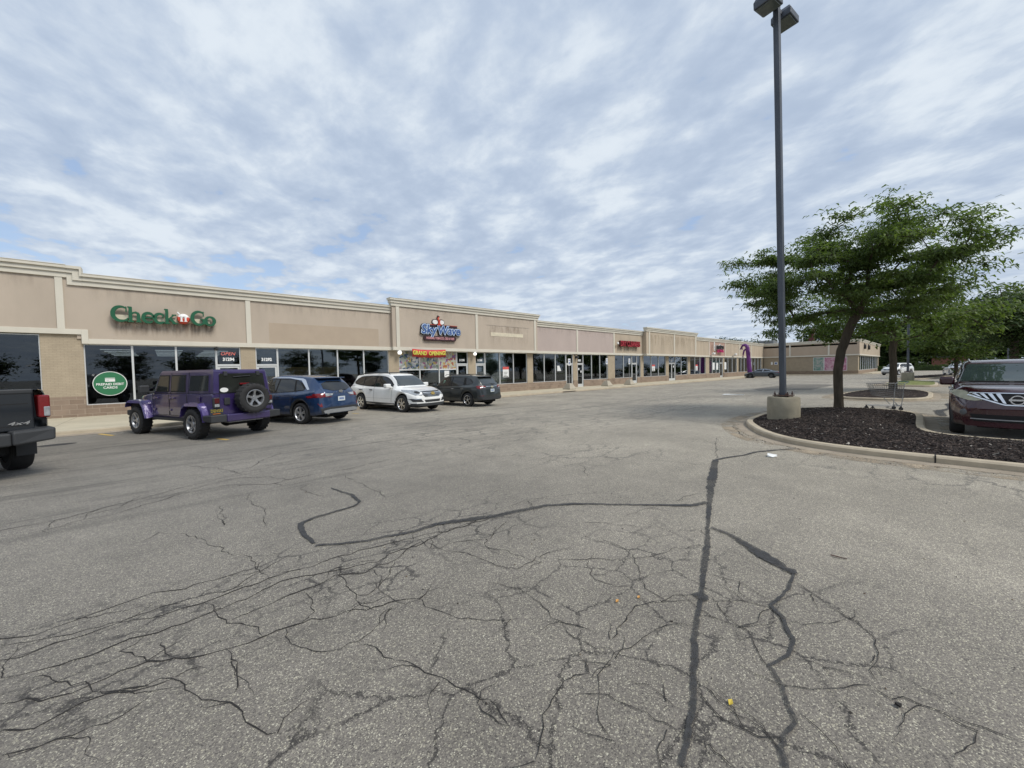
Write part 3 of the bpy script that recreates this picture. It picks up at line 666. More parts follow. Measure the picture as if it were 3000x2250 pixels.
# the three mouldings step down like stairs where the parapet drops
for pr, xv0, xv1, zu0, zu1, zl0, zl1 in [(.07, -2.80, -2.64, 5.76, 5.955, 5.48, 5.675), (.13, -2.64, -2.44, 5.955, 6.12, 5.675, 5.84), (.20, -2.44, -2.381, 6.12, 6.23, 5.84, 5.95)]:
    mb = MB(); y0, y1 = YF-pr, YF+.3
    poly = [(-2.80, zu0), (-2.80, zu1), (xv1, zu1), (xv1, zl1), (-2.38, zl1), (-2.38, zl0), (xv0, zl0), (xv0, zu0)] if pr != .07 else [(-2.80, zl0), (-2.80, zu1), (xv1, zu1), (xv1, zl1), (-2.38, zl1), (-2.38, zl0)]
    n_ = len(poly); mb.add([(x, y0, z) for x, z in poly]+[(x, y1, z) for x, z in poly], [tuple(range(n_)), tuple(range(n_, 2*n_))[::-1]]+[(i, (i+1) % n_, n_+(i+1) % n_, n_+i) for i in range(n_)])
    bpart(mb, 'cornice', TRIM)
panel(-2.62, -2.40, 5.47, 5.9, TRIM)
band(-24, -2.49, 3.48, 3.69); band(-2.30, 10.96)
mb = MB(); mb.box(-2.492, -2.298, YF-.063, YF+.3, 3.1, 3.688); bpart(mb, 'band', TRIM, bevel=.01)
panel(3.17, 10.92, ZB, ZP, STUCCO); pilaster(3.17, 3.38, ZB, ZP)
mb = MB(); mb.box(4.17, 10.1, YF-.004, YF, 3.34, 4.42); bpart(mb, 'sign_ghost', STUCCO_PATCH)
# raised middle part
panel(10.92, 24.21, ZB, ZP2, STUCCO, .25); cornice(10.92, 24.21, ZT2, .25, (1, 1)); band(10.90, 24.23, yb=.25)
for a, b_ in [(11.17, 11.40), (17.51, 17.73), (23.78, 23.99)]: pilaster(a, b_, ZB, ZP2, .25)
mb = MB(); mb.box(19.0, 22.46, YF-.262, YF-.25, 4.37, 4.66); bpart(mb, 'sign_ghost', mat('bare_backer_board', (.62, .56, .43), .9, var=.2, vs=3, detail=7))
panel(24.21, 29.97, ZB, ZP, STUCCO_PINK); panel(29.97, 36.3, ZB, ZP, STUCCO_PINK); panel(36.3, 42.4, ZB, ZP, STUCCO_WORN)
cornice(24.21, 42.4, ZT); band(24.23, 42.4)
for a, b_ in [(29.87, 30.11), (36.22, 36.47)]: pilaster(a, b_, ZB, ZP)
panel(42.4, 49.5, ZB, ZP2, STUCCO_WORN, .5); panel(49.5, 56.46, ZB, ZP2, STUCCO_WORN, .5)
cornice(42.4, 56.46, ZT2, .5, (1, 1)); band(42.38, 56.48, yb=.5)
for a, b_ in [(42.96, 43.2), (49.42, 49.67), (55.95, 56.28)]: pilaster(a, b_, ZB, ZP2, .5)
SIGNBK = mat('stucco_rose', (.42, .28, .22), .9, var=.06, vs=1.5, bump=.2, bs=180)
for a, b_, m in [(56.46, 62.25, STUCCO_WORN), (62.25, 68.85, SIGNBK), (68.85, 75.5, STUCCO_WORN), (75.5, 82.1, STUCCO_WORN), (82.1, 90.0, STUCCO_WORN)]: panel(a, b_, ZB, ZP, m)
for x in (62.25, 68.87, 75.5, 82.1): pilaster(x-.12, x+.12, ZB, ZP)
cornice(56.46, 89.74, ZT); band(56.48, 89.74)
# soffit shadow line, glazing plane, piers and plinth
YG = YF+.15
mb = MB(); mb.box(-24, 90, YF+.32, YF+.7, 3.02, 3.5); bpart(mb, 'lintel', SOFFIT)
def pier(x0, x1, zt=3.1, blk=.55):
    mb = MB(); mb.box(x0, x1, YF+.05, YF+.45, blk, zt); bpart(mb, 'brick_pier', BRICK)
    mb = MB(); mb.box(x0, x1, YF+.02, YF+.47, -.5, blk); bpart(mb, 'block_plinth', BLOCK)
def plinth(x0, x1, z=.55):
    mb = MB(); mb.box(x0, x1, YF+.04, YF+.47, -.5, z); bpart(mb, 'block_plinth', BLOCK)
def frame_box(mb, x0, x1, z0, z1, t, y0, y1):
    mb.box(x0, x1, y0, y1, z0, z0+t); mb.box(x0, x1, y0, y1, z1-t, z1); mb.box(x0, x0+t, y0, y1, z0+t, z1-t); mb.box(x1-t, x1, y0, y1, z0+t, z1-t)
def window(x0, x1, z0=.55, z1=3.1, g=None, t=.035):
    mb = MB(); frame_box(mb, x0, x1, z0, z1, t, YG-.05, YG+.05)
    f = bpart(mb, 'window', ALU)
    mb = MB(); mb.box(x0+t, x1-t, YG+.01, YG+.016, z0+t, z1-t)
    p = mb.build('pane', g or GLASS, f); return f
def door(x0, x1, zb, g=None, double=False, num=None):
    zt = 2.24
    mb = MB(); frame_box(mb, x0, x1, zb, 3.1, .045, YG-.06, YG+.06); mb.box(x0+.045, x1-.045, YG-.058, YG+.058, zt-.09, zt)
    f = bpart(mb, 'door', ALU)
    mb = MB(); mb.box(x0+.045, x1-.045, YG+.01, YG+.016, zt, 3.055); mb.build('transom_pane', g or GLASS, f)
    leaves = [(x0+.05, x1-.05)] if not double else [(x0+.05, (x0+x1)/2-.005), ((x0+x1)/2+.005, x1-.05)]
    for k, (a, b_) in enumerate(leaves):
        mb = MB(); frame_box(mb, a, b_, zb+.02, zt-.1, .085, YG-.03, YG+.03); mb.box(a+.085, b_-.085, YG-.03, YG+.03, zb+.1, zb+.28); mb.build('door_leaf', ALU, f)
        mb = MB(); mb.box(a+.085, b_-.085, YG+.004, YG+.01, zb+.28, zt-.185); mb.build('pane', g or GLASS, f)
        hx = b_-.06 if not (double and k == 1) else a+.06
        mb = MB(); mb.tube([(hx, YG-.03, zb+.95), (hx, YG-.10, zb+.95), (hx, YG-.10, zb+1.25), (hx, YG-.03, zb+1.25)], .012); mb.tube([(a+.09, YG-.05, zb+1.02), (b_-.09, YG-.05, zb+1.02)], .012); mb.build('handle', METALG, f)
    if num:
        mb = MB(); add_text(mb, num, .21, wall_M((x0+x1)/2, YG+.002, 2.48), depth=.004, bold=.012, sx=.85, space=1.05); mb.build('house_number', PAPER, f)
    return f
# bay by bay, left to right (metres along the front)
for a, b_ in [(-13.5, -11.8), (-11.8, -10.1)]: window(a, b_, .5, 3.45)
pier(-10.1, -9.0, 3.45, .93); pier(-24, -13.5, 3.45, .93)
for a, b_ in [(-9.0, -7.2), (-7.2, -5.4), (-5.4, -3.62)]: window(a, b_, .5, 3.45, GLASS_D)
plinth(-9.0, -3.62, .5)
pier(-3.62, -2.47, 3.47, .93); plinth(-2.47, 1.91)
for a, b_ in [(-2.47, -1.03), (-1.03, .42), (.42, 1.90)]: window(a, b_, g=GLASS_D)
door(1.90, 2.89, .07, GLASS_D, num='31294'); pier(2.89, 3.53)
door(3.53, 4.53, .06, num='31292'); plinth(4.53, 10.75)
for a, b_ in [(4.53, 6.07), (6.07, 7.61), (7.61, 9.16), (9.16, 10.75)]: window(a, b_)
pier(10.75, 11.45)
plinth(11.45, 16.0)
for a, b_ in [(11.45, 12.98), (12.98, 14.50), (14.50, 16.0)]: window(a, b_)
door(16.0, 17.0, -.05, GLASS_D, num='31290'); pier(17.0, 17.7); door(17.7, 18.65, -.06, num='31288')
plinth(18.65, 23.22)
for a, b_ in [(18.65, 20.15), (20.15, 21.65), (21.65, 23.22)]: window(a, b_)
pier(23.22, 23.9); plinth(23.9, 28.4)
for a, b_ in [(23.9, 25.4), (25.4, 26.9), (26.9, 28.4)]: window(a, b_)
door(28.4, 29.42, -.1); pier(29.42, 30.08); door(30.08, 31.05, -.1, GLASS_D); plinth(31.05, 35.3)
for a, b_ in [(31.05, 32.47), (32.47, 33.9), (33.9, 35.3)]: window(a, b_)
pier(35.3, 36.6); plinth(36.6, 40.16)
for a, b_ in [(36.6, 38.42), (38.42, 40.16)]: window(a, b_)
door(40.16, 41.25, -.1, GLASS_D); window(41.25, 42.05); plinth(41.25, 42.05); pier(42.05, 42.7); plinth(42.7, 48.4)
for a, b_ in [(42.7, 44.6), (44.6, 46.5), (46.5, 48.4)]: window(a, b_)
pier(48.4, 49.15); door(49.15, 51.1, -.11, GLASS_D, double=True); plinth(51.1, 54.9)
for a, b_ in [(51.1, 52.95), (52.95, 54.9)]: window(a, b_)
pier(54.9, 55.66); plinth(55.66, 61.15)
for a, b_ in [(55.66, 57.4), (57.4, 59.2), (59.2, 61.15)]: window(a, b_)
pier(61.15, 62.45); plinth(62.45, 66.85)
for a, b_ in [(62.45, 63.9), (63.9, 65.4), (65.4, 66.85)]: window(a, b_)
door(66.85, 68.1, -.15); pier(68.1, 68.75); plinth(68.75, 74.6)
for a, b_ in [(68.75, 70.6), (70.6, 72.6), (72.6, 74.6)]: window(a, b_)
pier(74.6, 75.4); plinth(75.4, 80.5)
for a, b_ in [(75.4, 77.0), (77.0, 78.7), (78.7, 80.5)]: window(a, b_)
pier(80.5, 81.7); door(81.7, 82.9, -.18); plinth(82.9, 88.6)
for a, b_ in [(82.9, 84.8), (84.8, 86.7), (86.7, 88.6)]: window(a, b_)
pier(88.6, 89.74)
# rooms behind the glass
mb = MB(); mb.box(-24, 89.6, YG+.35, 33, -.55, -.12); bpart(mb, 'shop_floor', INTF)
mb = MB(); mb.box(-24, 89.6, 32.5, 32.7, -.2, 3.5)
for x in (-3.05, 3.2, 11.1, 17.35, 23.55, 29.75, 35.9, 42.35, 48.75, 55.25, 61.8, 68.4, 75.0, 81.2): mb.box(x-.08, x+.08, YG+.35, 32.5, -.2, 3.6)
bpart(mb, 'partition', INTW)
mb = MB(); mb.box(-24, 89.6, YG+.3, 33, 3.45, 3.6); bpart(mb, 'shop_ceiling', INTW)
mb = MB()
for x in (-1.6, .2, 2.0):
    for y in (25.0, 26.6, 28.2, 29.8, 31.4): mb.box(x-.5, x+.5, y-.09, y+.09, 2.93, 2.96)
for x in (63.3, 66): mb.box(x-.5, x+.5, 26, 26.3, 3.40, 3.43)
bpart(mb, 'ceiling_lamp', TUBELIT)
mb = MB(); mb.box(-24.4, 89.74, YF+.3, 50, 5.0, 5.3); mb.box(-24.4, -24, YF, 50, -.5, 5.9); mb.box(-24.4, 124, 49.7, 50, -.5, 5.9); mb.box(89.74, 124, 9.6, 50, 5.0, 5.3)
bpart(mb, 'roof', CONC_OLD)
mb = MB(); mb.box(4.63, 7.55, YG+.03, YG+.06, .55, 2.08); bpart(mb, 'paper_cover', KRAFT)
# goods behind the smoke shop window
def graphic(name, stops, sc=5.0):
    m = bpy.data.materials.new(name); m.use_nodes = True; t = NT(m.node_tree); g = t.add('ShaderNodeNewGeometry')
    p = (g, 'Position'); wv = t.noise(p, 2.5, 2, .5)
    pw = t.add('ShaderNodeVectorMath', {0: p, 1: t.add('ShaderNodeVectorMath', {0: (wv, 1), 3: .5}, operation='SCALE').outputs[0]}, operation='ADD').outputs[0]
    v = t.add('ShaderNodeTexVoronoi', {'Vector': pw, 'Scale': sc}); s = t.add('ShaderNodeSeparateColor', {0: (v, 'Color')})
    b = t.add('ShaderNodeBsdfPrincipled', {'Base Color': t.ramp((s, 0), stops, 'CONSTANT'), 'Roughness': .4}); t.add('ShaderNodeOutputMaterial', {0: b}); return m
GR1 = graphic('window_graphic', [(0, (.30, .32, .30)), (.25, (.05, .10, .20)), (.4, (.16, .22, .16)), (.55, (.45, .35, .12)), (.68, (.42, .45, .50)), (.8, (.30, .10, .22)), (.9, (.55, .55, .5))], 6)
GR2 = graphic('window_graphic_fruit', [(0, (.42, .46, .36)), (.3, (.45, .28, .10)), (.5, (.48, .46, .42)), (.62, (.30, .07, .06)), (.75, (.20, .08, .25)), (.88, (.40, .40, .34))], 8)
for a, b_, m in [(11.49, 12.94, GR1), (13.02, 14.46, GR1), (14.54, 15.96, GR2)]:
    mb = MB(); mb.box(a, b_, YG-.004, YG+.004, 1.85, 3.06); bpart(mb, 'window_graphic', m)
    mb = MB(); mb.box(a, b_, YG-.006, YG+.006, 1.79, 1.86); bpart(mb, 'window_graphic', PAPER)
for a, b_, m in [(18.7, 23.2, mat('grey_board', (.12, .125, .118), .9, var=.1)), (55.7, 61.1, mat('dim_board', (.12, .11, .125), .9, var=.1)), (72.7, 74.5, KRAFT)]:
    mb = MB(); mb.box(a, b_, YG+.30, YG+.33, .4, 3.2); bpart(mb, 'backing_board', m)
BL = mat('strip_blind', (.30, .32, .31), .8, var=.3, vs=2)
for a, b_ in [(51.9, 52.6), (69.6, 72.3), (75.5, 80.2), (83.0, 88.4)]:
    mb = MB(); x = a
    while x < b_: mb.box(x, x+.28, YG+.12, YG+.13, .6, 3.0); x += .42
    bpart(mb, 'strip_blind', BL)
mb = MB(); SHELF = graphic('shop_goods', [(0, (.02, .02, .02)), (.35, (.30, .05, .04)), (.5, (.03, .03, .04)), (.7, (.3, .3, .32)), (.85, (.05, .05, .06))], 9)
mb.box(12.6, 13.9, 24.5, 24.9, -.1, 1.75); bpart(mb, 'display_shelf', SHELF)
# ---------------------------------------------------------------- wing that closes the far end
XW = 89.74
def yz(x0, x1, y0, y1, z0, z1, name, m, bevel=0):
    mb = MB(); mb.box(x0, x1, y0, y1, z0, z1); return bpart(mb, name, m, bevel=bevel)
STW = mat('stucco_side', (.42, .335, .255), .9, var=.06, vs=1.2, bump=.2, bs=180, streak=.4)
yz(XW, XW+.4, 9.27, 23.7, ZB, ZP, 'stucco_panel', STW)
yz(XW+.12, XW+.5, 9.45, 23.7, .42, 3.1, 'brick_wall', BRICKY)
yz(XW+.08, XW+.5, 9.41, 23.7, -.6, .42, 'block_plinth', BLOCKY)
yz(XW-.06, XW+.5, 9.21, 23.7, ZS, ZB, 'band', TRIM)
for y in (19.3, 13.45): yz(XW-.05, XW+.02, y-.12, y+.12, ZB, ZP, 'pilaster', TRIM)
mb = MB()
for (za, zb, pr) in [(0, .195, .07), (.195, .36, .13), (.36, .47, .20)]: mb.box(XW-pr, XW+.4, 9.27-pr, 23.7-pr, 5.465+za, 5.48+zb)
for (za, zb, pr) in [(0, .195, .07), (.195, .36, .13), (.36, .47, .20)]: mb.box(XW+.4, 124, 9.27-pr, 9.27+.3, 5.465+za, 5.48+zb)
bpart(mb, 'cornice', TRIM)
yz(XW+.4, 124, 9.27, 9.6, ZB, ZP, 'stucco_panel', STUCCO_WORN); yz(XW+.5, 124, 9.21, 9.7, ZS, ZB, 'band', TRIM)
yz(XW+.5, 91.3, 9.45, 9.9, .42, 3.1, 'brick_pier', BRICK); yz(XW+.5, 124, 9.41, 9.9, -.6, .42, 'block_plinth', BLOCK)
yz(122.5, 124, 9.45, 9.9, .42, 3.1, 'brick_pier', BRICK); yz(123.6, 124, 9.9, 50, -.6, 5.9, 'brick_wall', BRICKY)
WYG = 9.6
x = 91.3
while x < 122:
    x1 = min(x+3.12, 122.5)
    mb = MB(); frame_box(mb, x, x1, .42, 3.1, .06, WYG-.05, WYG+.05); f = bpart(mb, 'window', ALU)
    mb = MB(); mb.box(x+.06, x1-.06, WYG, WYG+.01, .48, 3.04); mb.build('pane', GLASS, f); x += 3.12
mb = MB(); mb.box(91, 123, 10.3, 10.4, .4, 3.1); bpart(mb, 'window_blind', mat('pale_blind', (.42, .45, .47), .8, var=.3, vs=1.2))
for k, x in enumerate((95.5, 101.5)):
    o = thing('wall_lamp', ['dark round lamp on the end wall nearer the corner', 'dark round lamp further along the end wall'][k], 'lamp', (x, 9.2, 4.7), group='dark round lamps on the end wall')
    mb = MB(); mb.lathe([(.02, -.28), (.42, -.25), (.45, .05), (.3, .30), (.02, .34)], 12, 'Y'); mb.build('lamp_head', DARKM, o, smooth=True)
    mb = MB(); mb.box(-.1, .1, -.05, .07, .2, .6); mb.build('bracket', DARKM, o)
# rooftop things
o = thing('rooftop_unit', 'grey ventilation unit on the roof where the two wings meet', 'air conditioner', (92.2, 24.0, 5.3))
mb = MB(); mb.box(-.3, 2.2, -1.6, 1.6, 0, 1.45); mb.build('housing', METALG, o, bevel=.03)
mb = MB()
for k in range(6): mb.box(-.34, -.3, -1.4, 1.4, .3+k*.17, .38+k*.17)
mb.build('louvre', DARKM, o)
o = thing('brick_chimney', 'dark red brick chimney above the roof behind the tree', 'chimney', (104, 18.5, 5.2))
mb = MB(); mb.box(-.5, .5, -.45, .45, 0, 4.0); mb.build('shaft', brick_mat('red_brick_dark', (.09, .028, .028), (.11, .035, .032), (.10, .06, .055), .2, .075, axis='YZ'), o); mb = MB(); mb.box(-.55, .55, -.5, .5, 4.0, 4.15); mb.build('cap', CONC_OLD, o)
o = thing('vent_pipe', 'thin white pipe standing beside the chimney', 'pipe', (103.0, 19.9, 5.2)); mb = MB(); mb.tube([(0, 0, 0), (0, 0, 3.6)], .09, 8); mb.build('pipe', PAPER, o); mb = MB(); mb.lathe([(.02, 3.78), (.16, 3.72), (.18, 3.6), (.02, 3.6)], 8); mb.build('cowl', METALG, o)
# ================================================================== SIGNS ON THE FRONT
GREEN = mat('sign_green', (.012, .10, .045), .35, var=.08); WHITEP = mat('white_paint', (.78, .78, .76), .4, var=.04)
ORED = mat('sign_red', (.60, .07, .035), .35); CREAM = mat('raceway_cream', (.62, .56, .43), .6)
def stroke(mb, pts, ws, depth, k, M, mi=0, slant=False):
    "one pen stroke: ribbon with varying width, extruded"
    n = len(pts); w_ = ws if isinstance(ws, (list, tuple)) else [ws]*n; vs = []
    for i, (x, y) in enumerate(pts):
        a, b_ = pts[max(0, i-1)], pts[min(n-1, i+1)]; dx, dy = b_[0]-a[0], b_[1]-a[1]; l = hypot(dx, dy) or 1; h = w_[i]/2
        for sgn in (1, -1):
            px, py = x-dy/l*h*sgn, y+dx/l*h*sgn
            vs += [(px, py, 0), (px, py, depth+k*.0015)]
    fs = []
    for i in range(n-1):
        o = i*4; p = o+4; fs += [(o+1, o+3, p+3, p+1), (o, p, p+2, o+2), (o, o+1, p+1, p), (o+2, p+2, p+3, o+3)]
    fs += [(0, 2, 3, 1), (n*4-4, n*4-3, n*4-1, n*4-2)]
    mb.add(vs, fs, mi, M)
def arc(cx, cy, rx, ry, a0, a1, n=14): return [(cx+rx*cos(rad(a0+(a1-a0)*i/n)), cy+ry*sin(rad(a0+(a1-a0)*i/n))) for i in range(n+1)]
def wv(n, lo, hi, p=1): return [lo+(hi-lo)*sin(pi*i/(n-1))**p for i in range(n)]
def glyph(mb, ch, x, y, s, D, M):
    "slab-serif capitals and lower case; s = cap height, x = left edge"
    k = [0]
    def S(pts, w): k[0] += 1; stroke(mb, [(x+px*s, y+py*s) for px, py in pts], [q*s for q in w] if isinstance(w, list) else w*s, D, k[0], M)
    T, t = .165, .08
    if ch == 'C' or ch == 'G':
        S(arc(.46, .5, .38, .46, 52, 310, 22), wv(23, .07, .21, .8))
        S([(.70, .98), (.70, .64)], .06)
        if ch == 'G': S([(.72, .44), (.72, .08)], .17); S([(.52, .42), (.90, .42)], .07)
        else: S([(.70, .02), (.76, .24)], [.05, .09])
    if ch == 'h':
        S([(.17, .03), (.17, .99)], T); S([(.04, .96), (.2, .96)], t); S([(.03, .03), (.32, .03)], t)
        S([(.22, .50), (.30, .60), (.42, .63), (.52, .57), (.55, .45), (.55, .03)], [.05, .10, .13, .16, .17, .17]); S([(.42, .03), (.69, .03)], t)
    if ch == 'e':
        S(arc(.33, .33, .26, .31, 0, 318, 20), wv(21, .08, .19, .7)); S([(.14, .34), (.60, .34)], .075)
    if ch == 'c':
        S(arc(.33, .33, .26, .31, 48, 318, 18), wv(19, .10, .19, .7)); S([(.46, .50), (.52, .47)], .16)
    if ch == 'k':
        S([(.17, .03), (.17, .99)], T); S([(.04, .96), (.2, .96)], t); S([(.03, .03), (.32, .03)], t)
        S([(.22, .27), (.52, .60)], .08); S([(.32, .36), (.56, .05)], .16); S([(.42, .61), (.66, .61)], t); S([(.44, .03), (.72, .03)], t)
    if ch == 'o': S(arc(.34, .33, .25, .30, 0, 360, 22), [.10+.10*abs(cos(rad(350*i/22))) for i in range(23)])
    if ch == 'n':
        S([(.16, .03), (.16, .62)], T); S([(.03, .60), (.2, .60)], t); S([(.03, .03), (.30, .03)], t)
        S([(.22, .48), (.32, .60), (.46, .60), (.52, .45), (.52, .03)], [.06, .12, .16, .17, .17]); S([(.40, .03), (.66, .03)], t)
o = thing('shop_sign', 'green Check n Go channel letters with a red and white ball on the stucco', 'sign', (-1.6, 23.6, 4.08))
Lx = lambda x: x+1.6
def SM(x, z, y=0.0): return Matrix.Translation((x, y, z)) @ Matrix.Rotation(pi/2, 4, 'X')
mb = MB(); mb.box(.08, 3.3, -.02, .10, .10, .30); mb.build('raceway', CREAM, o)
for ch, x0, sx in [('C', -1.60, .70), ('h', -1.12, .66), ('e', -.66, .62), ('c', -.285, .62), ('k', .055, .66), ('G', 1.00, .70), ('o', 1.485, .66)]:
    mb = MB(); glyph(mb, ch, 0, 0, .66, .14, SM(Lx(x0), 0, -.03)); mb.build('letter', GREEN, o)
mb = MB(); mb.lathe([(.001, -.24), (.12, -.23), (.20, -.19), (.235, -.10), (.235, .08)], 28, 'Y'); 
for i, p in enumerate(mb.v): pass
ball = mb.build('ball', [ORED, WHITEP], o, smooth=True); ball.location = (2.335, 0, .26)
for p in ball.data.polygons:
    if p.center.z > .06+.02*sin(p.center.x*20): p.material_index = 1
mb = MB(); glyph(mb, 'n', 0, 0, .40, .03, SM(2.20, .12, -.235)); mb.build('letter', WHITEP, o)
mb = MB(); mb.tube([(2.13, -.1, .55), (2.21, -.12, .45)], [.035, .028], 8); mb.build('stalk', WHITEP, o, smooth=True)
# smoke shop sign
BLUE = mat('sign_blue', (.05, .11, .30), .3); MAROON = mat('sign_maroon', (.035, .012, .016), .4); PINKT = mat('sign_pink', (.66, .32, .34), .5); ICE = mat('sign_ice_blue', (.58, .70, .85), .3); NAVY = mat('sign_navy', (.015, .018, .04), .4)
o = thing('shop_sign', 'blue and white Sky Wave sign on a dark board with two white ovals on top', 'sign', (14.3, 23.4, 4.3))
mb = MB(); mb.box(-1.25, 1.55, 0, .12, .25, .62); mb.build('board', MAROON, o, bevel=.02)
mb = MB(); mb.box(-1.24, 1.54, -.012, 0, .60, .625); mb.build('board_edge', ORED, o)
for w_, dz, m, nm, sh in [('Sky', 0, 0, 'letters', .15), ('Wave', 0, 0, 'letters', .15)]:
    cx = -.83 if w_ == 'Sky' else .78; cz = .24 if w_ == 'Sky' else .22
    for m_, off, y_, dep in [(NAVY, .085, -.02, .12), (ICE, .055, -.09, .03), (BLUE, .012, -.115, .03)]:
        mb = MB(); add_text(mb, w_, .86 if w_ == 'Sky' else .80, SM(cx, cz, y_), depth=dep, bold=off, shear=.12, sx=.98 if w_ == 'Sky' else .98); mb.build('letters', m_, o)
mb = MB(); mb.lathe([(.001, -.02), (.19, -.02), (.20, .10)], 20, 'Y')
for s_, xx in ((1, -.27), (-1, .23)):
    q = mb.build('oval', WHITEP, o); q.location = (xx, -.02, .80); q.scale = (1.1, 1, .8)
    q2 = MB().lathe([(.001, .02), (.25, .02), (.25, .11)], 20, 'Y').build('oval_rim', MAROON, o); q2.location = (xx, 0, .80); q2.scale = (1.1, 1, .85)
mb = MB(); stroke(mb, [(-.07, .56), (0, .75), (-.03, .92), (-.10, 1.05), (.0, 1.16)], [.12, .07, .06, .10, .05], .08, 1, SM(0, 0, -.04)); stroke(mb, [(.10, .56), (.02, .78), (.06, .95)], [.07, .05, .05], .09, 1, SM(0, 0, -.04)); mb.build('emblem_stem', ORED, o)
mb = MB(); stroke(mb, [(-.16, 1.05), (-.06, 1.20), (.06, 1.15)], [.05, .14, .05], .07, 1, SM(0, 0, -.02)); mb.build('emblem_plume', MAROON, o)
mb = MB(); mb.prism([(p[0], p[1]) for p in arc(-1.08, 0, .16, .17, 90, 270, 8)+arc(1.22, 0, .16, .17, -90, 90, 8)], 0, .12, M=Matrix.Translation((0, .02, -.33)) @ Matrix.Rotation(pi/2, 4, 'X')); mb.build('tagline_board', MAROON, o, bevel=.01)
mb = MB(); add_text(mb, 'HOOKAH, TOBACCO, CBD & VAPE', .215, SM(.07, -.33, -.105), depth=.01, bold=.006, sx=.66); mb.build('tagline', PINKT, o)
# grand opening banner, slightly sagging
RED = mat('banner_red', (.50, .035, .03), .6, var=.1, vs=3); LEMON = mat('banner_yellow', (.62, .66, .10), .6)
o = thing('banner', 'red Grand Opening banner tied under the Sky Wave sign', 'banner', (13.4, 23.2, 2.95))
def sag(x): return -.05*(1-(x/1.27)**2)
mb = MB(); N = 24; rows_ = []
for i in range(N+1):
    x = -1.27+2.54*i/N; yy = -.04*sin(i*1.1)
    rows_.append([(x, yy, -.27+sag(x)+.02*sin(i*.9)), (x, yy-.015, sag(x)), (x, yy, .25+sag(x))])
loft(mb, rows_); bn = mb.build('cloth', RED, o, smooth=True); sm = bn.modifiers.new('thick', 'SOLIDIFY'); sm.thickness = .006
vs, fs = text_mesh('GRAND  OPENING!', .36, depth=.008, bold=.011, sx=.80)
mb = MB(); mb.add([(x, -.075-z, y+sag(x)) for x, y, z in vs], fs); mb.build('lettering', LEMON, o)
mb = MB(); mb.tube([(-1.27, 0, .22), (-1.4, .15, .32)], .006, 4); mb.tube([(1.27, 0, .22), (1.4, .15, .32)], .006, 4); mb.build('rope', WHITEP, o)
# dry cleaners
CRIM = mat('sign_crimson', (.36, .022, .035), .4, var=.2, vs=3); DKRED = mat('sign_return', (.07, .012, .012), .6)
o = thing('shop_sign', 'crimson Dry Cleaners letters streaked with rust on the tan stucco', 'sign', (39.2, 23.45, 4.33))
for m_, off, y_, dep in [(DKRED, .03, 0, .24), (CRIM, .02, -.14, .03)]:
    mb = MB(); add_text(mb, 'DRY CLEANERS', .84, SM(-.05, 0, y_), depth=dep, bold=off, sx=.70); mb.build('letters', m_, o)
mb = MB(); mb.lathe([(.001, -.02), (.12, -.02), (.12, .1)], 12, 'Y'); q = mb.build('dot', WHITEP, o); q.location = (-2.52, -.1, .05)
# rust and dirt below the letters and signs: stains with a shape of their own
def stain(name, x0, x1, z0, z1, c, y, seed, st=.34):
    m = bpy.data.materials.new(name); m.use_nodes = True; t = NT(m.node_tree); g = t.add('ShaderNodeNewGeometry')
    s = t.add('ShaderNodeSeparateXYZ', {0: (g, 'Position')})
    n = t.noise(t.map(g.outputs['Position'], scale=(1, 1, .18), loc=(seed, 0, 0)), 4.5, 5, .65)
    fz = t.mr((s, 2), z0, z1, 0, 1, True); fx = t.math('MULTIPLY', t.mr((s, 0), x0, x0+.3), t.mr((s, 0), x1, x1-.3))
    a = t.math('MULTIPLY', t.math('MULTIPLY', fz, fx), t.mr(n, .38, .70, 0, st))
    d = t.add('ShaderNodeBsdfPrincipled', {'Base Color': c, 'Roughness': .95}); tr = t.add('ShaderNodeBsdfTransparent')
    t.add('ShaderNodeOutputMaterial', {0: t.add('ShaderNodeMixShader', {0: a, 1: tr, 2: d})})
    mb = MB(); mb.box(x0, x1, y-.003, y-.002, z0, z1); bpart(mb, 'water_stain', m)
stain('rust_stain', 36.6, 41.6, 3.33, 4.2, (.17, .08, .04), YF, 3)
stain('dirt_stain', -1.65, 2.0, 3.34, 4.15, (.20, .14, .10), YF, 7)
stain('dirt_stain', 12.6, 16.0, 3.34, 4.3, (.27, .2, .15), YF-.25, 9, .2)
stain('dirt_stain', 43.2, 49.3, 3.4, 5.6, (.24, .18, .11), YF-.5, 5, .16)
stain('dirt_stain', 49.7, 55.9, 3.4, 5.6, (.24, .18, .11), YF-.5, 15, .16)
stain('dirt_stain', 18.6, 23.2, 3.4, 5.2, (.27, .2, .14), YF-.25, 25, .15)
for k, (a, b_, yy, zt_) in enumerate([(-2.3, 3.1, YF, ZP), (3.5, 10.8, YF, ZP), (11.5, 17.4, YF-.25, ZP2), (17.8, 23.7, YF-.25, ZP2), (24.3, 29.8, YF, ZP), (30.2, 36.1, YF, ZP), (-9.0, -3.2, YF, 5.76), (56.6, 62.1, YF, ZP), (69.0, 75.3, YF, ZP)]):
    stain('dirt_stain', a, b_, zt_-.75, zt_, (.25, .2, .15), yy-.001, 40+k*3, .07)
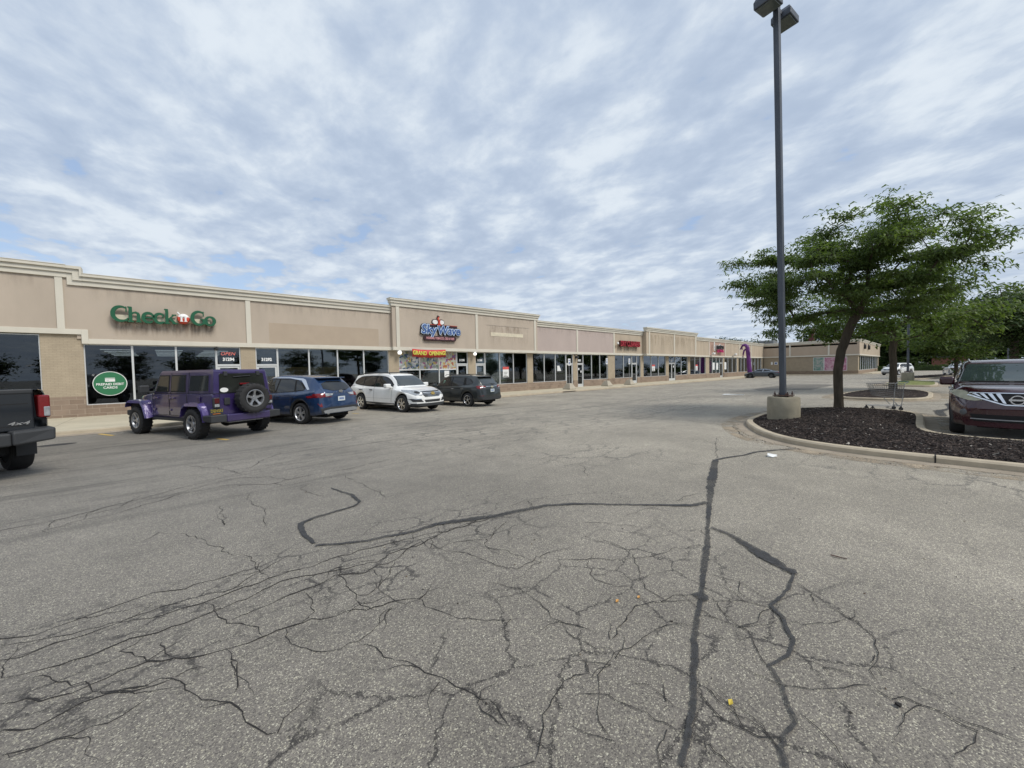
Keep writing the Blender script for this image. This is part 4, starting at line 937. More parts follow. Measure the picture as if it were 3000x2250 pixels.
# phone shop
MAG = mat('sign_magenta', (.55, .03, .16), .4)
o = thing('shop_sign', 'black metro letters with magenta script below on a rose panel', 'sign', (65.6, 23.45, 4.6))
for m_, off, y_, dep in [(WHITEP, .07, .02, .12), (BLACKP, .03, -.1, .05)]:
    mb = MB(); add_text(mb, 'metro', 1.22, SM(.2, .12, y_), depth=dep, bold=off, sx=1.0); mb.build('letters', m_, o)
for m_, off, y_, dep in [(MAG, .05, -.1, .1)]:
    mb = MB(); add_text(mb, 'by T-Mobile', .62, SM(.3, -.55, y_), depth=dep, bold=.012, sx=.85); mb.build('letters', m_, o)
mb = MB(); stroke(mb, [(-2.05, .8), (-2.15, .2), (-2.1, -.4), (-1.85, -.55)], [.2, .24, .2, .1], .1, 1, SM(0, 0)); mb.build('swoosh', WHITEP, o)
# glass decals and papers
o = thing('window_decal', 'round green Prepaid Debit Cards sticker on the shop window', 'sticker', (-1.76, YG, 1.43))
MF = lambda y: Matrix.Translation((0, y, 0)) @ Matrix.Rotation(pi/2, 4, 'X')
circ = lambda r: [(r*cos(2*pi*i/40), r*sin(2*pi*i/40)) for i in range(40)]
GREEN2 = mat('decal_green', (.03, .17, .075), .45, var=.04)
mb = MB(); mb.prism(circ(.52), 0, .004, M=MF(-.0)); mb.build('ring', WHITEP, o)
mb = MB(); mb.prism(circ(.495), 0, .004, M=MF(-.006)); mb.build('disc', GREEN2, o)
mb = MB(); mb.box(-.15, .15, -.016, -.012, .08, .195); mb.box(-.15, .15, -.016, -.012, .215, .245); mb.build('card_icon', WHITEP, o, bevel=.008)
mb = MB(); mb.box(-.11, -.03, -.019, -.017, .135, .145); mb.build('card_stripe', GREEN2, o)
mb = MB(); add_text(mb, 'PREPAID DEBIT', .135, SM(0, -.03, -.013), depth=.003, bold=.003, sx=.92); add_text(mb, 'CARDS', .135, SM(0, -.175, -.013), depth=.003, bold=.003); mb.build('lettering', WHITEP, o)
NEON = mat('neon_open', (.80, .20, .16), .5, emit=.12)
o = thing('open_sign', 'reddish neon OPEN sign above the door numbered 31294', 'sign', (2.37, YG+.06, 2.76))
mb = MB(); add_text(mb, 'OPEN', .23, SM(0, 0, -.07), depth=.006, bold=-.001, shear=.25); mb.build('tubes', NEON, o)
mb = MB(); mb.box(-.32, .32, .0, .01, -.11, .11); mb.build('backplate', BLACKP, o)
def poster(x0, x1, z0, z1, label, red=.25, y=YG-.006, sk=0):
    o = thing('window_poster', label, 'poster', ((x0+x1)/2, y, z0)); w_, h = (x1-x0)/2, z1-z0
    mb = MB(); mb.add([(-w_, 0, 0), (w_, 0, 0), (w_-sk, 0, h), (-w_, 0, h), (-w_, .004, 0), (w_, .004, 0), (w_-sk, .004, h), (-w_, .004, h)], [(0, 1, 2, 3), (4, 7, 6, 5), (0, 4, 5, 1), (1, 5, 6, 2), (2, 6, 7, 3), (3, 7, 4, 0)]); mb.build('sheet', PAPER, o)
    if red:
        mb = MB(); mb.box(-w_, w_, -.004, -.001, h*(1-red), h); mb.build('header', REDP, o)
        mb = MB()
        for k in range(3): mb.box(-w_*.6, w_*(.2+.2*k), -.004, -.001, h*(.18+.14*k), h*(.22+.14*k))
        mb.box(-w_*.8, w_*.8, -.004, -.001, h*.05, h*.11); mb.build('print', BLACKP, o)
    return o
poster(20.5, 21.15, 1.1, 1.95, 'white leasing poster with red top in the window past the black crossover')
poster(44.9, 45.65, 1.2, 2.0, 'small white and red poster in the window right of the dry cleaners')
poster(57.7, 58.4, 1.05, 1.95, 'white and red poster in the middle pane left of the metro shop')
poster(64.0, 64.85, 1.1, 2.25, 'white poster in the metro shop window, left of the two by the door', 0)
poster(65.5, 66.3, 1.1, 2.2, 'white poster in the metro shop pane next to its door', 0)
poster(68.98, 69.85, 1.1, 2.3, 'tall white poster in the window right of the metro shop door', 0)
poster(27.2, 27.75, 1.5, 2.0, 'small torn white notice in the window before the first accessible parking sign', 0, sk=.25)
poster(14.95, 15.35, 1.25, 1.72, 'pale paper sheet in the smoke shop window beside its door', 0)
poster(30.3, 30.47, 1.55, 1.75, 'upper of two small white notes on the door left of the middle parking sign', 0, y=YG-.02)
poster(30.65, 30.82, 1.3, 1.5, 'lower of two small white notes on the door left of the middle parking sign', 0, y=YG-.02)
poster(50.5, 50.72, 1.6, 1.85, 'white note on the double glass door', 0, y=YG-.04)
for x, n in ((30.5, 'white number plate over the single door between two dark windows'), (50.1, 'white number plate over the double glass door')):
    o = thing('number_plate', n, 'number plate', (x, YG-.01, 2.5)); mb = MB(); mb.box(-.22, .22, -.004, .004, -.09, .09); mb.build('plate', PAPER, o)
    mb = MB(); mb.box(-.17, .17, -.007, -.005, -.03, .03); mb.build('digits', mat('grey_print', (.35, .35, .35), .6), o)
def softprint(name, stops):
    m = bpy.data.materials.new(name); m.use_nodes = True; t = NT(m.node_tree); g = t.add('ShaderNodeNewGeometry')
    n = t.noise((g, 'Position'), 1.3, 4, .6, 1.2)
    b = t.add('ShaderNodeBsdfPrincipled', {'Base Color': t.ramp(n, stops), 'Roughness': .5}); t.add('ShaderNodeOutputMaterial', {0: b}); return m
# posters on the wing's side wall
def wingposter(y0, y1, z0, z1, label, m):
    o = thing('wall_poster', label, 'poster', (XW+.10, (y0+y1)/2, z0)); h = (y1-y0)/2
    mb = MB(); mb.box(-.05, .03, -h, h, 0, z1-z0); mb.build('frame', ALU, o)
    mb = MB(); mb.box(-.06, -.052, -h+.06, h-.06, .06, z1-z0-.06); mb.build('print', m, o)
wingposter(14.13, 15.7, .42, 2.9, 'green poster with a pale figure on the side wall', softprint('green_print', [(0, (.10, .21, .18)), (.45, (.12, .24, .20)), (.58, (.30, .33, .29)), (.7, (.44, .36, .35))]))
wingposter(10.9, 14.1, .42, 2.9, 'wide pink poster beside the green one on the side wall', softprint('pink_print', [(0, (.34, .12, .20)), (.42, (.36, .14, .22)), (.52, (.48, .28, .34)), (.66, (.52, .38, .42))]))
for y, wd, lb in ((22.3, .3, 'narrow white sign on the side wall near the inner corner'), (21.6, .55, 'wider white sign on the side wall next to the narrow one')):
    o = thing('wall_sign', lb, 'sign', (XW+.12, y, 2.0)); mb = MB(); mb.box(-.02, .0, -wd/2, wd/2, -.28, .28); mb.build('plate', PAPER, o)
    if wd > .4: mb = MB(); mb.box(-.026, -.021, -wd*.3, wd*.3, -.18, .16); mb.build('print', BLUE, o)
# wall lamps and camera
for x, lb in ((11.35, 'lit white lamp under the soffit left of the Grand Opening banner'), (17.4, 'lit white lamp under the soffit between doors 31290 and 31288')):
    o = thing('wall_lamp', lb, 'lamp', (x, 23.42, 2.93)); mb = MB(); mb.lathe([(.001, -.10), (.09, -.09), (.125, -.03), (.13, .05), (.10, .09), (.001, .1)], 14); mb.build('globe', LAMPLIT, o, smooth=True)
    mb = MB(); mb.box(-.1, .1, -.05, .3, .10, .17); mb.build('bracket', WHITEP, o)
for x, lb in ((62.9, 'white floodlight at the left foot of the rose sign panel'), (72.4, 'white floodlight on the band right of the rose sign panel')):
    o = thing('flood_light', lb, 'lamp', (x, 23.4, 3.62)); mb = MB(); mb.box(-.35, .35, -.3, .0, -.15, .15); mb.build('housing', WHITEP, o, bevel=.05); mb = MB(); mb.box(-.08, .08, -.1, .3, -.28, -.14); mb.build('bracket', WHITEP, o)
o = thing('security_camera', 'dark dome camera under the soffit left of the open sign', 'camera', (1.92, 23.62, 2.99)); mb = MB(); mb.lathe([(.001, -.09), (.05, -.075), (.07, -.03), (.075, .06), (.001, .07)], 14); mb.build('dome', DARKM, o, smooth=True); mb = MB(); mb.box(-.03, .03, 0, .12, .05, .10); mb.build('bracket', DARKM, o)
o = thing('wall_speaker', 'black box lamp under the soffit over the brick pier left of the numbered door', 'lamp', (29.8, 23.6, 2.8)); mb = MB(); mb.box(-.14, .14, -.16, .1, -.12, .12); mb.build('housing', DARKM, o, bevel=.02); mb = MB(); mb.tube([(-.1, .1, .1), (-.22, .12, .32)], .03); mb.build('arm', DARKM, o)
# ================================================================== PARKING SIGNS, LAMP POSTS
BLUES = mat('access_blue', (.02, .09, .35), .45)
for k, (x, y, h, lb) in enumerate([(26.2, 21.6, 2.62, 'accessible parking sign on a concrete foot, nearest of the three'), (32.9, 22.3, 2.72, 'accessible parking sign in the middle of the three on the sidewalk'), (36.6, 22.0, 2.7, 'accessible parking sign standing nearest the dry cleaners door')]):
    z0 = -.1; o = thing('parking_sign', lb, 'sign', (x, y, z0), group='accessible parking signs on the sidewalk')
    mb = MB(); b0, b1, hh = .42, .20, .52
    mb.add([(-b0, -b0, 0), (b0, -b0, 0), (b0, b0, 0), (-b0, b0, 0), (-b0, -b0, .07), (b0, -b0, .07), (b0, b0, .07), (-b0, b0, .07), (-b1, -b1, hh), (b1, -b1, hh), (b1, b1, hh), (-b1, b1, hh)], [(0, 3, 2, 1), (0, 1, 5, 4), (1, 2, 6, 5), (2, 3, 7, 6), (3, 0, 4, 7), (4, 5, 9, 8), (5, 6, 10, 9), (6, 7, 11, 10), (7, 4, 8, 11), (8, 9, 10, 11)])
    mb.build('concrete_foot', CONC, o, bevel=.02)
    mb = MB(); mb.box(-.025, .025, -.015, .015, hh, h); mb.build('post', METALG, o)
    mb = MB(); mb.box(-.165, .165, -.028, -.018, h-.55, h+.05); p_ = mb.build('plate', WHITEP, o)
    mb = MB(); mb.box(-.075, .075, -.034, -.029, h-.44, h-.25); mb.build('symbol_square', BLUES, p_)
    mb = MB(); sq = Matrix.Translation((0, -.036, h-.36)) @ Matrix.Rotation(pi/2, 4, 'X')
    stroke(mb, arc(-.005, -.02, .035, .035, 120, 380, 12), .010, .002, 1, sq); stroke(mb, [(-.015, .06), (-.012, .0), (.03, .0), (.045, -.04)], .014, .002, 2, sq); mb.build('wheelchair_symbol', WHITEP, p_)
    mb = MB(); mb.box(-.11, .11, -.033, -.029, h-.09, h-.055); mb.box(-.10, .10, -.033, -.029, h-.16, h-.125); mb.build('print', BLUES, p_)
RUST = mat('rusty_plate', (.085, .05, .04), .8, .2, var=.4, vs=14); LENS = mat('lamp_lens', (.10, .12, .115), .25, var=.2, vs=6)
def lamp_post(x, y, label, H=11.05, base=.67, z0=None, HEAD=14, lean=0):
    z0 = zlot(x, y)+.10 if z0 is None else z0
    o = thing('lamp_post', label, 'lamp post', (x, y, z0), rad(HEAD), 'square lamp posts on concrete bases')
    LM = Matrix.Rotation(rad(lean), 4, 'Y')      # the old pole leans a little
    mb = MB(); pr = [(.385, -.2), (.39, .3), (.385, base-.03), (.365, base), (.001, base+.005)]; mb.lathe(pr, 36)
    for i, v in enumerate(mb.v): k = 1+.006*sin(i*12.9898); mb.v[i] = (v[0]*k, v[1]*k, v[2])
    mb.build('concrete_base', CONC_OLD, o, smooth=True, angle=50)
    mb = MB(); mb.prism([(-.2, -.2), (.2, -.2), (.2, .2), (-.2, .2)], base+.03, base+.055); mb.box(-.09, .09, -.09, .09, base+.055, base+.10); mb.build('base_plate', RUST, o, bevel=.006)
    for sx_ in (-1, 1):
        for sy in (-1, 1):
            mb = MB(); mb.tube([(sx_*.155, sy*.155, base-.02), (sx_*.155, sy*.155, base+.15)], .014); mb.lathe([(.001, base+.1), (.028, base+.1), (.028, base+.065), (.001, base+.065)], 6, M=Matrix.Translation((sx_*.155, sy*.155, 0))); mb.build('bolt', RUST, o)
    mb = MB(); mb.box(-.068, .068, -.068, .068, base+.055, H, 0, LM); mb.build('pole', POLE, o, bevel=.012)
    mb = MB(); mb.box(.069, .078, -.05, .05, base+.6, base+.85, 0, LM); mb.build('hand_hole_cover', RUST, o)
    for sgn in (-1, 1):
        M_ = LM @ Matrix.Translation((sgn*.50, 0, H-.10)) @ Matrix.Rotation(sgn*rad(4), 4, 'Y')
        a = 0
        mb = MB(); mb.add([(-.27, -.24, -.14), (.27, -.24, -.14), (.27, .24, -.14), (-.27, .24, -.14), (-.27, -.24, .02), (.27, -.24, .02), (.27, .24, .02), (-.27, .24, .02), (-.2, -.18, .15), (.2, -.18, .15), (.2, .18, .15), (-.2, .18, .15)], [(0, 3, 2, 1), (0, 1, 5, 4), (1, 2, 6, 5), (2, 3, 7, 6), (3, 0, 4, 7), (4, 5, 9, 8), (5, 6, 10, 9), (6, 7, 11, 10), (7, 4, 8, 11), (8, 9, 10, 11)], 0, M_)
        h = mb.build('lamp_head', POLE, o, bevel=.02)
        mb = MB(); mb.box(-.235, .235, -.205, .205, -.165, -.141, 0, M_); mb.build('lens', LENS, h, bevel=.01)
        mb = MB(); mb.box(min(sgn*.06, sgn*.24), max(sgn*.06, sgn*.24), -.035, .035, H-.13, H-.03, 0, LM); mb.build('arm', POLE, o)
    return o
lamp_post(12.91, 2.92, 'tall dark square lamp post on a concrete drum in the near mulch bed', lean=-2.8, HEAD=-8)
lamp_post(46.5, 1.75, 'dark lamp post on a concrete drum in the grass bed further back', 9.5, .75)
lamp_post(81.4, -6.0, 'slim lamp post rising behind the maroon crossover', 9.5, .7)
# ================================================================== TUBE MAN
PURP = mat('purple_nylon', (.13, .025, .17), .55, var=.25, vs=4, bump=.3, bs=9)
zt0 = zlot(69.5, 20.3)
o = thing('inflatable_tube_man', 'purple inflatable tube figure waving beside the grey sedan', 'inflatable', (69.3, 20.2, zt0))
mb = MB(); pts = [(0, 0, .3), (0, .02, 1.2), (-.02, .1, 2.2), (-.06, .16, 3.2), (-.12, .24, 4.1), (-.16, .28, 4.8), (-.18, .40, 5.12), (-.18, .66, 5.27), (-.15, .95, 5.24), (-.1, 1.12, 5.0)]
mb.tube(pts, [.34, .33, .31, .29, .29, .30, .27, .22, .18, .12], 14); mb.build('body', PURP, o, smooth=True)
mb = MB(); mb.tube([(-.25, .5, 4.6), (-.3, .72, 4.4), (-.25, .85, 3.9), (-.2, .9, 3.6)], [.14, .13, .12, .08], 8); mb.tube([(-.3, .1, 4.4), (-.3, -.05, 4.05), (-.25, -.1, 3.6)], [.12, .1, .06], 8); mb.build('arm', PURP, o, smooth=True)
mb = MB()
for k in range(9): a = k*.7; mb.tube([(-.12, 1.10+.08*cos(a), 5.0), (-.12+.1*sin(a), 1.18+.16*cos(a), 4.75), (-.12+.15*sin(a), 1.2+.22*cos(a), 4.5)], [.04, .03, .01], 4)
for k in range(6): a = k; mb.tube([(-.2, .9, 3.6), (-.2+.1*sin(a), .95+.15*cos(a), 3.2)], [.04, .01], 4)
mb.build('fringe', PURP, o)
mb = MB(); mb.lathe([(.5, 0), (.5, .3), (.42, .34), (.001, .34)], 18); mb.build('blower', DARKM, o)
# grit, leaf bits and small stones that collect on the lot
gr_ = random.Random(77); mb = MB()
def grit(x, y, s_, mi):
    z = zlot(x, y)+.004; M_ = Matrix.Translation((x, y, z)) @ Matrix.Rotation(gr_.uniform(0, 6.3), 4, 'Z') @ Matrix.Rotation(gr_.uniform(-.4, .4), 4, 'X')
    a, b_, c_ = s_*gr_.uniform(.6, 1.4), s_*gr_.uniform(.4, .9), s_*gr_.uniform(.15, .5)
    mb.add([(-a, 0, 0), (0, -b_, 0), (a, 0, 0), (0, b_, 0), (0, 0, c_), (0, 0, -c_)], [(0, 1, 4), (1, 2, 4), (2, 3, 4), (3, 0, 4), (1, 0, 5), (2, 1, 5), (3, 2, 5), (0, 3, 5)], mi, M_)
for _ in range(420):      # bare lot
    x = gr_.uniform(.8, 9); y = gr_.uniform(-1.5, 9)
    grit(x, y, gr_.uniform(.004, .011), gr_.choice((0, 0, 1, 2)))
for _ in range(900):      # spilled mulch and grit along the near kerb
    k = gr_.randrange(len(ISL1)); a, b_ = ISL1[k], ISL1[(k+1) % len(ISL1)]; t_ = gr_.random(); x = a[0]+(b_[0]-a[0])*t_; y = a[1]+(b_[1]-a[1])*t_
    if y < -5 or x > 14: continue
    x -= abs(gr_.gauss(0, .28)); y += gr_.uniform(-.1, .2)
    if not poly_in(ISL1, x, y): grit(x, y, gr_.uniform(.006, .022), gr_.choice((0, 0, 1)))
for _ in range(700):      # gutter by the shops
    x = gr_.uniform(-4, 60); grit(x, interp(KP, x)-abs(gr_.gauss(0, .35))-.03, gr_.uniform(.008, .03), gr_.choice((0, 1, 1, 2)))
tag(mb.build('grit', [mat('grit_dark', (.03, .024, .02), .9), mat('grit_brown', (.11, .075, .045), .9), mat('grit_pale', (.45, .42, .36), .8)]), kind='stuff')
# ================================================================== SHOPPING CART
WIRE = mat('cart_wire', (.12, .125, .13), .5, .6)
o = thing('shopping_cart', 'empty wire shopping cart behind the near mulch bed', 'shopping cart', (18.95, 1.3, zlot(18.9, 1.3)), rad(118))
mb = MB(); Tf, Tb = [(.42, y, z) for y, z in ()], []
def cartp(u, v, h):  # u along length 0..1 (rear to nose), v across -1..1, h 0..1
    return (-.42+u*(.84-.16*(1-h)) if True else 0, v*(.27+.0*u)*(1-.22*u), .42+.16*u*(1-h)*.6+h*(.52-.0*u))
for h in [i/7 for i in range(8)]:
    for vv in (-1, 1): mb.tube([cartp(0, vv, h), cartp(1, vv, h)], .0035 if 0 < h < 1 else .008, 4)
    mb.tube([cartp(1, -1, h), cartp(1, 1, h)], .0035, 4); mb.tube([cartp(0, -1, h), cartp(0, 1, h)], .0035, 4)
for i in range(15):
    u_ = i/14
    for vv in (-1, 1): mb.tube([cartp(u_, vv, 0), cartp(u_, vv, 1)], .0035, 4)
    mb.tube([cartp(u_, -1, 0), cartp(u_, 1, 0)], .0035, 4)
for i in range(9):
    vv = -1+2*i/8; mb.tube([cartp(0, vv, 0), cartp(1, vv, 0)], .0035, 4)
    for q in (0, 1): mb.tube([cartp(q, vv, 0), cartp(q, vv, 1)], .0035, 4)
mb.build('basket', WIRE, o)
mb = MB()
for s_ in (-1, 1): mb.tube([(-.55, s_*.26, 1.0), (-.44, s_*.26, .92), (-.38, s_*.24, .16), (.40, s_*.20, .16)], .013, 6); mb.tube([(-.30, s_*.24, .16), (-.1, s_*.24, .42)], .012, 6)
mb.tube([(.40, -.2, .16), (.40, .2, .16)], .012, 6); mb.tube([(-.38, -.24, .18), (-.38, .24, .18)], .012, 6); mb.build('frame', METALG, o)
mb = MB(); mb.tube([(-.55, -.27, 1.0), (-.55, .27, 1.0)], .018, 8); mb.build('handle', GREEN, o)
for x_ in (-.38, .40):
    for s_ in (-1, 1): mb = MB(); mb.lathe([(.02, -.015), (.06, -.015), (.06, .015), (.02, .015)], 14, 'Y', closed=True, M=Matrix.Translation((x_, s_*.21, .06))); mb.box(x_-.015, x_+.015, s_*.21-.025, s_*.21+.025, .05, .16); mb.build('wheel', DARKM, o, smooth=True)
# ================================================================== LITTER
def litter(name, label, cat, x, y, shp, m, dz=.0):
    mb = MB(); z = zlot(x, y)+.012+dz; mb.add([(x+a, y+b_, z+c) for a, b_, c in shp]+[(x+a, y+b_, z-.003) for a, b_, c in shp], [tuple(range(len(shp))), tuple(range(len(shp), 2*len(shp)))[::-1]]+[(i, (i+1) % len(shp), len(shp)+(i+1) % len(shp), len(shp)+i) for i in range(len(shp))])
    tag(mb.build(name, m), label, cat)
litter('paper_scrap', 'crumpled white paper scrap on the asphalt before the kerb', 'litter', 8.11, 2.02, [(-.09, -.05, .0), (.02, -.09, .03), (.10, -.02, .01), (.06, .07, .035), (-.03, .05, .01), (-.10, .03, .03)], PAPER)
litter('paper_scrap', 'long white paper strip on the grey lot left of the lamp post', 'litter', 25.6, 8.35, [(-.35, .5, .02), (-.1, .45, .05), (.3, -.5, .02), (.1, -.55, .05)], PAPER)
LEAFY = mat('yellow_leaf', (.50, .38, .05), .7); LEAFO = mat('orange_leaf', (.50, .26, .07), .7)
def gpos(px, py): pass
for nm, lb, x, y, m, sc in [('fallen_leaf', 'yellow leaf on the asphalt between the two tar-filled cracks', 1.99, .66, LEAFY, 1.0), ('fallen_leaf', 'orange leaf left of the thick tar seam, the farther of two', 2.46, 1.42, LEAFO, .8), ('fallen_leaf', 'orange leaf left of the thick tar seam, the nearer of two', 2.31, 1.50, LEAFO, .9)]:
    litter(nm, lb, 'leaf', x, y, [(-.022*sc, 0, 0), (0, -.011*sc, .004), (.024*sc, .002, 0), (0, .012*sc, .006)], m)
litter('twig', 'reddish twig on bare asphalt right of the tar seam', 'twig', 4.2, .55, [(-.01, .05, 0), (0, .055, .004), (.012, -.05, 0), (0, -.055, .004)], RUST)
litter('pebble', 'dark pebble at the bottom right of the lot', 'pebble', 2.55, .11, [(-.012, -.008, .006), (.01, -.012, .008), (.014, .006, .004), (-.004, .012, .01)], CRACK)
# ================================================================== VEHICLES
def paint(name, c, rough=.32, metal=.0, coat=.9, dustk=.45):
    m = bpy.data.materials.new(name); m.use_nodes = True; t = NT(m.node_tree); tc = t.add('ShaderNodeTexCoord')
    n = t.noise((tc, 'Object'), 1.3, 5, .65); k = t.mr(n, .3, .75, .90, 1.10, False)
    # road dust clings to the lower body
    s = t.add('ShaderNodeSeparateXYZ', {0: (tc, 'Object')}); dn = t.noise((tc, 'Object'), 5, 5, .7)
    dust = t.math('MULTIPLY', t.mr((s, 2), .75, .25), t.mr(dn, .3, .8, .1, .5))
    cc = t.mix(1.0, c, t.add('ShaderNodeCombineXYZ', {0: k, 1: k, 2: k}).outputs[0], 'MULTIPLY')
    cc = t.mix(t.math('MULTIPLY', dust, dustk), cc, (.15, .135, .115))
    b = t.add('ShaderNodeBsdfPrincipled', {'Base Color': cc, 'Roughness': t.math('ADD', rough, t.math('MULTIPLY', dust, .4)), 'Metallic': metal, 'Coat Weight': coat, 'Coat Roughness': .05})
    t.add('ShaderNodeOutputMaterial', {0: b}); return m
CGLASS = mat('car_glass', (.012, .014, .016), .03, spec=.6, var=.1)
CGLASS_L = mat('car_windshield', (.045, .055, .06), .03, spec=.7, var=.2, vs=1.5)
TYRE = mat('tyre_rubber', (.022, .022, .023), .85, var=.2, vs=9, bump=.2, bs=60)
WELL = mat('wheel_well', (.008, .008, .009), .95)
CLAD = mat('black_plastic', (.028, .030, .033), .6, var=.12, vs=5)
CHROME = mat('chrome', (.72, .73, .75), .20, 1.0, var=.03)
ALLOY = mat('alloy', (.62, .63, .65), .34, .75, var=.06)
ALLOY_M = mat('alloy_grey', (.38, .39, .41), .36, .8, var=.06)
ALLOY_D = mat('alloy_dark', (.16, .17, .18), .35, .8, var=.06)
SILVERP = mat('silver_plastic', (.34, .35, .36), .4, .5)
SEAM = mat('panel_gap', (.006, .006, .007), .8)
TAILR = mat('tail_lamp_red', (.17, .009, .012), .12, spec=.7, var=.15, vs=12)
TAILD = mat('tail_lamp_smoked', (.085, .012, .014), .12, spec=.7, var=.15, vs=12)
HEADL = mat('head_lamp_clear', (.40, .42, .44), .08, .3, spec=.8, var=.4, vs=11)
HEADY = mat('head_lamp_hazed', (.42, .41, .30), .35, spec=.5, var=.25, vs=7)
PLATEW = mat('plate_white', (.55, .60, .62), .5, var=.06); PLATEY = mat('plate_yellow', (.52, .42, .08), .5); AMBER = mat('amber_lens', (.55, .18, .02), .2)
class Car:
    def __init__(s, name, label, cat, L, Wd, H, wb, R, zt, belt, hw, hwt, sill, fo, paint_m, clad_z=0.0, group=None, step=.045, clad_arch=0.0, front_round=.16, rear_round=.10, edge=.085, archpad=.065):
        s.t = thing(name, label, cat, group=group); s.L, s.W, s.H, s.wb, s.R = L, Wd, H, wb, R
        s.xf = L/2-fo; s.xr = s.xf-wb; h = L/2
        def secs(x):
            top = sinterp(zt, x); bl = min(interp(belt, x), top-.05); w_ = interp(hw, x)*Wd/2; wt = min(interp(hwt, x), w_-.03)
            zb = interp(sill, x)
            Ra = R+archpad
            for xw in (s.xf, s.xr):
                d = abs(x-xw)
                if d < Ra: zb = max(zb, R+sqrt(Ra*Ra-d*d))
            zb = min(zb, bl-.12); hh = bl-zb; ed = min(edge, (top-bl)*.45)
            ctl = [(w_-.07, zb), (w_-.015, zb+.06), (w_, zb+hh*.45), (w_-.008, zb+hh*.72), (w_-.03, bl-.035), (w_-.065, bl)]
            out = []
            n = len(ctl)
            for i in range(n-1):
                p0 = ctl[max(0, i-1)]; p1 = ctl[i]; p2 = ctl[i+1]; p3 = ctl[min(n-1, i+2)]
                for k in range(3):
                    t_ = k/3; f_ = lambda a, b_, c, d: .5*((2*b_)+(-a+c)*t_+(2*a-5*b_+4*c-d)*t_*t_+(-a+3*b_-3*c+d)*t_**3)
                    out.append((f_(p0[0], p1[0], p2[0], p3[0]), f_(p0[1], p1[1], p2[1], p3[1])))
            out.append(ctl[-1])
            a = (wt+.0, top-ed); b_ = ctl[-1]
            for k in range(1, 6): t_ = k/6; bow = .012*sin(pi*t_); out.append((b_[0]+(a[0]-b_[0])*t_+bow, b_[1]+(a[1]-b_[1])*t_))
            c = (wt-.16, top-.012)
            for k in range(5):
                t_ = k/5; q0 = (a[0], a[1]); q1 = (wt-.02, top-.012); out.append(((1-t_)**2*q0[0]+2*t_*(1-t_)*q1[0]+t_*t_*c[0], (1-t_)**2*q0[1]+2*t_*(1-t_)*q1[1]+t_*t_*c[1]))
            for k in range(4): t_ = k/4; out.append((c[0]*(1-t_), c[1]+(top-c[1])*sin(t_*pi/2)))
            return out
        xs = []; x = -h
        while x < h-1e-4: xs.append(x); x += step*(.5 if (abs(x) > h-.3) else 1)
        xs.append(h)
        for xw in (s.xf, s.xr):
            for k in (-1, 1): xs.append(xw+k*(R+archpad)); xs.append(xw+k*(R+archpad-.01))
        xs = sorted(set(round(x, 4) for x in xs))
        V = []; F = []
        def warp(x, y):
            k = min(1.3, abs(y)/(Wd/2)); bf = ss(h-.75, h, x); br = ss(-h+.6, -h, x) if x < 0 else 0
            return x-front_round*bf*k**2.6*1.3+rear_round*br*k**2.6*1.3
        for x in xs:
            p = secs(x); full = [(y, z) for y, z in p]+[(0, sinterp(zt, x))]+[(-y, z) for y, z in p[::-1]]
            V += [(warp(x, y), y, z) for y, z in full]
        n = len(full)
        for i in range(len(xs)-1):
            for j in range(n-1): F.append((i*n+j, (i+1)*n+j, (i+1)*n+j+1, i*n+j+1))
        def cap(i, flip):
            base = i*n; half = n//2; prev = [base+j for j in range(0, half+1)]; x = xs[i]
            cols = 8; grid = []
            for j in range(half):
                y, z = V[base+j][1], V[base+j][2]; row = [base+j]
                for k in range(1, cols): yy = y*(1-2*k/cols); V.append((warp(x, yy), yy, z)); row.append(len(V)-1)
                row.append(base+n-1-j); grid.append(row)
            for j in range(half-1):
                for k in range(cols): F.append((grid[j][k], grid[j][k+1], grid[j+1][k+1], grid[j+1][k]))
            F.append(tuple(grid[-1])+(base+half,))
        cap(0, 0); cap(len(xs)-1, 1)
        s.mb = MB(); s.mb.v = V; s.mb.f = F; s.mb.m = [0]*len(F)
        if clad_z or clad_arch:
            for fi, f in enumerate(F):
                cx = sum(V[i][0] for i in f)/len(f); cz = sum(V[i][2] for i in f)/len(f); cy = sum(V[i][1] for i in f)/len(f)
                if cz < clad_z: s.mb.m[fi] = 1
                for xw in (s.xf, s.xr):
                    if hypot(cx-xw, cz-R) < R+archpad+clad_arch and abs(cy) > Wd*.35 and abs(cx) < h-.2: s.mb.m[fi] = 1
        s.body = s.mb.build('body', [paint_m, CLAD], s.t, smooth=True, angle=32)
        me = s.body.data; s.bvh = BVHTree.FromPolygons([v.co.copy() for v in me.vertices], [tuple(p.vertices) for p in me.polygons])
        # underbody
        mb = MB(); mb.box(-h+.25, h-.35, -Wd/2+.42, Wd/2-.42, .22, min(.62, H*.4)); mb.box(s.xr+R+.1, s.xf-R-.1, -Wd/2+.12, Wd/2-.12, .24, .55)
        mb.box(-h+.3, h-.4, -.3, .3, .5, .8); mb.build('underbody', WELL, s.t)
    def hit(s, view, a, b_):
        h = s.L/2
        o, d = {'L': (Vector((a, 3, b_)), Vector((0, -1, 0))), 'R': (Vector((a, -3, b_)), Vector((0, 1, 0))), 'F': (Vector((h+2, a, b_)), Vector((-1, 0, 0))), 'B': (Vector((-h-2, a, b_)), Vector((1, 0, 0))), 'T': (Vector((a, b_, 4)), Vector((0, 0, -1)))}[view]
        p, nrm, idx, dist = s.bvh.ray_cast(o, d)
        if p is None:
            q = {'L': Vector((a, s.W/2, b_)), 'R': Vector((a, -s.W/2, b_)), 'F': Vector((h, a, b_)), 'B': Vector((-h, a, b_)), 'T': Vector((a, b_, s.H))}[view]
            p, nrm, idx, dist = s.bvh.find_nearest(q)
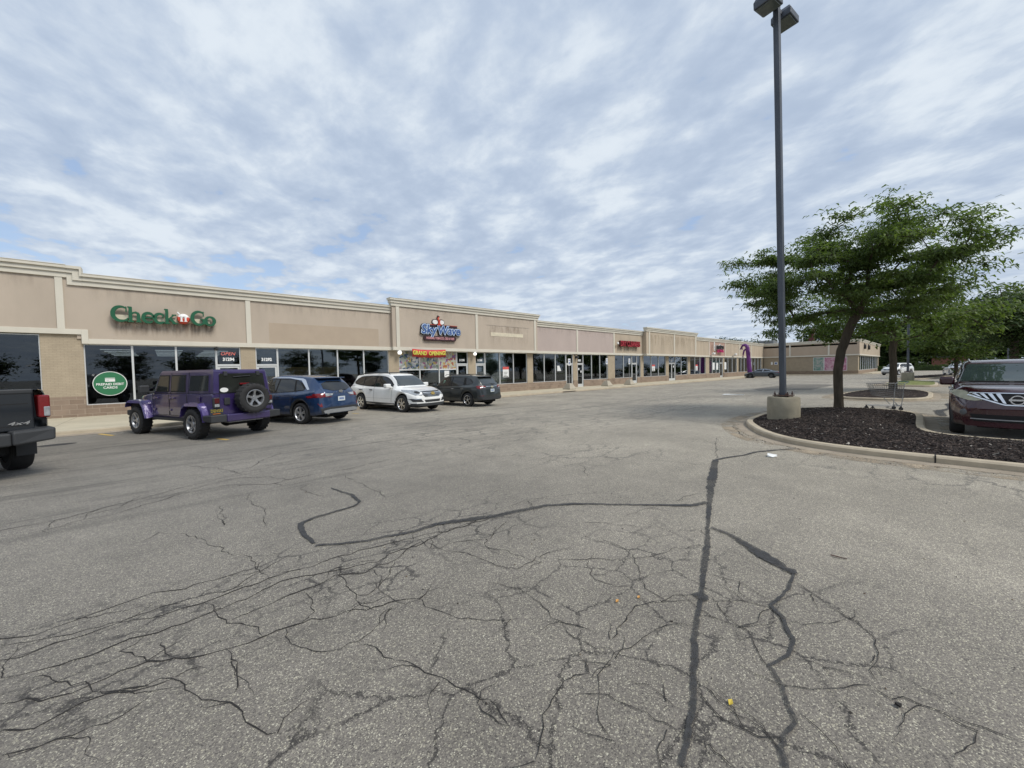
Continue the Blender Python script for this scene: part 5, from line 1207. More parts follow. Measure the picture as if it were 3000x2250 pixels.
        if nrm.dot(d) > 0: nrm = -nrm
        return p, nrm
    def decal(s, name, view, poly, m, off=.006, thick=.02, parent=None, mirror=False, rnd=0, sub_=.09, mb=None):
        for _ in range(rnd): poly = smooth_poly(poly, 1)
        bm = bmesh.new(); bm.faces.new([bm.verts.new((x, z, 0)) for x, z in poly]); bmesh.ops.triangulate(bm, faces=bm.faces)
        for _ in range(5):
            es = [e for e in bm.edges if e.calc_length() > sub_]
            if not es: break
            bmesh.ops.subdivide_edges(bm, edges=es, cuts=1); bmesh.ops.triangulate(bm, faces=[f for f in bm.faces if len(f.verts) > 3])
        bm.verts.index_update(); tops = []; bots = []
        for v in bm.verts: p, nr = s.hit(view, v.co.x, v.co.y); tops.append(p+nr*off); bots.append(p-nr*thick)
        own = mb is None; mb = mb or MB(); nv = len(tops)
        fs = [tuple(v.index for v in f.verts) for f in bm.faces]
        for e in bm.edges:
            if len(e.link_faces) == 1: a, b_ = e.verts[0].index, e.verts[1].index; fs.append((a, b_, nv+b_, nv+a))
        bm.free(); mb.add(tops+bots, fs)
        if own: return mb.build(name, m, parent or s.t, smooth=True, angle=50)
    def both(s, name, poly, m, **kw):
        s.decal(name, 'L', poly, m, **kw); s.decal(name, 'R', poly, m, **kw)
    def line(s, mb, view, pts, w_=.006, off=.004):
        for (x0, z0), (x1, z1) in zip(pts, pts[1:]):
            d = hypot(x1-x0, z1-z0); nx, nz = -(z1-z0)/d*w_, (x1-x0)/d*w_; n = max(1, int(d/.08))
            vs = []
            for i in range(n+1):
                t_ = i/n; x, z = x0+(x1-x0)*t_, z0+(z1-z0)*t_
                for sg in (-1, 1): p, nr = s.hit(view, x+nx*sg, z+nz*sg); vs.append(p+nr*off)
            mb.add(vs, [(2*i, 2*i+1, 2*i+3, 2*i+2) for i in range(n)])
    def seams(s, lines, views='LR', m=None, name='door_seam', w_=.006):
        for vw in views:
            for l in lines: mb = MB(); s.line(mb, vw, l, w_); mb.build(name, m or SEAM, s.t)
    def wheels(s, rim_m, spokes=5, twin=False, rr=.62, wd=.235, track=None, spoke_w=.05):
        tr = track or s.W/2-.02
        first = None
        for xw in (s.xf, s.xr):
            for sg in (1, -1):
                if first is None:
                    R = s.R; ri = R*rr; mb = MB()
                    mb.lathe([(ri, -wd), (R-.03, -wd), (R-.005, -wd+.03), (R, -wd*.5), (R-.005, -.035), (R-.028, -.006), (R-.06, .002), (ri+.015, -.004), (ri, -.02)], 40, 'Y')
                    wv_ = mb.build('wheel', [TYRE, WELL], s.t, smooth=True, angle=50)
                    mb = MB(); mb.lathe([(ri+.004, -.004), (ri-.010, -.002), (ri-.022, -.018), (ri-.028, -.07), (ri-.03, -wd+.02)], 36, 'Y')
                    mb.lathe([(.001, -.022), (.045, -.022), (.06, -.03), (.065, -.06), (.001, -.06)], 16, 'Y')
                    for k in range(spokes):
                        a = 2*pi*k/spokes+pi/2
                        for off in ((-.16, .16) if twin else (0,)):
                            w0, w1 = spoke_w*(.55 if twin else 1.1), spoke_w*(.42 if twin else .8); a1 = a+off
                            p0 = (cos(a)*.05, sin(a)*.05); p1 = (cos(a1)*(ri-.02), sin(a1)*(ri-.02)); dx, dz = p1[0]-p0[0], p1[1]-p0[1]; l = hypot(dx, dz); nx, nz = -dz/l, dx/l
                            vs = []
                            for (px, pz), w_, yy in ((p0, w0, -.022), (((p0[0]+p1[0])/2, (p0[1]+p1[1])/2), (w0+w1)/2.2, -.018), (p1, w1, -.012)):
                                vs += [(px+nx*w_, yy-.045, pz+nz*w_), (px+nx*w_*.75, yy, pz+nz*w_*.75), (px-nx*w_*.75, yy, pz-nz*w_*.75), (px-nx*w_, yy-.045, pz-nz*w_)]
                            mb.add(vs, [(i*4+j, i*4+j+1, i*4+j+5, i*4+j+4) for i in range(2) for j in range(3)])
                    rim = mb.build('rim', rim_m, wv_, smooth=True, angle=35)
                    mb = MB(); mb.lathe([(.001, -.10), (ri-.02, -.10)], 24, 'Y'); mb.build('brake_disc', WELL, wv_)
                    first = wv_; o = wv_
                else: o = copy_tree(first, s.t)
                o.location = (xw, sg*tr, s.R); o.rotation_euler = (0, 0, 0 if sg > 0 else pi)
        s.first_wheel = first
    def mirror(s, x, z, m, size=(.10, .13, .09), y=None):
        yy = y or s.W/2-.06
        for sg in (-1, 1):
            mb = MB(); mb.box(-size[0], size[0], -.02, size[1]*2, -size[2], size[2]); o = mb.build('mirror', m, s.t, bevel=.045, seg=3, smooth=True); o.location = (x, sg*(yy+.06), z); o.rotation_euler = (0, 0, 0 if sg > 0 else pi)
            mb = MB(); mb.box(-.04, .04, -.22, .05, -.03, .04); q = mb.build('mirror_arm', m, s.t, bevel=.01); q.location = (x, sg*(yy+.02), z-size[2]*.7); q.rotation_euler = (0, 0, 0 if sg > 0 else pi)
            mb = MB(); mb.box(-size[0]-.004, -size[0]+.001, .03, size[1]*2-.04, -size[2]+.03, size[2]-.03); g = mb.build('mirror_glass', CGLASS_L, o);
            if sg < 0: g.rotation_euler = (0, 0, pi); g.location = (0, size[1]*2-.0, 0)
    def handles(s, xs, z, m):
        for x in xs:
            for vw in 'LR':
                mb = MB()
                s.decal('door_handle', vw, [(x-.10, z-.018), (x+.10, z-.018), (x+.10, z+.018), (x-.10, z+.018)], m, off=.035, thick=.0)
    def plate(s, view, y, z, m=None, w_=.155, txt=None, off=.012, tm=None):
        h = s.L/2; sg = 1 if view == 'F' else -1
        p, n_ = s.hit(view, y, z)
        o = MB(); o.box(-.008, .004, -w_, w_, -.078, .078); q = o.build('licence_plate', m or PLATEW, s.t, bevel=.004); q.location = (p.x+sg*off, y, z); q.rotation_euler = (0, 0, 0 if sg > 0 else pi)
        mb = MB()
        for k in range(6): mb.box(.0055, .0075, -.10+k*.034, -.10+k*.034+.020, -.03, .035)
        mb.build('plate_characters', tm or BLUES, q)
    def place(s, x, y, head, dz=0.0):
        "x, y = centre on the ground; head = heading in degrees"
        a = rad(head); s.t.location = (x, y, zlot(x, y)+dz); 
        f = 1.2; zf = zlot(x+cos(a)*f, y+sin(a)*f); zr = zlot(x-cos(a)*f, y-sin(a)*f); pitch = -math.atan2(zf-zr, 2*f)
        s.t.rotation_euler = (0, pitch, a)
    def place_wheel(s, wx, wy, which, head):
        "put the given wheel's contact patch at wx, wy"
        a = rad(head); lx, ly = {'RL': (s.xr, s.W/2-.12), 'RR': (s.xr, -s.W/2+.12), 'FL': (s.xf, s.W/2-.12), 'FR': (s.xf, -s.W/2+.12)}[which]
        s.place(wx-(lx*cos(a)-ly*sin(a)), wy-(lx*sin(a)+ly*cos(a)), head)
def suv_zt(L, H, hood=.98, cowl=1.08, xc=None, rear_top=.35, ws=.75, rs=.42, nose=.66, tail=.62, rb=1.05, roof_r=.07):
    h = L/2; xc = xc if xc is not None else h-1.18
    return [(-h, tail), (-h+.03, tail+.15), (-h+.07, rb-.06), (-h+.13, rb+.04), (-h+rs, H-roof_r-.035), (-h+rs+.14, H-roof_r), (-h+rs+.8, H-.012), (-.15, H), (xc-ws-.25, H-.03), (xc-ws, H-.075), (xc-ws*.5, (H+cowl)/2+.01), (xc, cowl), (xc+.35, cowl-.035), (h-.42, hood-.03), (h-.18, hood-.09), (h-.06, hood-.17), (h-.015, nose+.05), (h, nose)]
def std_hw(L): h = L/2; return [(-h, .84), (-h+.06, .90), (-h+.25, .96), (-h+.7, .995), (0, 1), (h-.95, .99), (h-.5, .955), (h-.2, .90), (h-.05, .83), (h, .80)]
# ---------------------------------------------------------------- dark blue crossover
def glass_set(c, dlo, panes, trim=None, m=None):
    c.both('window_trim', dlo, trim or SEAM, off=.003, thick=.004, rnd=1)
    for p in panes: c.both('side_window', p, m or CGLASS, off=.007, thick=.003)
def make_escape():
    L, Wd, H = 4.6, 1.83, 1.67; h = L/2
    P = paint('paint_deep_blue', (.012, .037, .102), .3, .25)
    c = Car('parked_suv', 'dark blue crossover with silver roof trim, parked nose-in right of the purple off-roader', 'car', L, Wd, H, 2.71, .365,
            suv_zt(L, H, .96, 1.06, h-1.15, rs=.62, ws=.78, rb=1.10), [(-h, .93), (-h+.3, 1.12), (-.8, 1.05), (.4, 1.0), (h-1.1, .97), (h, .70)], std_hw(L), [(-h, .62), (-h+.3, .66), (-h+.62, .60), (0, .63), (.6, .62), (h-1.15, .74), (h-.4, .70), (h, .60)], [(-h, .36), (-h+.35, .30), (h-.5, .24), (h, .34)], .91, P, clad_z=.33, clad_arch=.05)
    glass_set(c, [(-1.62, 1.16), (-1.18, 1.47), (-.6, 1.545), (.3, 1.55), (.75, 1.43), (1.16, 1.05), (.3, 1.045), (-.9, 1.09)],
              [[(-1.02, 1.12), (-.90, 1.50), (-.20, 1.52), (-.16, 1.075)], [(-1.48, 1.17), (-1.12, 1.45), (-.98, 1.47), (-1.10, 1.14)], [(-.10, 1.075), (-.13, 1.52), (.32, 1.52), (.72, 1.39), (1.04, 1.07)]])
    c.both('roof_trim', [(-1.70, 1.18), (-1.62, 1.16), (-1.18, 1.48), (-.6, 1.56), (.3, 1.565), (.74, 1.45), (.74, 1.465), (.3, 1.59), (-.62, 1.59), (-1.22, 1.545), (-1.35, 1.50)], CHROME, off=.012, thick=.003)
    c.decal('rear_window', 'B', [(-.60, 1.12), (.60, 1.12), (.50, 1.44), (-.50, 1.44)], CGLASS, off=.008, rnd=1)
    c.decal('windshield', 'F', [(-.68, 1.10), (.68, 1.10), (.55, 1.50), (-.55, 1.50)], CGLASS, off=.006)
    mb = MB(); mb.box(-h+.42, -h+.80, -.55, .55, 1.545, 1.575); mb.build('spoiler', P, c.t, bevel=.012)
    for sg in (1, -1):
        c.decal('tail_lamp', 'B', [(sg*.90, .90), (sg*.90, 1.02), (sg*.62, 1.04), (sg*.62, .93)], TAILR, off=.02)
        c.decal('lamp_clear', 'B', [(sg*.61, .935), (sg*.61, 1.04), (sg*.33, 1.025), (sg*.36, .975)], HEADL, off=.018)
        c.decal('tail_lamp', 'L' if sg > 0 else 'R', [(-h+.02, .91), (-h+.42, .95), (-h+.38, 1.04), (-h+.05, 1.04)], TAILR, off=.014)
        c.decal('reflector', 'B', [(sg*.80, .60), (sg*.84, .72), (sg*.76, .72), (sg*.74, .60)], TAILR, off=.01)
        mb = MB(); mb.lathe([(.035, -.06), (.055, -.08), (.055, .1), (.035, .1)], 16, 'Y', closed=True); q = mb.build('exhaust_tip', CHROME, c.t, smooth=True); q.rotation_euler = (0, 0, pi/2); q.location = (-h+.12, sg*.58, .40)
        c.decal('head_lamp', 'F', [(sg*.52, .72), (sg*.82, .76), (sg*.80, .86), (sg*.50, .82)], HEADL)
    c.decal('bumper_lower', 'B', [(-.76, .38), (.76, .38), (.80, .55), (.5, .58), (-.5, .58), (-.80, .55)], CLAD, off=.018)
    c.decal('skid_plate', 'B', [(-.70, .385), (.70, .385), (.74, .47), (.5, .51), (-.5, .51), (-.74, .47)], SILVERP, off=.028)
    c.decal('grille', 'F', [(-.45, .45), (.45, .45), (.5, .78), (-.5, .78)], CLAD, rnd=1)
    c.plate('B', .0, .84, txt='EHJ 4082')
    p, n_ = c.hit('B', 0, 1.045)
    for k, chh in enumerate('ESCAPE'): mb = MB(); vs, fs = text_mesh(chh, .085, depth=.004, sx=1.5); mb.add([(p.x-.012, -x_+.30-.12*k, 1.045+y_) for x_, y_, z_ in vs], fs); mb.build('letter', CHROME, c.t)
    mb = MB(); mb.lathe([(.001, 0), (.06, .0), (.06, .012), (.001, .012)], 20, 'Y'); q = mb.build('badge', CHROME, c.t); q.rotation_euler = (0, 0, pi/2); q.location = (p.x-.008, 0, 1.10); q.scale = (1.5, 1, .7)
    mb = MB(); mb.tube([(-h+.10, -.28, 1.15), (-h+.2, -.05, 1.16), (-h+.22, .2, 1.20)], .012, 5); mb.build('wiper', CLAD, c.t)
    c.seams([[(-.13, 1.05), (-.12, .36)], [(-1.12, 1.12), (-1.0, .80), (-.86, .45), (-.86, .36)], [(.92, 1.04), (.88, .45)], [(-1.85, .78), (-1.78, .55)]])
    c.seams([[(-1.30, .86), (.9, .80)]], m=SEAM, name='body_crease', w_=.004)
    c.wheels(ALLOY, 5, True, .66); c.mirror(.92, 1.10, P); c.handles((-.28, -1.02), .93, P)
    return c
c = make_escape(); c.place_wheel(3.41, 14.45, 'RL', 116)
# ---------------------------------------------------------------- white crossover facing the lot
def make_trav():
    L, Wd, H = 5.15, 1.99, 1.75; h = L/2
    P = paint('paint_white', (.82, .825, .81), .3, 0, .9, .15)
    c = Car('parked_suv', 'white crossover facing the lot with chrome bar grille and roof rails', 'car', L, Wd, H, 3.02, .39,
            suv_zt(L, H, 1.03, 1.14, h-1.22, rs=.50, ws=.80, rb=1.10, nose=.62), [(-h, .98), (-h+.3, 1.13), (-.8, 1.10), (.4, 1.06), (h-1.1, 1.03), (h, .72)], std_hw(L), [(-h, .66), (-h+.3, .70), (-h+.6, .67), (0, .69), (.6, .68), (h-1.2, .82), (h-.4, .76), (h, .64)], [(-h, .40), (-h+.35, .30), (h-.5, .25), (h, .30)], .98, P, clad_z=.40, front_round=.20)
    glass_set(c, [(-2.12, 1.27), (-1.80, 1.58), (-1.2, 1.635), (.1, 1.64), (.62, 1.50), (1.12, 1.12), (.2, 1.11), (-1.2, 1.15)],
              [[(-2.02, 1.28), (-1.76, 1.55), (-1.30, 1.60), (-1.26, 1.19)], [(-1.20, 1.19), (-1.22, 1.60), (-.40, 1.61), (-.36, 1.145)], [(-.29, 1.145), (-.31, 1.61), (.12, 1.61), (.58, 1.46), (1.0, 1.14)]])
    c.decal('windshield', 'F', [(-.80, 1.17), (.80, 1.17), (.62, 1.62), (-.62, 1.62)], CGLASS_L, off=.008, rnd=0)
    c.decal('rear_window', 'B', [(-.62, 1.2), (.62, 1.2), (.55, 1.58), (-.55, 1.58)], CGLASS)
    c.decal('grille', 'F', [(-.50, .78), (-.42, .70), (.42, .70), (.50, .78), (.52, .93), (-.52, .93)], CLAD, off=.012)
    for k, z in enumerate((.715, .765, .815, .865, .925)):
        w0 = .42+.08*min(1, k/2); c.decal('grille_bar', 'F', [(-w0, z-.009), (w0, z-.009), (w0, z+.009), (-w0, z+.009)], CHROME, off=.035, thick=.0)
    # bow tie shaped gold emblem
    c.decal('emblem', 'F', [(-.11, .79), (-.03, .79), (-.04, .765), (.04, .765), (.03, .79), (.11, .79), (.10, .85), (.04, .85), (.04, .875), (-.04, .875), (-.04, .85), (-.12, .85)], mat('gold_emblem', (.55, .38, .12), .25, .8), off=.055, thick=0)
    for sg in (1, -1):
        c.decal('head_lamp', 'F', [(sg*.50, .82), (sg*.60, .96), (sg*.92, 1.01), (sg*.97, .94), (sg*.80, .78), (sg*.55, .76)], HEADL, off=.012)
        c.decal('head_lamp', 'L' if sg > 0 else 'R', [(h-.14, .84), (h-.62, .96), (h-.66, 1.00), (h-.3, .99), (h-.1, .92)], HEADL, off=.010)
        c.decal('lamp_lens', 'F', [(sg*.62, .84), (sg*.74, .84), (sg*.74, .94), (sg*.62, .93)], CLAD, off=.022, thick=0, rnd=1)
        c.decal('fog_recess', 'F', [(sg*.50, .48), (sg*.88, .50), (sg*.92, .60), (sg*.62, .60)], CLAD, off=.012)
        c.decal('fog_trim', 'F', [(sg*.60, .605), (sg*.93, .605), (sg*.95, .635), (sg*.60, .63)], CHROME, off=.02)
        c.decal('tail_lamp', 'B', [(sg*.70, .98), (sg*.90, 1.0), (sg*.90, 1.22), (sg*.74, 1.2)], TAILR)
        for s2 in (0,): mb = MB(); mb.tube([(.55, sg*.70, H-.055), (.45, sg*.72, H+.015), (-1.4, sg*.70, H+.01), (-1.6, sg*.68, H-.06)], .018, 6); mb.build('roof_rail', CLAD, c.t, smooth=True)
        mb = MB(); mb.box(c.xr+.5, c.xf-.5, sg*.88-.1, sg*.88+.1, .33, .375); mb.build('running_board', ALLOY, c.t, bevel=.01)
    mb = MB(); mb.box(-.3, -.25, -.7, .7, H+.0, H+.035); mb.box(-1.1, -1.05, -.7, .7, H+.0, H+.035); mb.build('roof_crossbar', CLAD, c.t)
    c.decal('lower_grille', 'F', [(-.42, .46), (.42, .46), (.46, .57), (-.46, .57)], CLAD, off=.010, rnd=0)
    c.decal('bumper_lower', 'F', [(-.86, .30), (.86, .30), (.92, .42), (-.92, .42)], CLAD, off=.014)
    c.seams([[(-.33, 1.12), (-.34, .42)], [(-1.24, 1.17), (-1.16, .86), (-.98, .60), (-.98, .42)], [(.98, 1.1), (.92, .45)]])
    c.seams([[(-1.0, .62), (.9, .60)]], name='body_crease', w_=.004, m=SILVERP)
    c.wheels(CHROME, 6, True, .66, spoke_w=.045); c.mirror(.85, 1.18, P, (.10, .13, .095)); c.handles((-.55, -1.35), .98, CLAD)
    mb = MB(); mb.tube([(c.xf-.55+h*0+.25, -.55, 1.165), (c.xf-.35, -.1, 1.15)], .012, 5); mb.tube([(c.xf-.3, .05, 1.15), (c.xf-.45, .6, 1.16)], .012, 5); mb.build('wiper', CLAD, c.t)
    return c
c = make_trav(); c.place_wheel(7.75, 15.82, 'FR', -77)
# ---------------------------------------------------------------- black crossover
def make_equinox():
    L, Wd, H = 4.65, 1.84, 1.66; h = L/2
    P = paint('paint_dark_grey', (.022, .028, .030), .3, .3)
    c = Car('parked_suv', 'near-black crossover parked nose-in, right of the white one', 'car', L, Wd, H, 2.725, .36,
            suv_zt(L, H, .98, 1.07, h-1.15, rs=.56, ws=.78, rb=1.06), [(-h, .92), (-h+.3, 1.10), (-.8, 1.05), (.4, 1.0), (h-1.1, .97), (h, .70)], std_hw(L), [(-h, .62), (-h+.3, .66), (-h+.6, .61), (0, .64), (.6, .62), (h-1.15, .74), (h-.4, .70), (h, .60)], [(-h, .36), (-h+.35, .29), (h-.5, .24), (h, .34)], .93, P, clad_z=.36)
    glass_set(c, [(-1.75, 1.20), (-1.35, 1.49), (-.6, 1.545), (.3, 1.55), (.75, 1.43), (1.16, 1.05), (.3, 1.05), (-1.2, 1.12)],
              [[(-1.66, 1.20), (-1.32, 1.46), (-1.12, 1.49), (-1.22, 1.15)], [(-1.02, 1.13), (-.98, 1.50), (-.22, 1.52), (-.18, 1.08)], [(-.12, 1.08), (-.15, 1.52), (.32, 1.52), (.72, 1.39), (1.04, 1.07)]])
    c.decal('rear_window', 'B', [(-.62, 1.14), (.62, 1.14), (.54, 1.44), (-.54, 1.44)], CGLASS_L, off=.008)
    c.decal('windshield', 'F', [(-.68, 1.10), (.68, 1.10), (.55, 1.50), (-.55, 1.50)], CGLASS)
    mb = MB(); mb.box(-h+.38, -h+.74, -.58, .58, 1.535, 1.565); mb.build('spoiler', P, c.t, bevel=.012)
    for sg in (1, -1):
        c.decal('tail_lamp', 'B', [(sg*.92, .96), (sg*.90, 1.08), (sg*.45, 1.04), (sg*.5, .97)], TAILR, off=.02)
        c.decal('lamp_clear', 'B', [(sg*.80, .975), (sg*.78, 1.01), (sg*.5, 1.0), (sg*.52, .975)], HEADL, off=.026)
        c.decal('tail_lamp', 'L' if sg > 0 else 'R', [(-h+.02, .98), (-h+.38, 1.0), (-h+.42, 1.08), (-h+.05, 1.08)], TAILR, off=.012)
        c.decal('head_lamp', 'F', [(sg*.45, .80), (sg*.82, .84), (sg*.78, .92), (sg*.45, .88)], HEADL)
        mb = MB(); mb.tube([(.5, sg*.60, H-.05), (.4, sg*.62, H+.012), (-1.25, sg*.60, H+.0), (-1.4, sg*.58, H-.06)], .015, 6); mb.build('roof_rail', CLAD, c.t, smooth=True)
        c.decal('reflector', 'B', [(sg*.82, .56), (sg*.84, .60), (sg*.66, .60), (sg*.66, .56)], TAILD, off=.01)
    c.decal('bumper_lower', 'B', [(-.84, .34), (.84, .34), (.88, .52), (-.88, .52)], CLAD, off=.018)
    c.decal('chrome_strip', 'B', [(-.44, 1.025), (.44, 1.025), (.44, 1.045), (-.44, 1.045)], CHROME, off=.02)
    c.decal('emblem', 'B', [(-.10, .99), (-.03, .99), (-.03, .97), (.03, .97), (.03, .99), (.10, .99), (.09, 1.03), (.03, 1.03), (.03, 1.05), (-.03, 1.05), (-.03, 1.03), (-.09, 1.03)], mat('gold_emblem_small', (.62, .55, .35), .25, .8), off=.03, thick=0)
    c.decal('grille', 'F', [(-.40, .60), (.40, .60), (.45, .82), (-.45, .82)], CLAD)
    c.plate('B', .0, .83, txt='EFT 721')
    mb = MB(); mb.tube([(-h+.12, -.3, 1.16), (-h+.2, .1, 1.18)], .014, 5); mb.build('wiper', CLAD, c.t)
    c.seams([[(-.15, 1.05), (-.14, .38)], [(-1.10, 1.12), (-1.0, .80), (-.86, .45), (-.86, .38)], [(.92, 1.04), (.88, .45)]])
    c.wheels(CHROME, 5, True, .64); c.mirror(.92, 1.10, P); c.handles((-.30, -1.02), .93, CHROME)
    mb = MB(); q = c.hit('L', .25, 1.30)[0]
    vs, fs = text_mesh('JY', .17, depth=.003, bold=.004, sx=.9); vs = [(x_, y_, z_) for x_, y_, z_ in vs]
    mb.add([(-x_+.42, q.y+.018+(-.36)*(y_-.0), 1.30+y_) for x_, y_, z_ in vs], fs); mb.build('window_paint', mat('window_chalk_green', (.45, .75, .60), .6), c.t)
    return c
c = make_equinox(); c.place_wheel(11.6, 16.27, 'RL', 102)
# ---------------------------------------------------------------- maroon crossover on the right
def make_murano():
    L, Wd, H = 4.82, 1.86, 1.70; h = L/2
    P = paint('paint_maroon', (.036, .004, .010), .20, .25, 1.0, .15)
    zt = [(-h, .66), (-h+.04, .85), (-h+.10, 1.05), (-h+.60, 1.58), (-h+.8, 1.62), (-.3, 1.70), (.15, 1.69), (.42, 1.63), (.85, 1.40), (1.30, 1.18), (1.40, 1.155), (1.75, 1.125), (2.05, 1.08), (2.22, 1.02), (2.33, .93), (2.385, .80), (h, .66)]
    c = Car('parked_suv', 'maroon crossover with four slanted chrome grille bars, parked facing the near mulch bed', 'car', L, Wd, H, 2.825, .385, zt,
            [(-h, .93), (-h+.3, 1.12), (-.8, 1.08), (.4, 1.02), (1.35, 1.05), (1.9, 1.0), (h, .70)], [(-h, .84), (-h+.25, .95), (-h+.7, .99), (0, 1), (h-.95, 1.0), (h-.5, .965), (h-.2, .90), (h-.05, .82), (h, .78)], [(-h, .62), (-h+.3, .68), (-h+.6, .68), (0, .72), (.6, .71), (1.30, .82), (1.9, .74), (h, .60)], [(-h, .40), (-h+.35, .30), (h-.5, .24), (h, .27)], .96, P, clad_z=.27, front_round=.30, step=.035)
    glass_set(c, [(-1.95, 1.28), (-1.45, 1.53), (-.6, 1.60), (.15, 1.60), (.62, 1.44), (1.16, 1.08), (.3, 1.06), (-1.2, 1.13)],
              [[(-1.80, 1.28), (-1.42, 1.48), (-1.2, 1.52), (-1.25, 1.18)], [(-1.12, 1.16), (-1.1, 1.54), (-.30, 1.56), (-.26, 1.09)], [(-.19, 1.09), (-.22, 1.56), (.15, 1.56), (.58, 1.41), (1.04, 1.09)]])
    WS = [(-.76, 1.20), (.76, 1.20), (.645, 1.58), (-.645, 1.58)]
    c.decal('windshield_surround', 'F', [(-.80, 1.17), (.80, 1.17), (.67, 1.60), (-.67, 1.60)], SEAM, off=.004, rnd=0)
    c.decal('windshield', 'F', WS, mat('windshield_glass', (.03, .045, .045), .03, spec=1.0, var=.3, vs=2), off=.009, rnd=0)
    c.decal('rear_window', 'B', [(-.62, 1.14), (.62, 1.14), (.54, 1.48), (-.54, 1.48)], CGLASS)
    # V-shaped grille with slanted chrome bars reaching to the lamps
    c.decal('grille', 'F', [(-.60, .93), (-.16, .745), (.16, .745), (.60, .93), (.58, .965), (-.58, .965)], SEAM, off=.010)
    for sg in (1, -1):
        for k in range(4):
            y0 = .135+k*.105; zb_ = .765+k*.040
            c.decal('grille_bar', 'F', [(sg*y0, zb_), (sg*(y0+.045), zb_+.014), (sg*(y0+.135), .952), (sg*(y0+.080), .955)], CHROME, off=.030, thick=0)
        c.decal('chrome_edge', 'F', [(sg*.0, .728), (sg*.15, .728), (sg*.20, .745), (sg*.64, .915), (sg*.62, .932), (sg*.17, .757), (sg*.0, .745)], CHROME, off=.034, thick=0)
        c.decal('head_lamp', 'F', [(sg*.40, .835), (sg*.60, .80), (sg*.80, .87), (sg*.92, .975), (sg*.88, 1.0), (sg*.66, .975)], HEADY, off=.014, rnd=1)
        c.decal('head_lamp', 'L' if sg > 0 else 'R', [(h-.36, .90), (h-.66, .98), (h-.70, 1.02), (h-.5, 1.02), (h-.33, .98)], HEADY, off=.010)
        mb = MB(); mb.lathe([(.001, .012), (.05, .01), (.06, .0), (.068, .0), (.068, -.03)], 20, 'Y'); p, n_ = c.hit('F', sg*.70, .56); q = mb.build('fog_lamp', ALLOY_D, c.t, smooth=True); q.rotation_euler = (0, 0, -pi/2+sg*.3); q.location = p
        c.decal('tail_lamp', 'B', [(sg*.60, 1.0), (sg*.90, 1.0), (sg*.90, 1.15), (sg*.7, 1.12)], TAILR)
        mb = MB(); mb.tube([(.35, sg*.60, H-.05), (.28, sg*.62, H+.012), (-1.3, sg*.60, H+.0), (-1.5, sg*.58, H-.08)], .017, 6); mb.build('roof_rail', SILVERP, c.t, smooth=True)
    c.decal('grille_top_bar', 'F', [(-.62, .957), (.62, .957), (.60, .972), (-.60, .972)], CHROME, off=.030, thick=0)
    # ring emblem with a crossbar
    p, n_ = c.hit('F', 0, .85); e = MB(); e.lathe([(.078, .0), (.098, .0), (.098, .02), (.078, .02)], 28, 'Y', closed=True); e.box(-.112, .112, .004, .026, -.017, .017); q = e.build('emblem', CHROME, c.t, smooth=True, angle=30); q.rotation_euler = (0, 0, -pi/2); q.location = (p.x+.035, 0, .85)
    c.decal('lower_intake', 'F', [(-.56, .38), (.56, .38), (.62, .53), (-.62, .53)], SEAM, off=.010)
    c.decal('intake_bar', 'F', [(-.60, .42), (.60, .42), (.60, .44), (-.60, .44)], SILVERP, off=.026, thick=0)
    c.seams([[(2.1, .84), (1.6, .86), (1.25, .83)], [(1.24, 1.04), (1.30, .84)], [(-.22, 1.08), (-.22, .36)], [(.98, 1.06), (.95, .8), (.92, .42)], [(-1.18, 1.14), (-1.1, .80), (-.9, .45)]])
    mb = MB(); c.line(mb, 'F', [(-.80, 1.03), (-.62, .985), (0, .985), (.62, .985), (.80, 1.03)], .005); mb.build('hood_seam', SEAM, c.t)
    mb = MB(); mb.tube([(1.30, -.62, 1.20), (1.34, -.05, 1.195)], .013, 5); mb.tube([(1.34, .02, 1.195), (1.28, .60, 1.21)], .013, 5); mb.build('wiper', SEAM, c.t)
    c.wheels(ALLOY, 5, False, .64, spoke_w=.06); c.mirror(.98, 1.20, P, (.09, .115, .10), y=.80); c.handles((-.35, -1.1), .95, CHROME)
    return c
c = make_murano(); c.place(15.2, -1.12, 179)
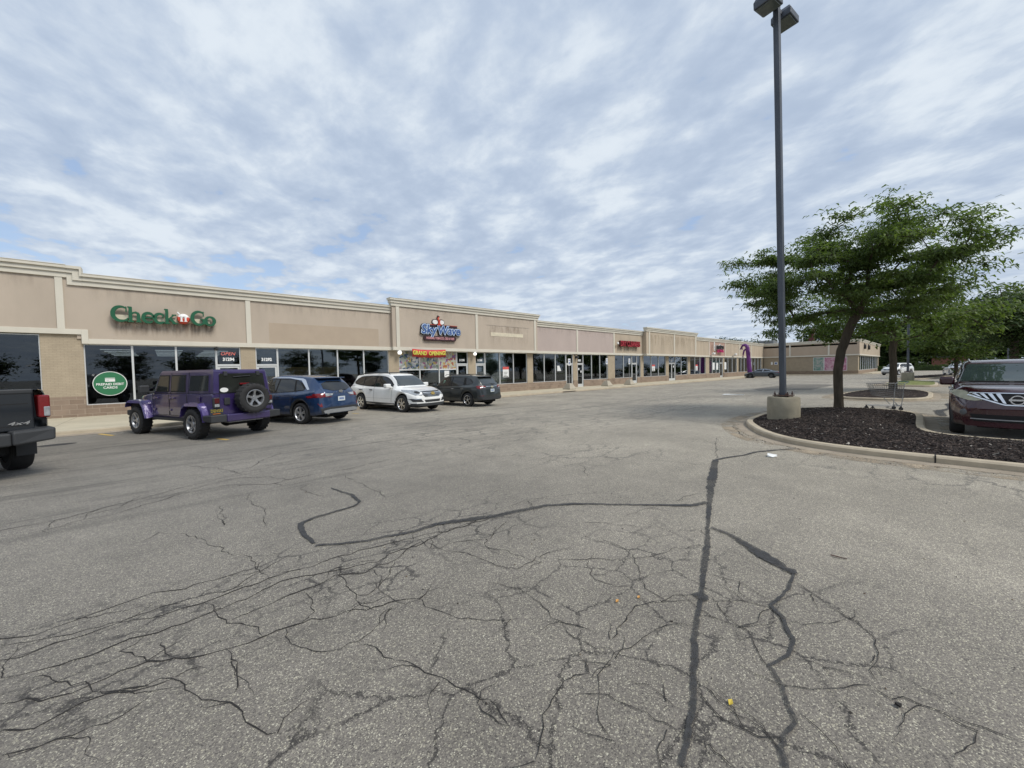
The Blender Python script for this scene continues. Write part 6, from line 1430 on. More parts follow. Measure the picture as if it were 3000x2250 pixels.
# ---------------------------------------------------------------- far vehicles
def make_sedan(label, P, glass=CGLASS, rim=ALLOY_D, rear_bar=True):
    L, Wd, H = 4.88, 1.86, 1.45; h = L/2
    zt = [(-h, .62), (-h+.03, .80), (-h+.08, .98), (-h+.30, 1.06), (-h+.75, 1.13), (-1.0, 1.33), (-.5, 1.43), (0, 1.45), (.35, 1.42), (.75, 1.28), (1.30, 1.0), (1.6, .95), (2.1, .84), (2.33, .74), (h-.02, .62), (h, .52)]
    c = Car('parked_sedan', label, 'car', L, Wd, H, 2.83, .34, zt, [(-h, .90), (-h+.5, .98), (0, .93), (1.2, .88), (h, .58)], std_hw(L), [(-h, .68), (-h+.7, .66), (-1, .56), (0, .56), (.4, .56), (1.3, .74), (h, .6)], [(-h, .34), (-h+.4, .22), (h-.5, .18), (h, .24)], .93, P, step=.07)
    glass_set(c, [(-1.55, 1.07), (-1.0, 1.27), (-.3, 1.36), (.3, 1.35), (.75, 1.22), (1.12, .98), (0, .98), (-1.1, 1.02)], [[(-1.40, 1.07), (-.95, 1.25), (-.3, 1.33), (-.22, 1.0)], [(-.16, 1.0), (-.22, 1.33), (.3, 1.32), (.7, 1.20), (1.0, 1.0)]], CHROME)
    c.decal('rear_window', 'B', [(-.62, 1.13), (.62, 1.13), (.48, 1.36), (-.48, 1.36)], glass, off=.008); c.decal('windshield', 'F', [(-.66, 1.02), (.66, 1.02), (.5, 1.36), (-.5, 1.36)], glass)
    for sg in (1, -1):
        c.decal('tail_lamp', 'B', [(sg*.90, .82), (sg*.90, .94), (sg*.35, .90), (sg*.40, .85)], TAILR, off=.014); c.decal('head_lamp', 'F', [(sg*.45, .64), (sg*.86, .68), (sg*.82, .76), (sg*.45, .72)], HEADL)
    c.decal('grille', 'F', [(-.4, .5), (.4, .5), (.45, .7), (-.45, .7)], CLAD); c.decal('bumper_lower', 'B', [(-.8, .30), (.8, .30), (.8, .42), (-.8, .42)], CLAD); c.plate('B', 0, .72)
    c.seams([[(-.19, .98), (-.18, .32)], [(-1.1, 1.02), (-.95, .70), (-.86, .40)], [(.95, .96), (.9, .35)]])
    c.wheels(rim, 5, True, .68); c.mirror(.95, 1.0, P, (.08, .1, .06)); return c
c = make_sedan('grey fastback sedan parked beside the purple tube figure at the far end', paint('paint_slate_grey', (.055, .07, .085), .3, .4)); c.place(69.4, 18.45, 92)
c = make_sedan('white sedan seen from behind, left of the maroon crossover', paint('paint_pearl_white', (.70, .72, .70), .35), rim=ALLOY); c.place(75.6, -1.55, 10)
L, Wd, H = 4.89, 1.84, 1.70; h = L/2
c = Car('parked_suv', 'small white crossover facing left beyond the end of the shops, behind a trunk', 'car', L, Wd, H, 2.89, .36, suv_zt(L, H, 1.02, 1.1, h-1.15, rs=.42, ws=.7, rb=1.05, nose=.66), [(-h, .95), (-h+.3, 1.1), (0, 1.05), (h-1.1, 1.0), (h, .72)], std_hw(L), [(-h, .66), (-h+.5, .64), (0, .64), (.6, .64), (h-1.15, .76), (h, .64)], [(-h, .36), (-h+.35, .28), (h-.5, .24), (h, .3)], .95, paint('paint_white_far', (.74, .745, .73), .35), clad_z=.32, step=.07)
glass_set(c, [(-1.95, 1.22), (-1.6, 1.53), (-.6, 1.58), (.3, 1.58), (.75, 1.45), (1.14, 1.08), (0, 1.08)], [[(-1.85, 1.22), (-1.55, 1.50), (-1.15, 1.53), (-1.1, 1.15)], [(-1.04, 1.15), (-1.05, 1.54), (-.25, 1.55), (-.2, 1.1)], [(-.14, 1.1), (-.16, 1.55), (.3, 1.54), (.7, 1.42), (1.0, 1.1)]])
c.decal('windshield', 'F', [(-.72, 1.14), (.72, 1.14), (.58, 1.55), (-.58, 1.55)], CGLASS_L); c.decal('rear_window', 'B', [(-.6, 1.15), (.6, 1.15), (.55, 1.5), (-.55, 1.5)], CGLASS)
c.decal('grille', 'F', [(-.40, .70), (.40, .70), (.44, .90), (-.44, .90)], CLAD, off=.01); c.decal('grille_bar', 'F', [(-.42, .785), (.42, .785), (.42, .815), (-.42, .815)], CHROME, off=.03, thick=0); c.decal('grille_bar', 'F', [(-.02, .70), (.02, .70), (.02, .90), (-.02, .90)], CHROME, off=.031, thick=0)
c.decal('lower_grille', 'F', [(-.6, .36), (.6, .36), (.55, .5), (-.55, .5)], CLAD, off=.01)
for sg in (1, -1): c.decal('head_lamp', 'F', [(sg*.46, .80), (sg*.86, .84), (sg*.84, .96), (sg*.48, .92)], HEADL); c.decal('tail_lamp', 'B', [(sg*.7, .95), (sg*.9, .95), (sg*.9, 1.12), (sg*.7, 1.12)], TAILR)
c.seams([[(-.2, 1.08), (-.2, .36)], [(-1.1, 1.1), (-.9, .5)], [(.95, 1.05), (.9, .4)]]); c.wheels(ALLOY, 5, False, .62); c.mirror(.92, 1.12, paint('paint_white_mirror', (.74, .745, .73)), (.09, .12, .08))
c.place_wheel(76.9, 5.3, 'FR', 158)
# ---------------------------------------------------------------- purple off-roader
def make_jeep():
    P = paint('paint_purple', (.036, .023, .100), .3, .15, .9); FL = paint('paint_purple_flare', (.062, .042, .175), .28, .2, .9)
    o = thing('parked_off_roader', 'purple boxy four-door off-roader with a spare wheel on its tailgate', 'car')
    def bx(name, x0, x1, y0, y1, z0, z1, m, bv=.02, par=None, M=None):
        mb = MB(); mb.box(x0, x1, y0, y1, z0, z1, 0, M); return mb.build(name, m, par or o, bevel=bv, smooth=False)
    # body tub with slight curve in the sides
    mb = MB(); secs = []
    for x, w_ in [(-2.13, .76), (-2.10, .785), (-1.2, .79), (0, .79), (.92, .775)]:
        secs.append([(x, w_-.05, .52), (x, w_-.01, .58), (x, w_, .80), (x, w_-.01, 1.0), (x, w_-.03, 1.17), (x, w_-.06, 1.19), (x, -w_+.06, 1.19), (x, -w_+.03, 1.17), (x, -w_+.01, 1.0), (x, -w_, .80), (x, -w_+.01, .58), (x, -w_+.05, .52)])
    loft(mb, secs); mb.add(secs[0], [tuple(range(12))]); mb.add(secs[-1], [tuple(range(12))]); mb.build('body', P, o, smooth=True, angle=25, bevel=.0)
    # hood and nose
    mb = MB(); secs = []
    for x, w_, z in [(.90, .73, 1.19), (1.3, .69, 1.185), (1.75, .62, 1.155), (1.98, .58, 1.12), (2.03, .57, 1.06)]:
        secs.append([(x, w_+.0, .60), (x, w_, z-.09), (x, w_-.03, z-.03), (x, w_-.10, z), (x, 0, z+.012), (x, -w_+.10, z), (x, -w_+.03, z-.03), (x, -w_, z-.09), (x, -w_, .60)])
    loft(mb, secs); mb.add(secs[-1], [tuple(range(9))]); mb.build('hood', P, o, smooth=True, angle=30)
    g = bx('grille', 2.03, 2.09, -.55, .55, .62, 1.06, P, .02)
    for k in range(7): bx('grille_slot', 2.085, 2.095, -.33+k*.11-.032, -.33+k*.11+.032, .70, 1.0, SEAM, .0, g)
    for s_ in (-1, 1):
        mb = MB(); mb.lathe([(.001, .02), (.09, .015), (.10, -.02)], 20, 'Y'); q = mb.build('head_lamp', HEADL, o, smooth=True); q.rotation_euler = (0, 0, -pi/2); q.location = (2.10, s_*.44, .90)
    # hard top: tapered cabin with separate roof
    def cab(name, zs_, m):
        mb = MB(); rows_ = []
        for (x0, x1, w_, z) in zs_: rows_.append([(x0, w_, z), (x1, w_, z), (x1, -w_, z), (x0, -w_, z), (x0, w_, z)])
        loft(mb, rows_); n = len(rows_)-1; mb.add(rows_[n][:4], [(0, 1, 2, 3)]); return mb.build(name, m, o, bevel=.045, smooth=False)
    cab('hard_top', [(-2.13, .90, .735, 1.19), (-2.11, .78, .715, 1.45), (-2.07, .60, .68, 1.77), (-2.05, .52, .665, 1.83)], P)
    def yat(z): return sinterp([(1.19, .735), (1.45, .715), (1.77, .68), (1.83, .665)], z)
    def xrear(z): return interp([(1.19, -2.13), (1.45, -2.11), (1.77, -2.07)], z)
    def sidepanel(name, poly, m, off, par=None):
        for s_ in (-1, 1):
            mb = MB(); n = len(poly); vs = [(x, s_*(yat(z)+off), z) for x, z in poly]+[(x, s_*(yat(z)-.02), z) for x, z in poly]
            mb.add(vs, [tuple(range(n)), tuple(range(n, 2*n))]+[(i, (i+1) % n, n+(i+1) % n, n+i) for i in range(n)]); mb.build(name, m, o)
    CG = mat('jeep_glass', (.02, .022, .02), .04, spec=.55, var=.3, vs=2)
    for nm, a, b_, c_, d_ in [('side_window', -1.92, -1.02, -1.90, -1.04), ('side_window', -.80, -.12, -.78, -.12), ('side_window', .04, .72, .04, .52)]:
        sidepanel('window_trim', [(a-.03, 1.24), (b_+.03, 1.24), (d_+.03, 1.71), (c_-.03, 1.71)], SEAM if a > -1 else P, .010)
        sidepanel(nm, [(a, 1.27), (b_, 1.27), (d_, 1.68), (c_, 1.68)], CG, .014)
    sidepanel('window_trim', [(-.96, 1.19), (-.945, 1.19), (-.945, 1.77), (-.96, 1.77)], SEAM, .006); sidepanel('window_trim', [(-.075, 1.19), (-.06, 1.19), (-.06, 1.77), (-.075, 1.77)], SEAM, .006)
    # rear window, windshield
    def rearp(name, poly, m, off):
        mb = MB(); n = len(poly); vs = [(xrear(z)-off, y, z) for y, z in poly]+[(xrear(z)+.03, y, z) for y, z in poly]; mb.add(vs, [tuple(range(n)), tuple(range(n, 2*n))]+[(i, (i+1) % n, n+(i+1) % n, n+i) for i in range(n)]); return mb.build(name, m, o)
    rearp('rear_window', [(-.60, 1.22), (.60, 1.22), (.565, 1.70), (.54, 1.725), (-.54, 1.725), (-.565, 1.70)], CG, .02)
    for y in (-.42, .42): bx('window_hinge', -2.12, -2.05, y-.045, y+.045, 1.66, 1.78, CLAD, .01)
    mb = MB(); mb.tube([(-2.12, -.2, 1.66), (-2.13, .25, 1.63)], .012, 5); mb.build('wiper', CLAD, o)
    bx('brake_lamp', -2.17, -2.11, -.14, .10, 1.42, 1.46, TAILR, .005)
    mb = MB(); vs = [(.905, -.66, 1.22), (.905, .66, 1.22), (.60, .60, 1.72), (.60, -.60, 1.72)]; mb.add(vs, [(0, 1, 2, 3)]); mb.build('windshield', CG, o)
    # tailgate, seams, lamps, plates
    def sl(*a): mb = MB(); mb.box(*a); mb.build('door_seam', SEAM, o)
    for y in (-.62, .60): sl(-2.137, -2.13, y-.005, y+.005, .60, 1.20)
    sl(-2.137, -2.13, -.62, .60, .597, .606); sl(-2.137, -2.12, -.76, .76, 1.196, 1.208)
    for s_ in (-1, 1):
        for x in (.78, -.08, -.98): sl(x-.005, x+.005, s_*.785, s_*.794, .60, 1.18)
        sl(-.98, .78, s_*.785, s_*.7935, .595, .603); sl(-2.1, .8, s_*.77, s_*.777, 1.196, 1.206)
    for s_ in (-1, 1):
        l = bx('tail_lamp', -2.185, -2.10, s_*.69-.075, s_*.69+.075, .83, 1.10, CLAD, .015); bx('lamp_lens', -2.195, -2.18, s_*.69-.055, s_*.69+.055, .95, 1.08, TAILD, .01, l); bx('lamp_clear', -2.195, -2.18, s_*.69-.055, s_*.69+.055, .86, .93, HEADL, .01, l)
        for x in (-.30, .55): bx('door_handle', x-.09, x+.06, s_*.80-.02, s_*.80+.02, 1.06, 1.10, P, .01)
        for x in (.70, -.16): 
            for z in (.75, 1.07): bx('door_hinge', x-.05, x+.05, s_*.795-.015, s_*.795+.015, z-.03, z+.03, P, .01)
        mb = MB(); mb.box(-.06, .06, -.10, .12, -.12, .10); q = mb.build('mirror', CLAD, o, bevel=.03); q.location = (.86, s_*.94, 1.33); bx('mirror_arm', .82, .88, min(s_*.72, s_*.90), max(s_*.72, s_*.90), 1.20, 1.26, CLAD, .01)
        bx('rock_rail', -.95, .95, s_*.72-.05, s_*.72+.05, .44, .52, CLAD, .02)
    # fender flares: swept polygons
    def flare(xc, front):
        for s_ in (-1, 1):
            prof = [(-.58, .50), (-.50, .78), (-.36, .90), (.26, .90), (.42, .80), (.50, .60)] if not front else [(-.60, .50), (-.46, .82), (-.34, .93), (.38, .94), (.52, .88), (.54, .80)]
            mb = MB(); n = len(prof); up = [(x, z+.055) for x, z in prof]; up[0] = (prof[0][0]-.07, prof[0][1]); up[-1] = (prof[-1][0]+.06, prof[-1][1])
            for (ya, yb, m_) in [(.70 if front else .76, .935, 0)]:
                for i in range(n-1):
                    q = [(xc+prof[i][0], s_*ya, prof[i][1]), (xc+prof[i+1][0], s_*ya, prof[i+1][1]), (xc+prof[i+1][0], s_*yb, prof[i+1][1]-.02), (xc+prof[i][0], s_*yb, prof[i][1]-.02),
                         (xc+up[i][0], s_*ya, up[i][1]+.015), (xc+up[i+1][0], s_*ya, up[i+1][1]+.015), (xc+up[i+1][0], s_*(yb-.02), up[i+1][1]-.01), (xc+up[i][0], s_*(yb-.02), up[i][1]-.01)]
                    mb.add(q, [(0, 1, 2, 3), (4, 7, 6, 5), (3, 2, 6, 7), (0, 4, 5, 1), (0, 3, 7, 4), (1, 5, 6, 2)])
            mb.build('fender_flare', FL, o, smooth=True, angle=50)
            # dark wheel well behind the flare
            mb = MB(); vs = [(xc+x, s_*.798, z) for x, z in prof]+[(xc+.5, s_*.798, .45), (xc-.58, s_*.798, .45)]; mb.add(vs, [tuple(range(len(vs)))]); mb.build('wheel_well', WELL, o)
    flare(1.55, True); flare(-1.40, False)
    # bumpers
    bx('rear_bumper', -2.38, -2.14, -.56, .56, .46, .66, P, .03)
    for s_ in (-1, 1): mb = MB(); mb.add([(-2.36, s_*.56, .46), (-2.36, s_*.56, .66), (-2.30, s_*.90, .47), (-2.30, s_*.90, .655), (-1.98, s_*.93, .50), (-1.98, s_*.93, .65), (-2.12, s_*.56, .46), (-2.12, s_*.56, .66)], [(0, 2, 3, 1), (2, 4, 5, 3), (1, 3, 5, 7), (0, 6, 4, 2), (0, 1, 7, 6)]); mb.build('bumper_end', CLAD, o, bevel=.02)
    bx('front_bumper', 2.12, 2.36, -.80, .80, .52, .68, CLAD, .03)
    bx('bumper_step', -2.30, -2.1, -.40, .50, .43, .46, SILVERP, .01)
    mb = MB(); mb.box(-2.1, 2.1, -.45, -.35, .42, .54); mb.box(-2.1, 2.1, .35, .45, .42, .54); mb.tube([(-1.4, -.7, .41), (-1.4, .7, .41)], .05, 8); mb.tube([(1.55, -.7, .41), (1.55, .7, .41)], .045, 8)
    mb.lathe([(.001, -.14), (.14, -.08), (.16, 0), (.14, .08), (.001, .14)], 14, M=Matrix.Translation((-1.4, .05, .41)) @ Matrix.Rotation(pi/2, 4, 'Y')); mb.box(-2.05, -1.75, -.35, .35, .34, .52); mb.box(-1.3, 1.4, -.3, .3, .40, .58); mb.build('underbody', WELL, o)
    # wheels with five broad spokes
    def jwheel(par):
        R = .405; ri = .235; mb = MB()
        mb.lathe([(ri, -.26), (R-.04, -.26), (R-.005, -.235), (R, -.14), (R, -.12), (R-.005, -.03), (R-.035, -.004), (R-.08, .004), (ri+.02, -.01), (ri, -.03)], 44, 'Y')
        for k in range(44):
            a = 2*pi*k/44
            if k % 2: mb.box(-.02, .02, -.255, -.01, R-.014, R+.006, 0, Matrix.Rotation(a, 4, 'Y'))
        w_ = mb.build('wheel', TYRE, par, smooth=True, angle=45)
        mb = MB(); mb.lathe([(ri+.003, -.006), (ri-.018, -.004), (ri-.03, -.03), (ri-.035, -.10)], 40, 'Y'); mb.lathe([(.001, -.035), (.06, -.035), (.075, -.06)], 16, 'Y')
        for k in range(5):
            a = 2*pi*k/5+pi/2; ca, sa = cos(a), sin(a); na, nb = -sa, ca; vs = []
            for r_, wd_, yy in ((.055, .045, -.045), (.13, .027, -.035), (.19, .042, -.02), (ri-.01, .072, -.012)):
                vs += [(ca*r_+na*wd_, yy-.04, sa*r_+nb*wd_), (ca*r_+na*wd_*.8, yy, sa*r_+nb*wd_*.8), (ca*r_-na*wd_*.8, yy, sa*r_-nb*wd_*.8), (ca*r_-na*wd_, yy-.04, sa*r_-nb*wd_)]
            mb.add(vs, [(i*4+j, i*4+j+1, i*4+j+5, i*4+j+4) for i in range(3) for j in range(3)])
        mb.build('rim', ALLOY_M, w_, smooth=True, angle=35); mb = MB(); mb.lathe([(.001, -.09), (ri-.02, -.09)], 24, 'Y'); mb.build('brake_disc', WELL, w_); return w_
    first = jwheel(o)
    for i, (x, s_) in enumerate([(-1.40, 1), (-1.40, -1), (1.55, 1), (1.55, -1)]):
        q = first if i == 0 else copy_tree(first, o); q.location = (x, s_*.92, .405); q.rotation_euler = (0, .2*i, 0 if s_ > 0 else pi)
    sp = copy_tree(first, o); sp.name = 'spare_wheel'; sp.location = (-2.49, -.10, 1.04); sp.rotation_euler = (0, 0, pi/2)
    bx('spare_carrier', -2.32, -2.13, -.25, .05, .90, 1.16, CLAD, .01)
    bx('tailgate_handle', -2.165, -2.13, .36, .50, .90, 1.08, CLAD, .01)
    for z in (.74, 1.06): bx('tailgate_hinge', -2.17, -2.12, -.72, -.56, z-.04, z+.04, P, .01)
    # plate at the left, sticker on the glass
    pl = bx('licence_plate', -2.150, -2.138, .53, .84-.0, .66, .82, mat('plate_blue_black', (.03, .035, .05), .5), .004)
    mb = MB(); vs, fs = text_mesh('DENSKI', .105, depth=.003, bold=.003, sx=.80); mb.add([(-2.156, .685-x_, .755+y_) for x_, y_, z_ in vs], fs); mb.build('plate_characters', PLATEY, pl)
    mb = MB(); mb.box(-2.156, -2.152, .60, .78, .675, .69); mb.build('plate_footer', AMBER, pl)
    mb = MB(); mb.lathe([(.001, .003), (.10, .003), (.10, 0)], 24, 'Y'); q = mb.build('sticker', WHITEP, o); q.rotation_euler = (0, 0, pi/2); q.location = (xrear(1.29)-.026, .49, 1.29); q.scale = (1, 1, .6)
    mb = MB(); add_text(mb, 'MSU', .07, Matrix(), depth=.002); mb2 = MB(); mb2.add([(-.0, 0, 0)], []);
    bx('fuel_flap', -1.62, -1.46, .785, .80, .98, 1.12, P, .03)
    return o
o = make_jeep(); a = rad(113); lx, ly = -1.40, .80
jx, jy = .56-(lx*cos(a)-ly*sin(a)), 13.13-(lx*sin(a)+ly*cos(a)); o.location = (jx, jy, zlot(jx, jy)); o.rotation_euler = (0, 0, a)
# ---------------------------------------------------------------- pickup at the left edge
def make_pickup():
    P = paint('paint_dark_slate', (.012, .017, .024), .3, .3, .9)
    o = thing('parked_pickup', 'dark grey pickup cut by the left edge, tailgate and right tail lamp in view', 'truck')
    def bx(name, x0, x1, y0, y1, z0, z1, m, bv=.02, par=None):
        mb = MB(); mb.box(x0, x1, y0, y1, z0, z1); return mb.build(name, m, par or o, bevel=bv, seg=3)
    h = 2.9; R = .41; xr = -1.72; xf = 1.95
    # bed sides as lofted sections with wheel openings
    for s_ in (-1, 1):
        mb = MB(); secs = []
        x = -h+.06
        while x < -.75:
            zb = .62
            d = abs(x-xr)
            if d < R+.09: zb = max(zb, R+sqrt((R+.09)**2-d*d))
            fl = .035*max(0, 1-((x-xr)/.75)**2) if abs(x-xr) < .75 else 0
            e = .05*max(0, 1-(x+h-.06)/.12)
            secs.append([(x, s_*(.90), zb), (x, s_*(.975+fl-e), zb+.02), (x, s_*(1.0+fl-e), zb+.18*(1.2-zb)/.6), (x, s_*(.995-e), 1.14), (x, s_*(.985-e), 1.25), (x, s_*(.985-e), 1.38), (x, s_*(.955-e), 1.47), (x, s_*(.91-e), 1.49), (x, s_*(.86-e), 1.485), (x, s_*.84, 1.0)]); x += .05
        loft(mb, secs); mb.build('bed_side', P, o, smooth=True, angle=30)
    tg = bx('tailgate', -h, -h+.09, -.80, .80, .80, 1.46, P, .025)
    mb = MB(); mb.box(-h-.012, -h+.1, -.80, .80, 1.42, 1.50); mb.build('tailgate_lip', CLAD, tg, bevel=.02)
    mb = MB(); mb.box(-h-.004, -h, -.74, .74, 1.25, 1.26); mb.box(-h-.004, -h, -.74, .74, .88, .89); mb.build('tailgate_crease', SEAM, tg)
    mb = MB(); vs, fs = text_mesh('4x4', .125, depth=.006, bold=.002, sx=1.25, shear=.25); mb.add([(-h-.006-z_, -.62-x_, .93+y_*.62) for x_, y_, z_ in vs], fs); mb.build('badge', CHROME, tg)
    for s_ in (-1, 1):
        l = bx('tail_lamp', -h-.03, -h+.17, min(s_*.845, s_*.985), max(s_*.845, s_*.985), 1.0, 1.39, TAILR, .03)
        bx('lamp_clear', -h-.036, -h+.1, min(s_*.90, s_*.978), max(s_*.90, s_*.978), 1.02, 1.19, HEADL, .015, l)
        mb = MB(); mb.add([(-h-.24, s_*.50, .58), (-h-.24, s_*.50, .81), (-h-.20, s_*.98, .62), (-h-.16, s_*1.0, .83), (-h+.14, s_*1.01, .66), (-h+.14, s_*1.01, .84), (-h+.1, s_*.50, .58), (-h+.1, s_*.50, .82)], [(0, 2, 3, 1), (2, 4, 5, 3), (1, 3, 5, 7), (0, 6, 4, 2), (0, 1, 7, 6)]); mb.build('bumper_end', CLAD, o, bevel=.035, seg=3)
        mb = MB(); mb.box(-.01, .01, -.12, .12, -.26, .0); q = mb.build('mud_flap', CLAD, o); q.location = (xr-R-.06, s_*.86, .56)
    bx('rear_bumper', -h-.22, -h+.1, -.50, .50, .58, .79, CLAD, .03)
    bx('bed_floor', -h+.09, -.75, -.86, .86, .78, .84, CLAD, .0)
    bx('bed_front', -.83, -.75, -.9, .9, .70, 1.42, P, .01)
    # cab and hood
    mb = MB(); secs = []
    for x, w_, wt, zb_, zm, zt_ in [(-.72, .99, .68, .50, 1.22, 1.90), (-.2, 1.0, .70, .48, 1.22, 1.95), (.6, 1.0, .70, .48, 1.21, 1.94), (.95, 1.0, .72, .48, 1.20, 1.84), (1.45, .99, .86, .5, 1.20, 1.30), (1.6, .98, .86, .8, 1.19, 1.27), (2.6, .94, .80, .85, 1.12, 1.20), (2.85, .88, .70, .5, 1.0, 1.08), (2.9, .85, .6, .5, .9, .98)]:
        secs.append([(x, w_-.06, zb_), (x, w_, zb_+.15), (x, w_-.02, zm-.03), (x, w_-.06, zm), (x, wt+.03, zt_-.06), (x, wt-.06, zt_), (x, 0, zt_+.01), (x, -wt+.06, zt_), (x, -wt-.03, zt_-.06), (x, -w_+.06, zm), (x, -w_+.02, zm-.03), (x, -w_, zb_+.15), (x, -w_+.06, zb_)])
    loft(mb, secs); mb.add(secs[0], [tuple(range(13))]); mb.add(secs[-1], [tuple(range(13))]); mb.build('cab', P, o, smooth=True, angle=30)
    bx('rear_window', -.735, -.71, -.62, .62, 1.36, 1.80, CGLASS, .01); 
    for s_ in (-1, 1):
        mb = MB(); mb.add([(x, s_*y, z) for x, y, z in [(-.6, .935, 1.28), (1.25, .935, 1.27), (.85, .80, 1.74), (-.6, .79, 1.82)]], [(0, 1, 2, 3)]); mb.build('side_window', CGLASS, o); 
        mb = MB(); mb.box(-.08, .08, -.02, .22, -.15, .12); q = mb.build('mirror', CLAD, o, bevel=.04); q.location = (1.1, s_*1.08, 1.35)
        bx('head_lamp', 2.80, 2.93, min(s_*.55, s_*.85), max(s_*.55, s_*.85), .82, .98, HEADL, .02)
    bx('front_bumper', 2.75, 3.0, -.95, .95, .45, .68, CHROME, .04); bx('grille', 2.88, 2.94, -.5, .5, .72, 1.02, CLAD, .02)
    mb = MB(); mb.box(-h+.2, 2.7, -.55, .55, .42, .66); mb.tube([(xr, -.8, R), (xr, .8, R)], .07, 8); mb.box(-h+.15, -h+.5, -.5, .5, .40, .55); mb.build('underbody', WELL, o)
    first = None
    for x in (xr, xf):
        for s_ in (1, -1):
            if first is None:
                mb = MB(); ri = .26; mb.lathe([(ri, -.27), (R-.03, -.27), (R, -.23), (R, -.04), (R-.03, 0), (ri, -.01)], 40, 'Y'); first = mb.build('wheel', TYRE, o, smooth=True); mb = MB(); mb.lathe([(ri, -.01), (ri-.02, -.02), (ri-.03, -.1), (.09, -.05), (.08, -.01), (.001, -.01)], 30, 'Y'); mb.build('rim', ALLOY_D, first, smooth=True); mb = MB(); mb.lathe([(.001, -.26), (ri, -.26)], 20, 'Y'); mb.build('brake_drum', WELL, first); q = first
            else: q = copy_tree(first, o)
            q.location = (x, s_*.98, R); q.rotation_euler = (0, 0, 0 if s_ > 0 else pi)
    return o
o = make_pickup(); a = rad(113); px_, py_ = -2.09, 11.45; lx, ly = -1.72, -.86
tx, ty = px_-(lx*cos(a)-ly*sin(a)), py_-(lx*sin(a)+ly*cos(a)); o.location = (tx, ty, zlot(tx, ty)); o.rotation_euler = (0, 0, a)
# ================================================================== TREES
def leaf_mat(name, dark, light, trans=.25):
    m = bpy.data.materials.new(name); m.use_nodes = True; t = NT(m.node_tree)
    g = t.add('ShaderNodeNewGeometry'); tc = t.add('ShaderNodeTexCoord'); n = t.noise((tc, 'Object'), .55, 3, .6)
    k = t.math('ADD', t.math('MULTIPLY', (g, 'Random Per Island'), .55), t.mr(n, .3, .7, 0, .5, False))
    c = t.ramp(k, [(0, dark), (.6, tuple((a+b_)/2 for a, b_ in zip(dark, light))), (1, light)])
    d = t.add('ShaderNodeBsdfPrincipled', {'Base Color': c, 'Roughness': .6, 'Specular IOR Level': .25})
    tr = t.add('ShaderNodeBsdfTranslucent', {0: t.mix(1.0, c, (1.3, 1.5, .6), 'MULTIPLY')})
    t.add('ShaderNodeOutputMaterial', {0: t.add('ShaderNodeMixShader', {0: trans, 1: d, 2: tr})}); return m
BARK = mat('bark', (.085, .07, .052), .95, var=.4, vs=9, bump=1.0, bs=26, spec=.1, streak=.25, detail=7)
LEAF1 = leaf_mat('locust_leaf', (.055, .088, .036), (.145, .19, .068), .45)
LEAF2 = leaf_mat('locust_leaf_light', (.055, .095, .025), (.15, .195, .055), .35)
LEAF3 = leaf_mat('dark_leaf', (.018, .038, .018), (.055, .090, .032))
LEAF4 = leaf_mat('mid_leaf', (.030, .055, .022), (.085, .12, .040))
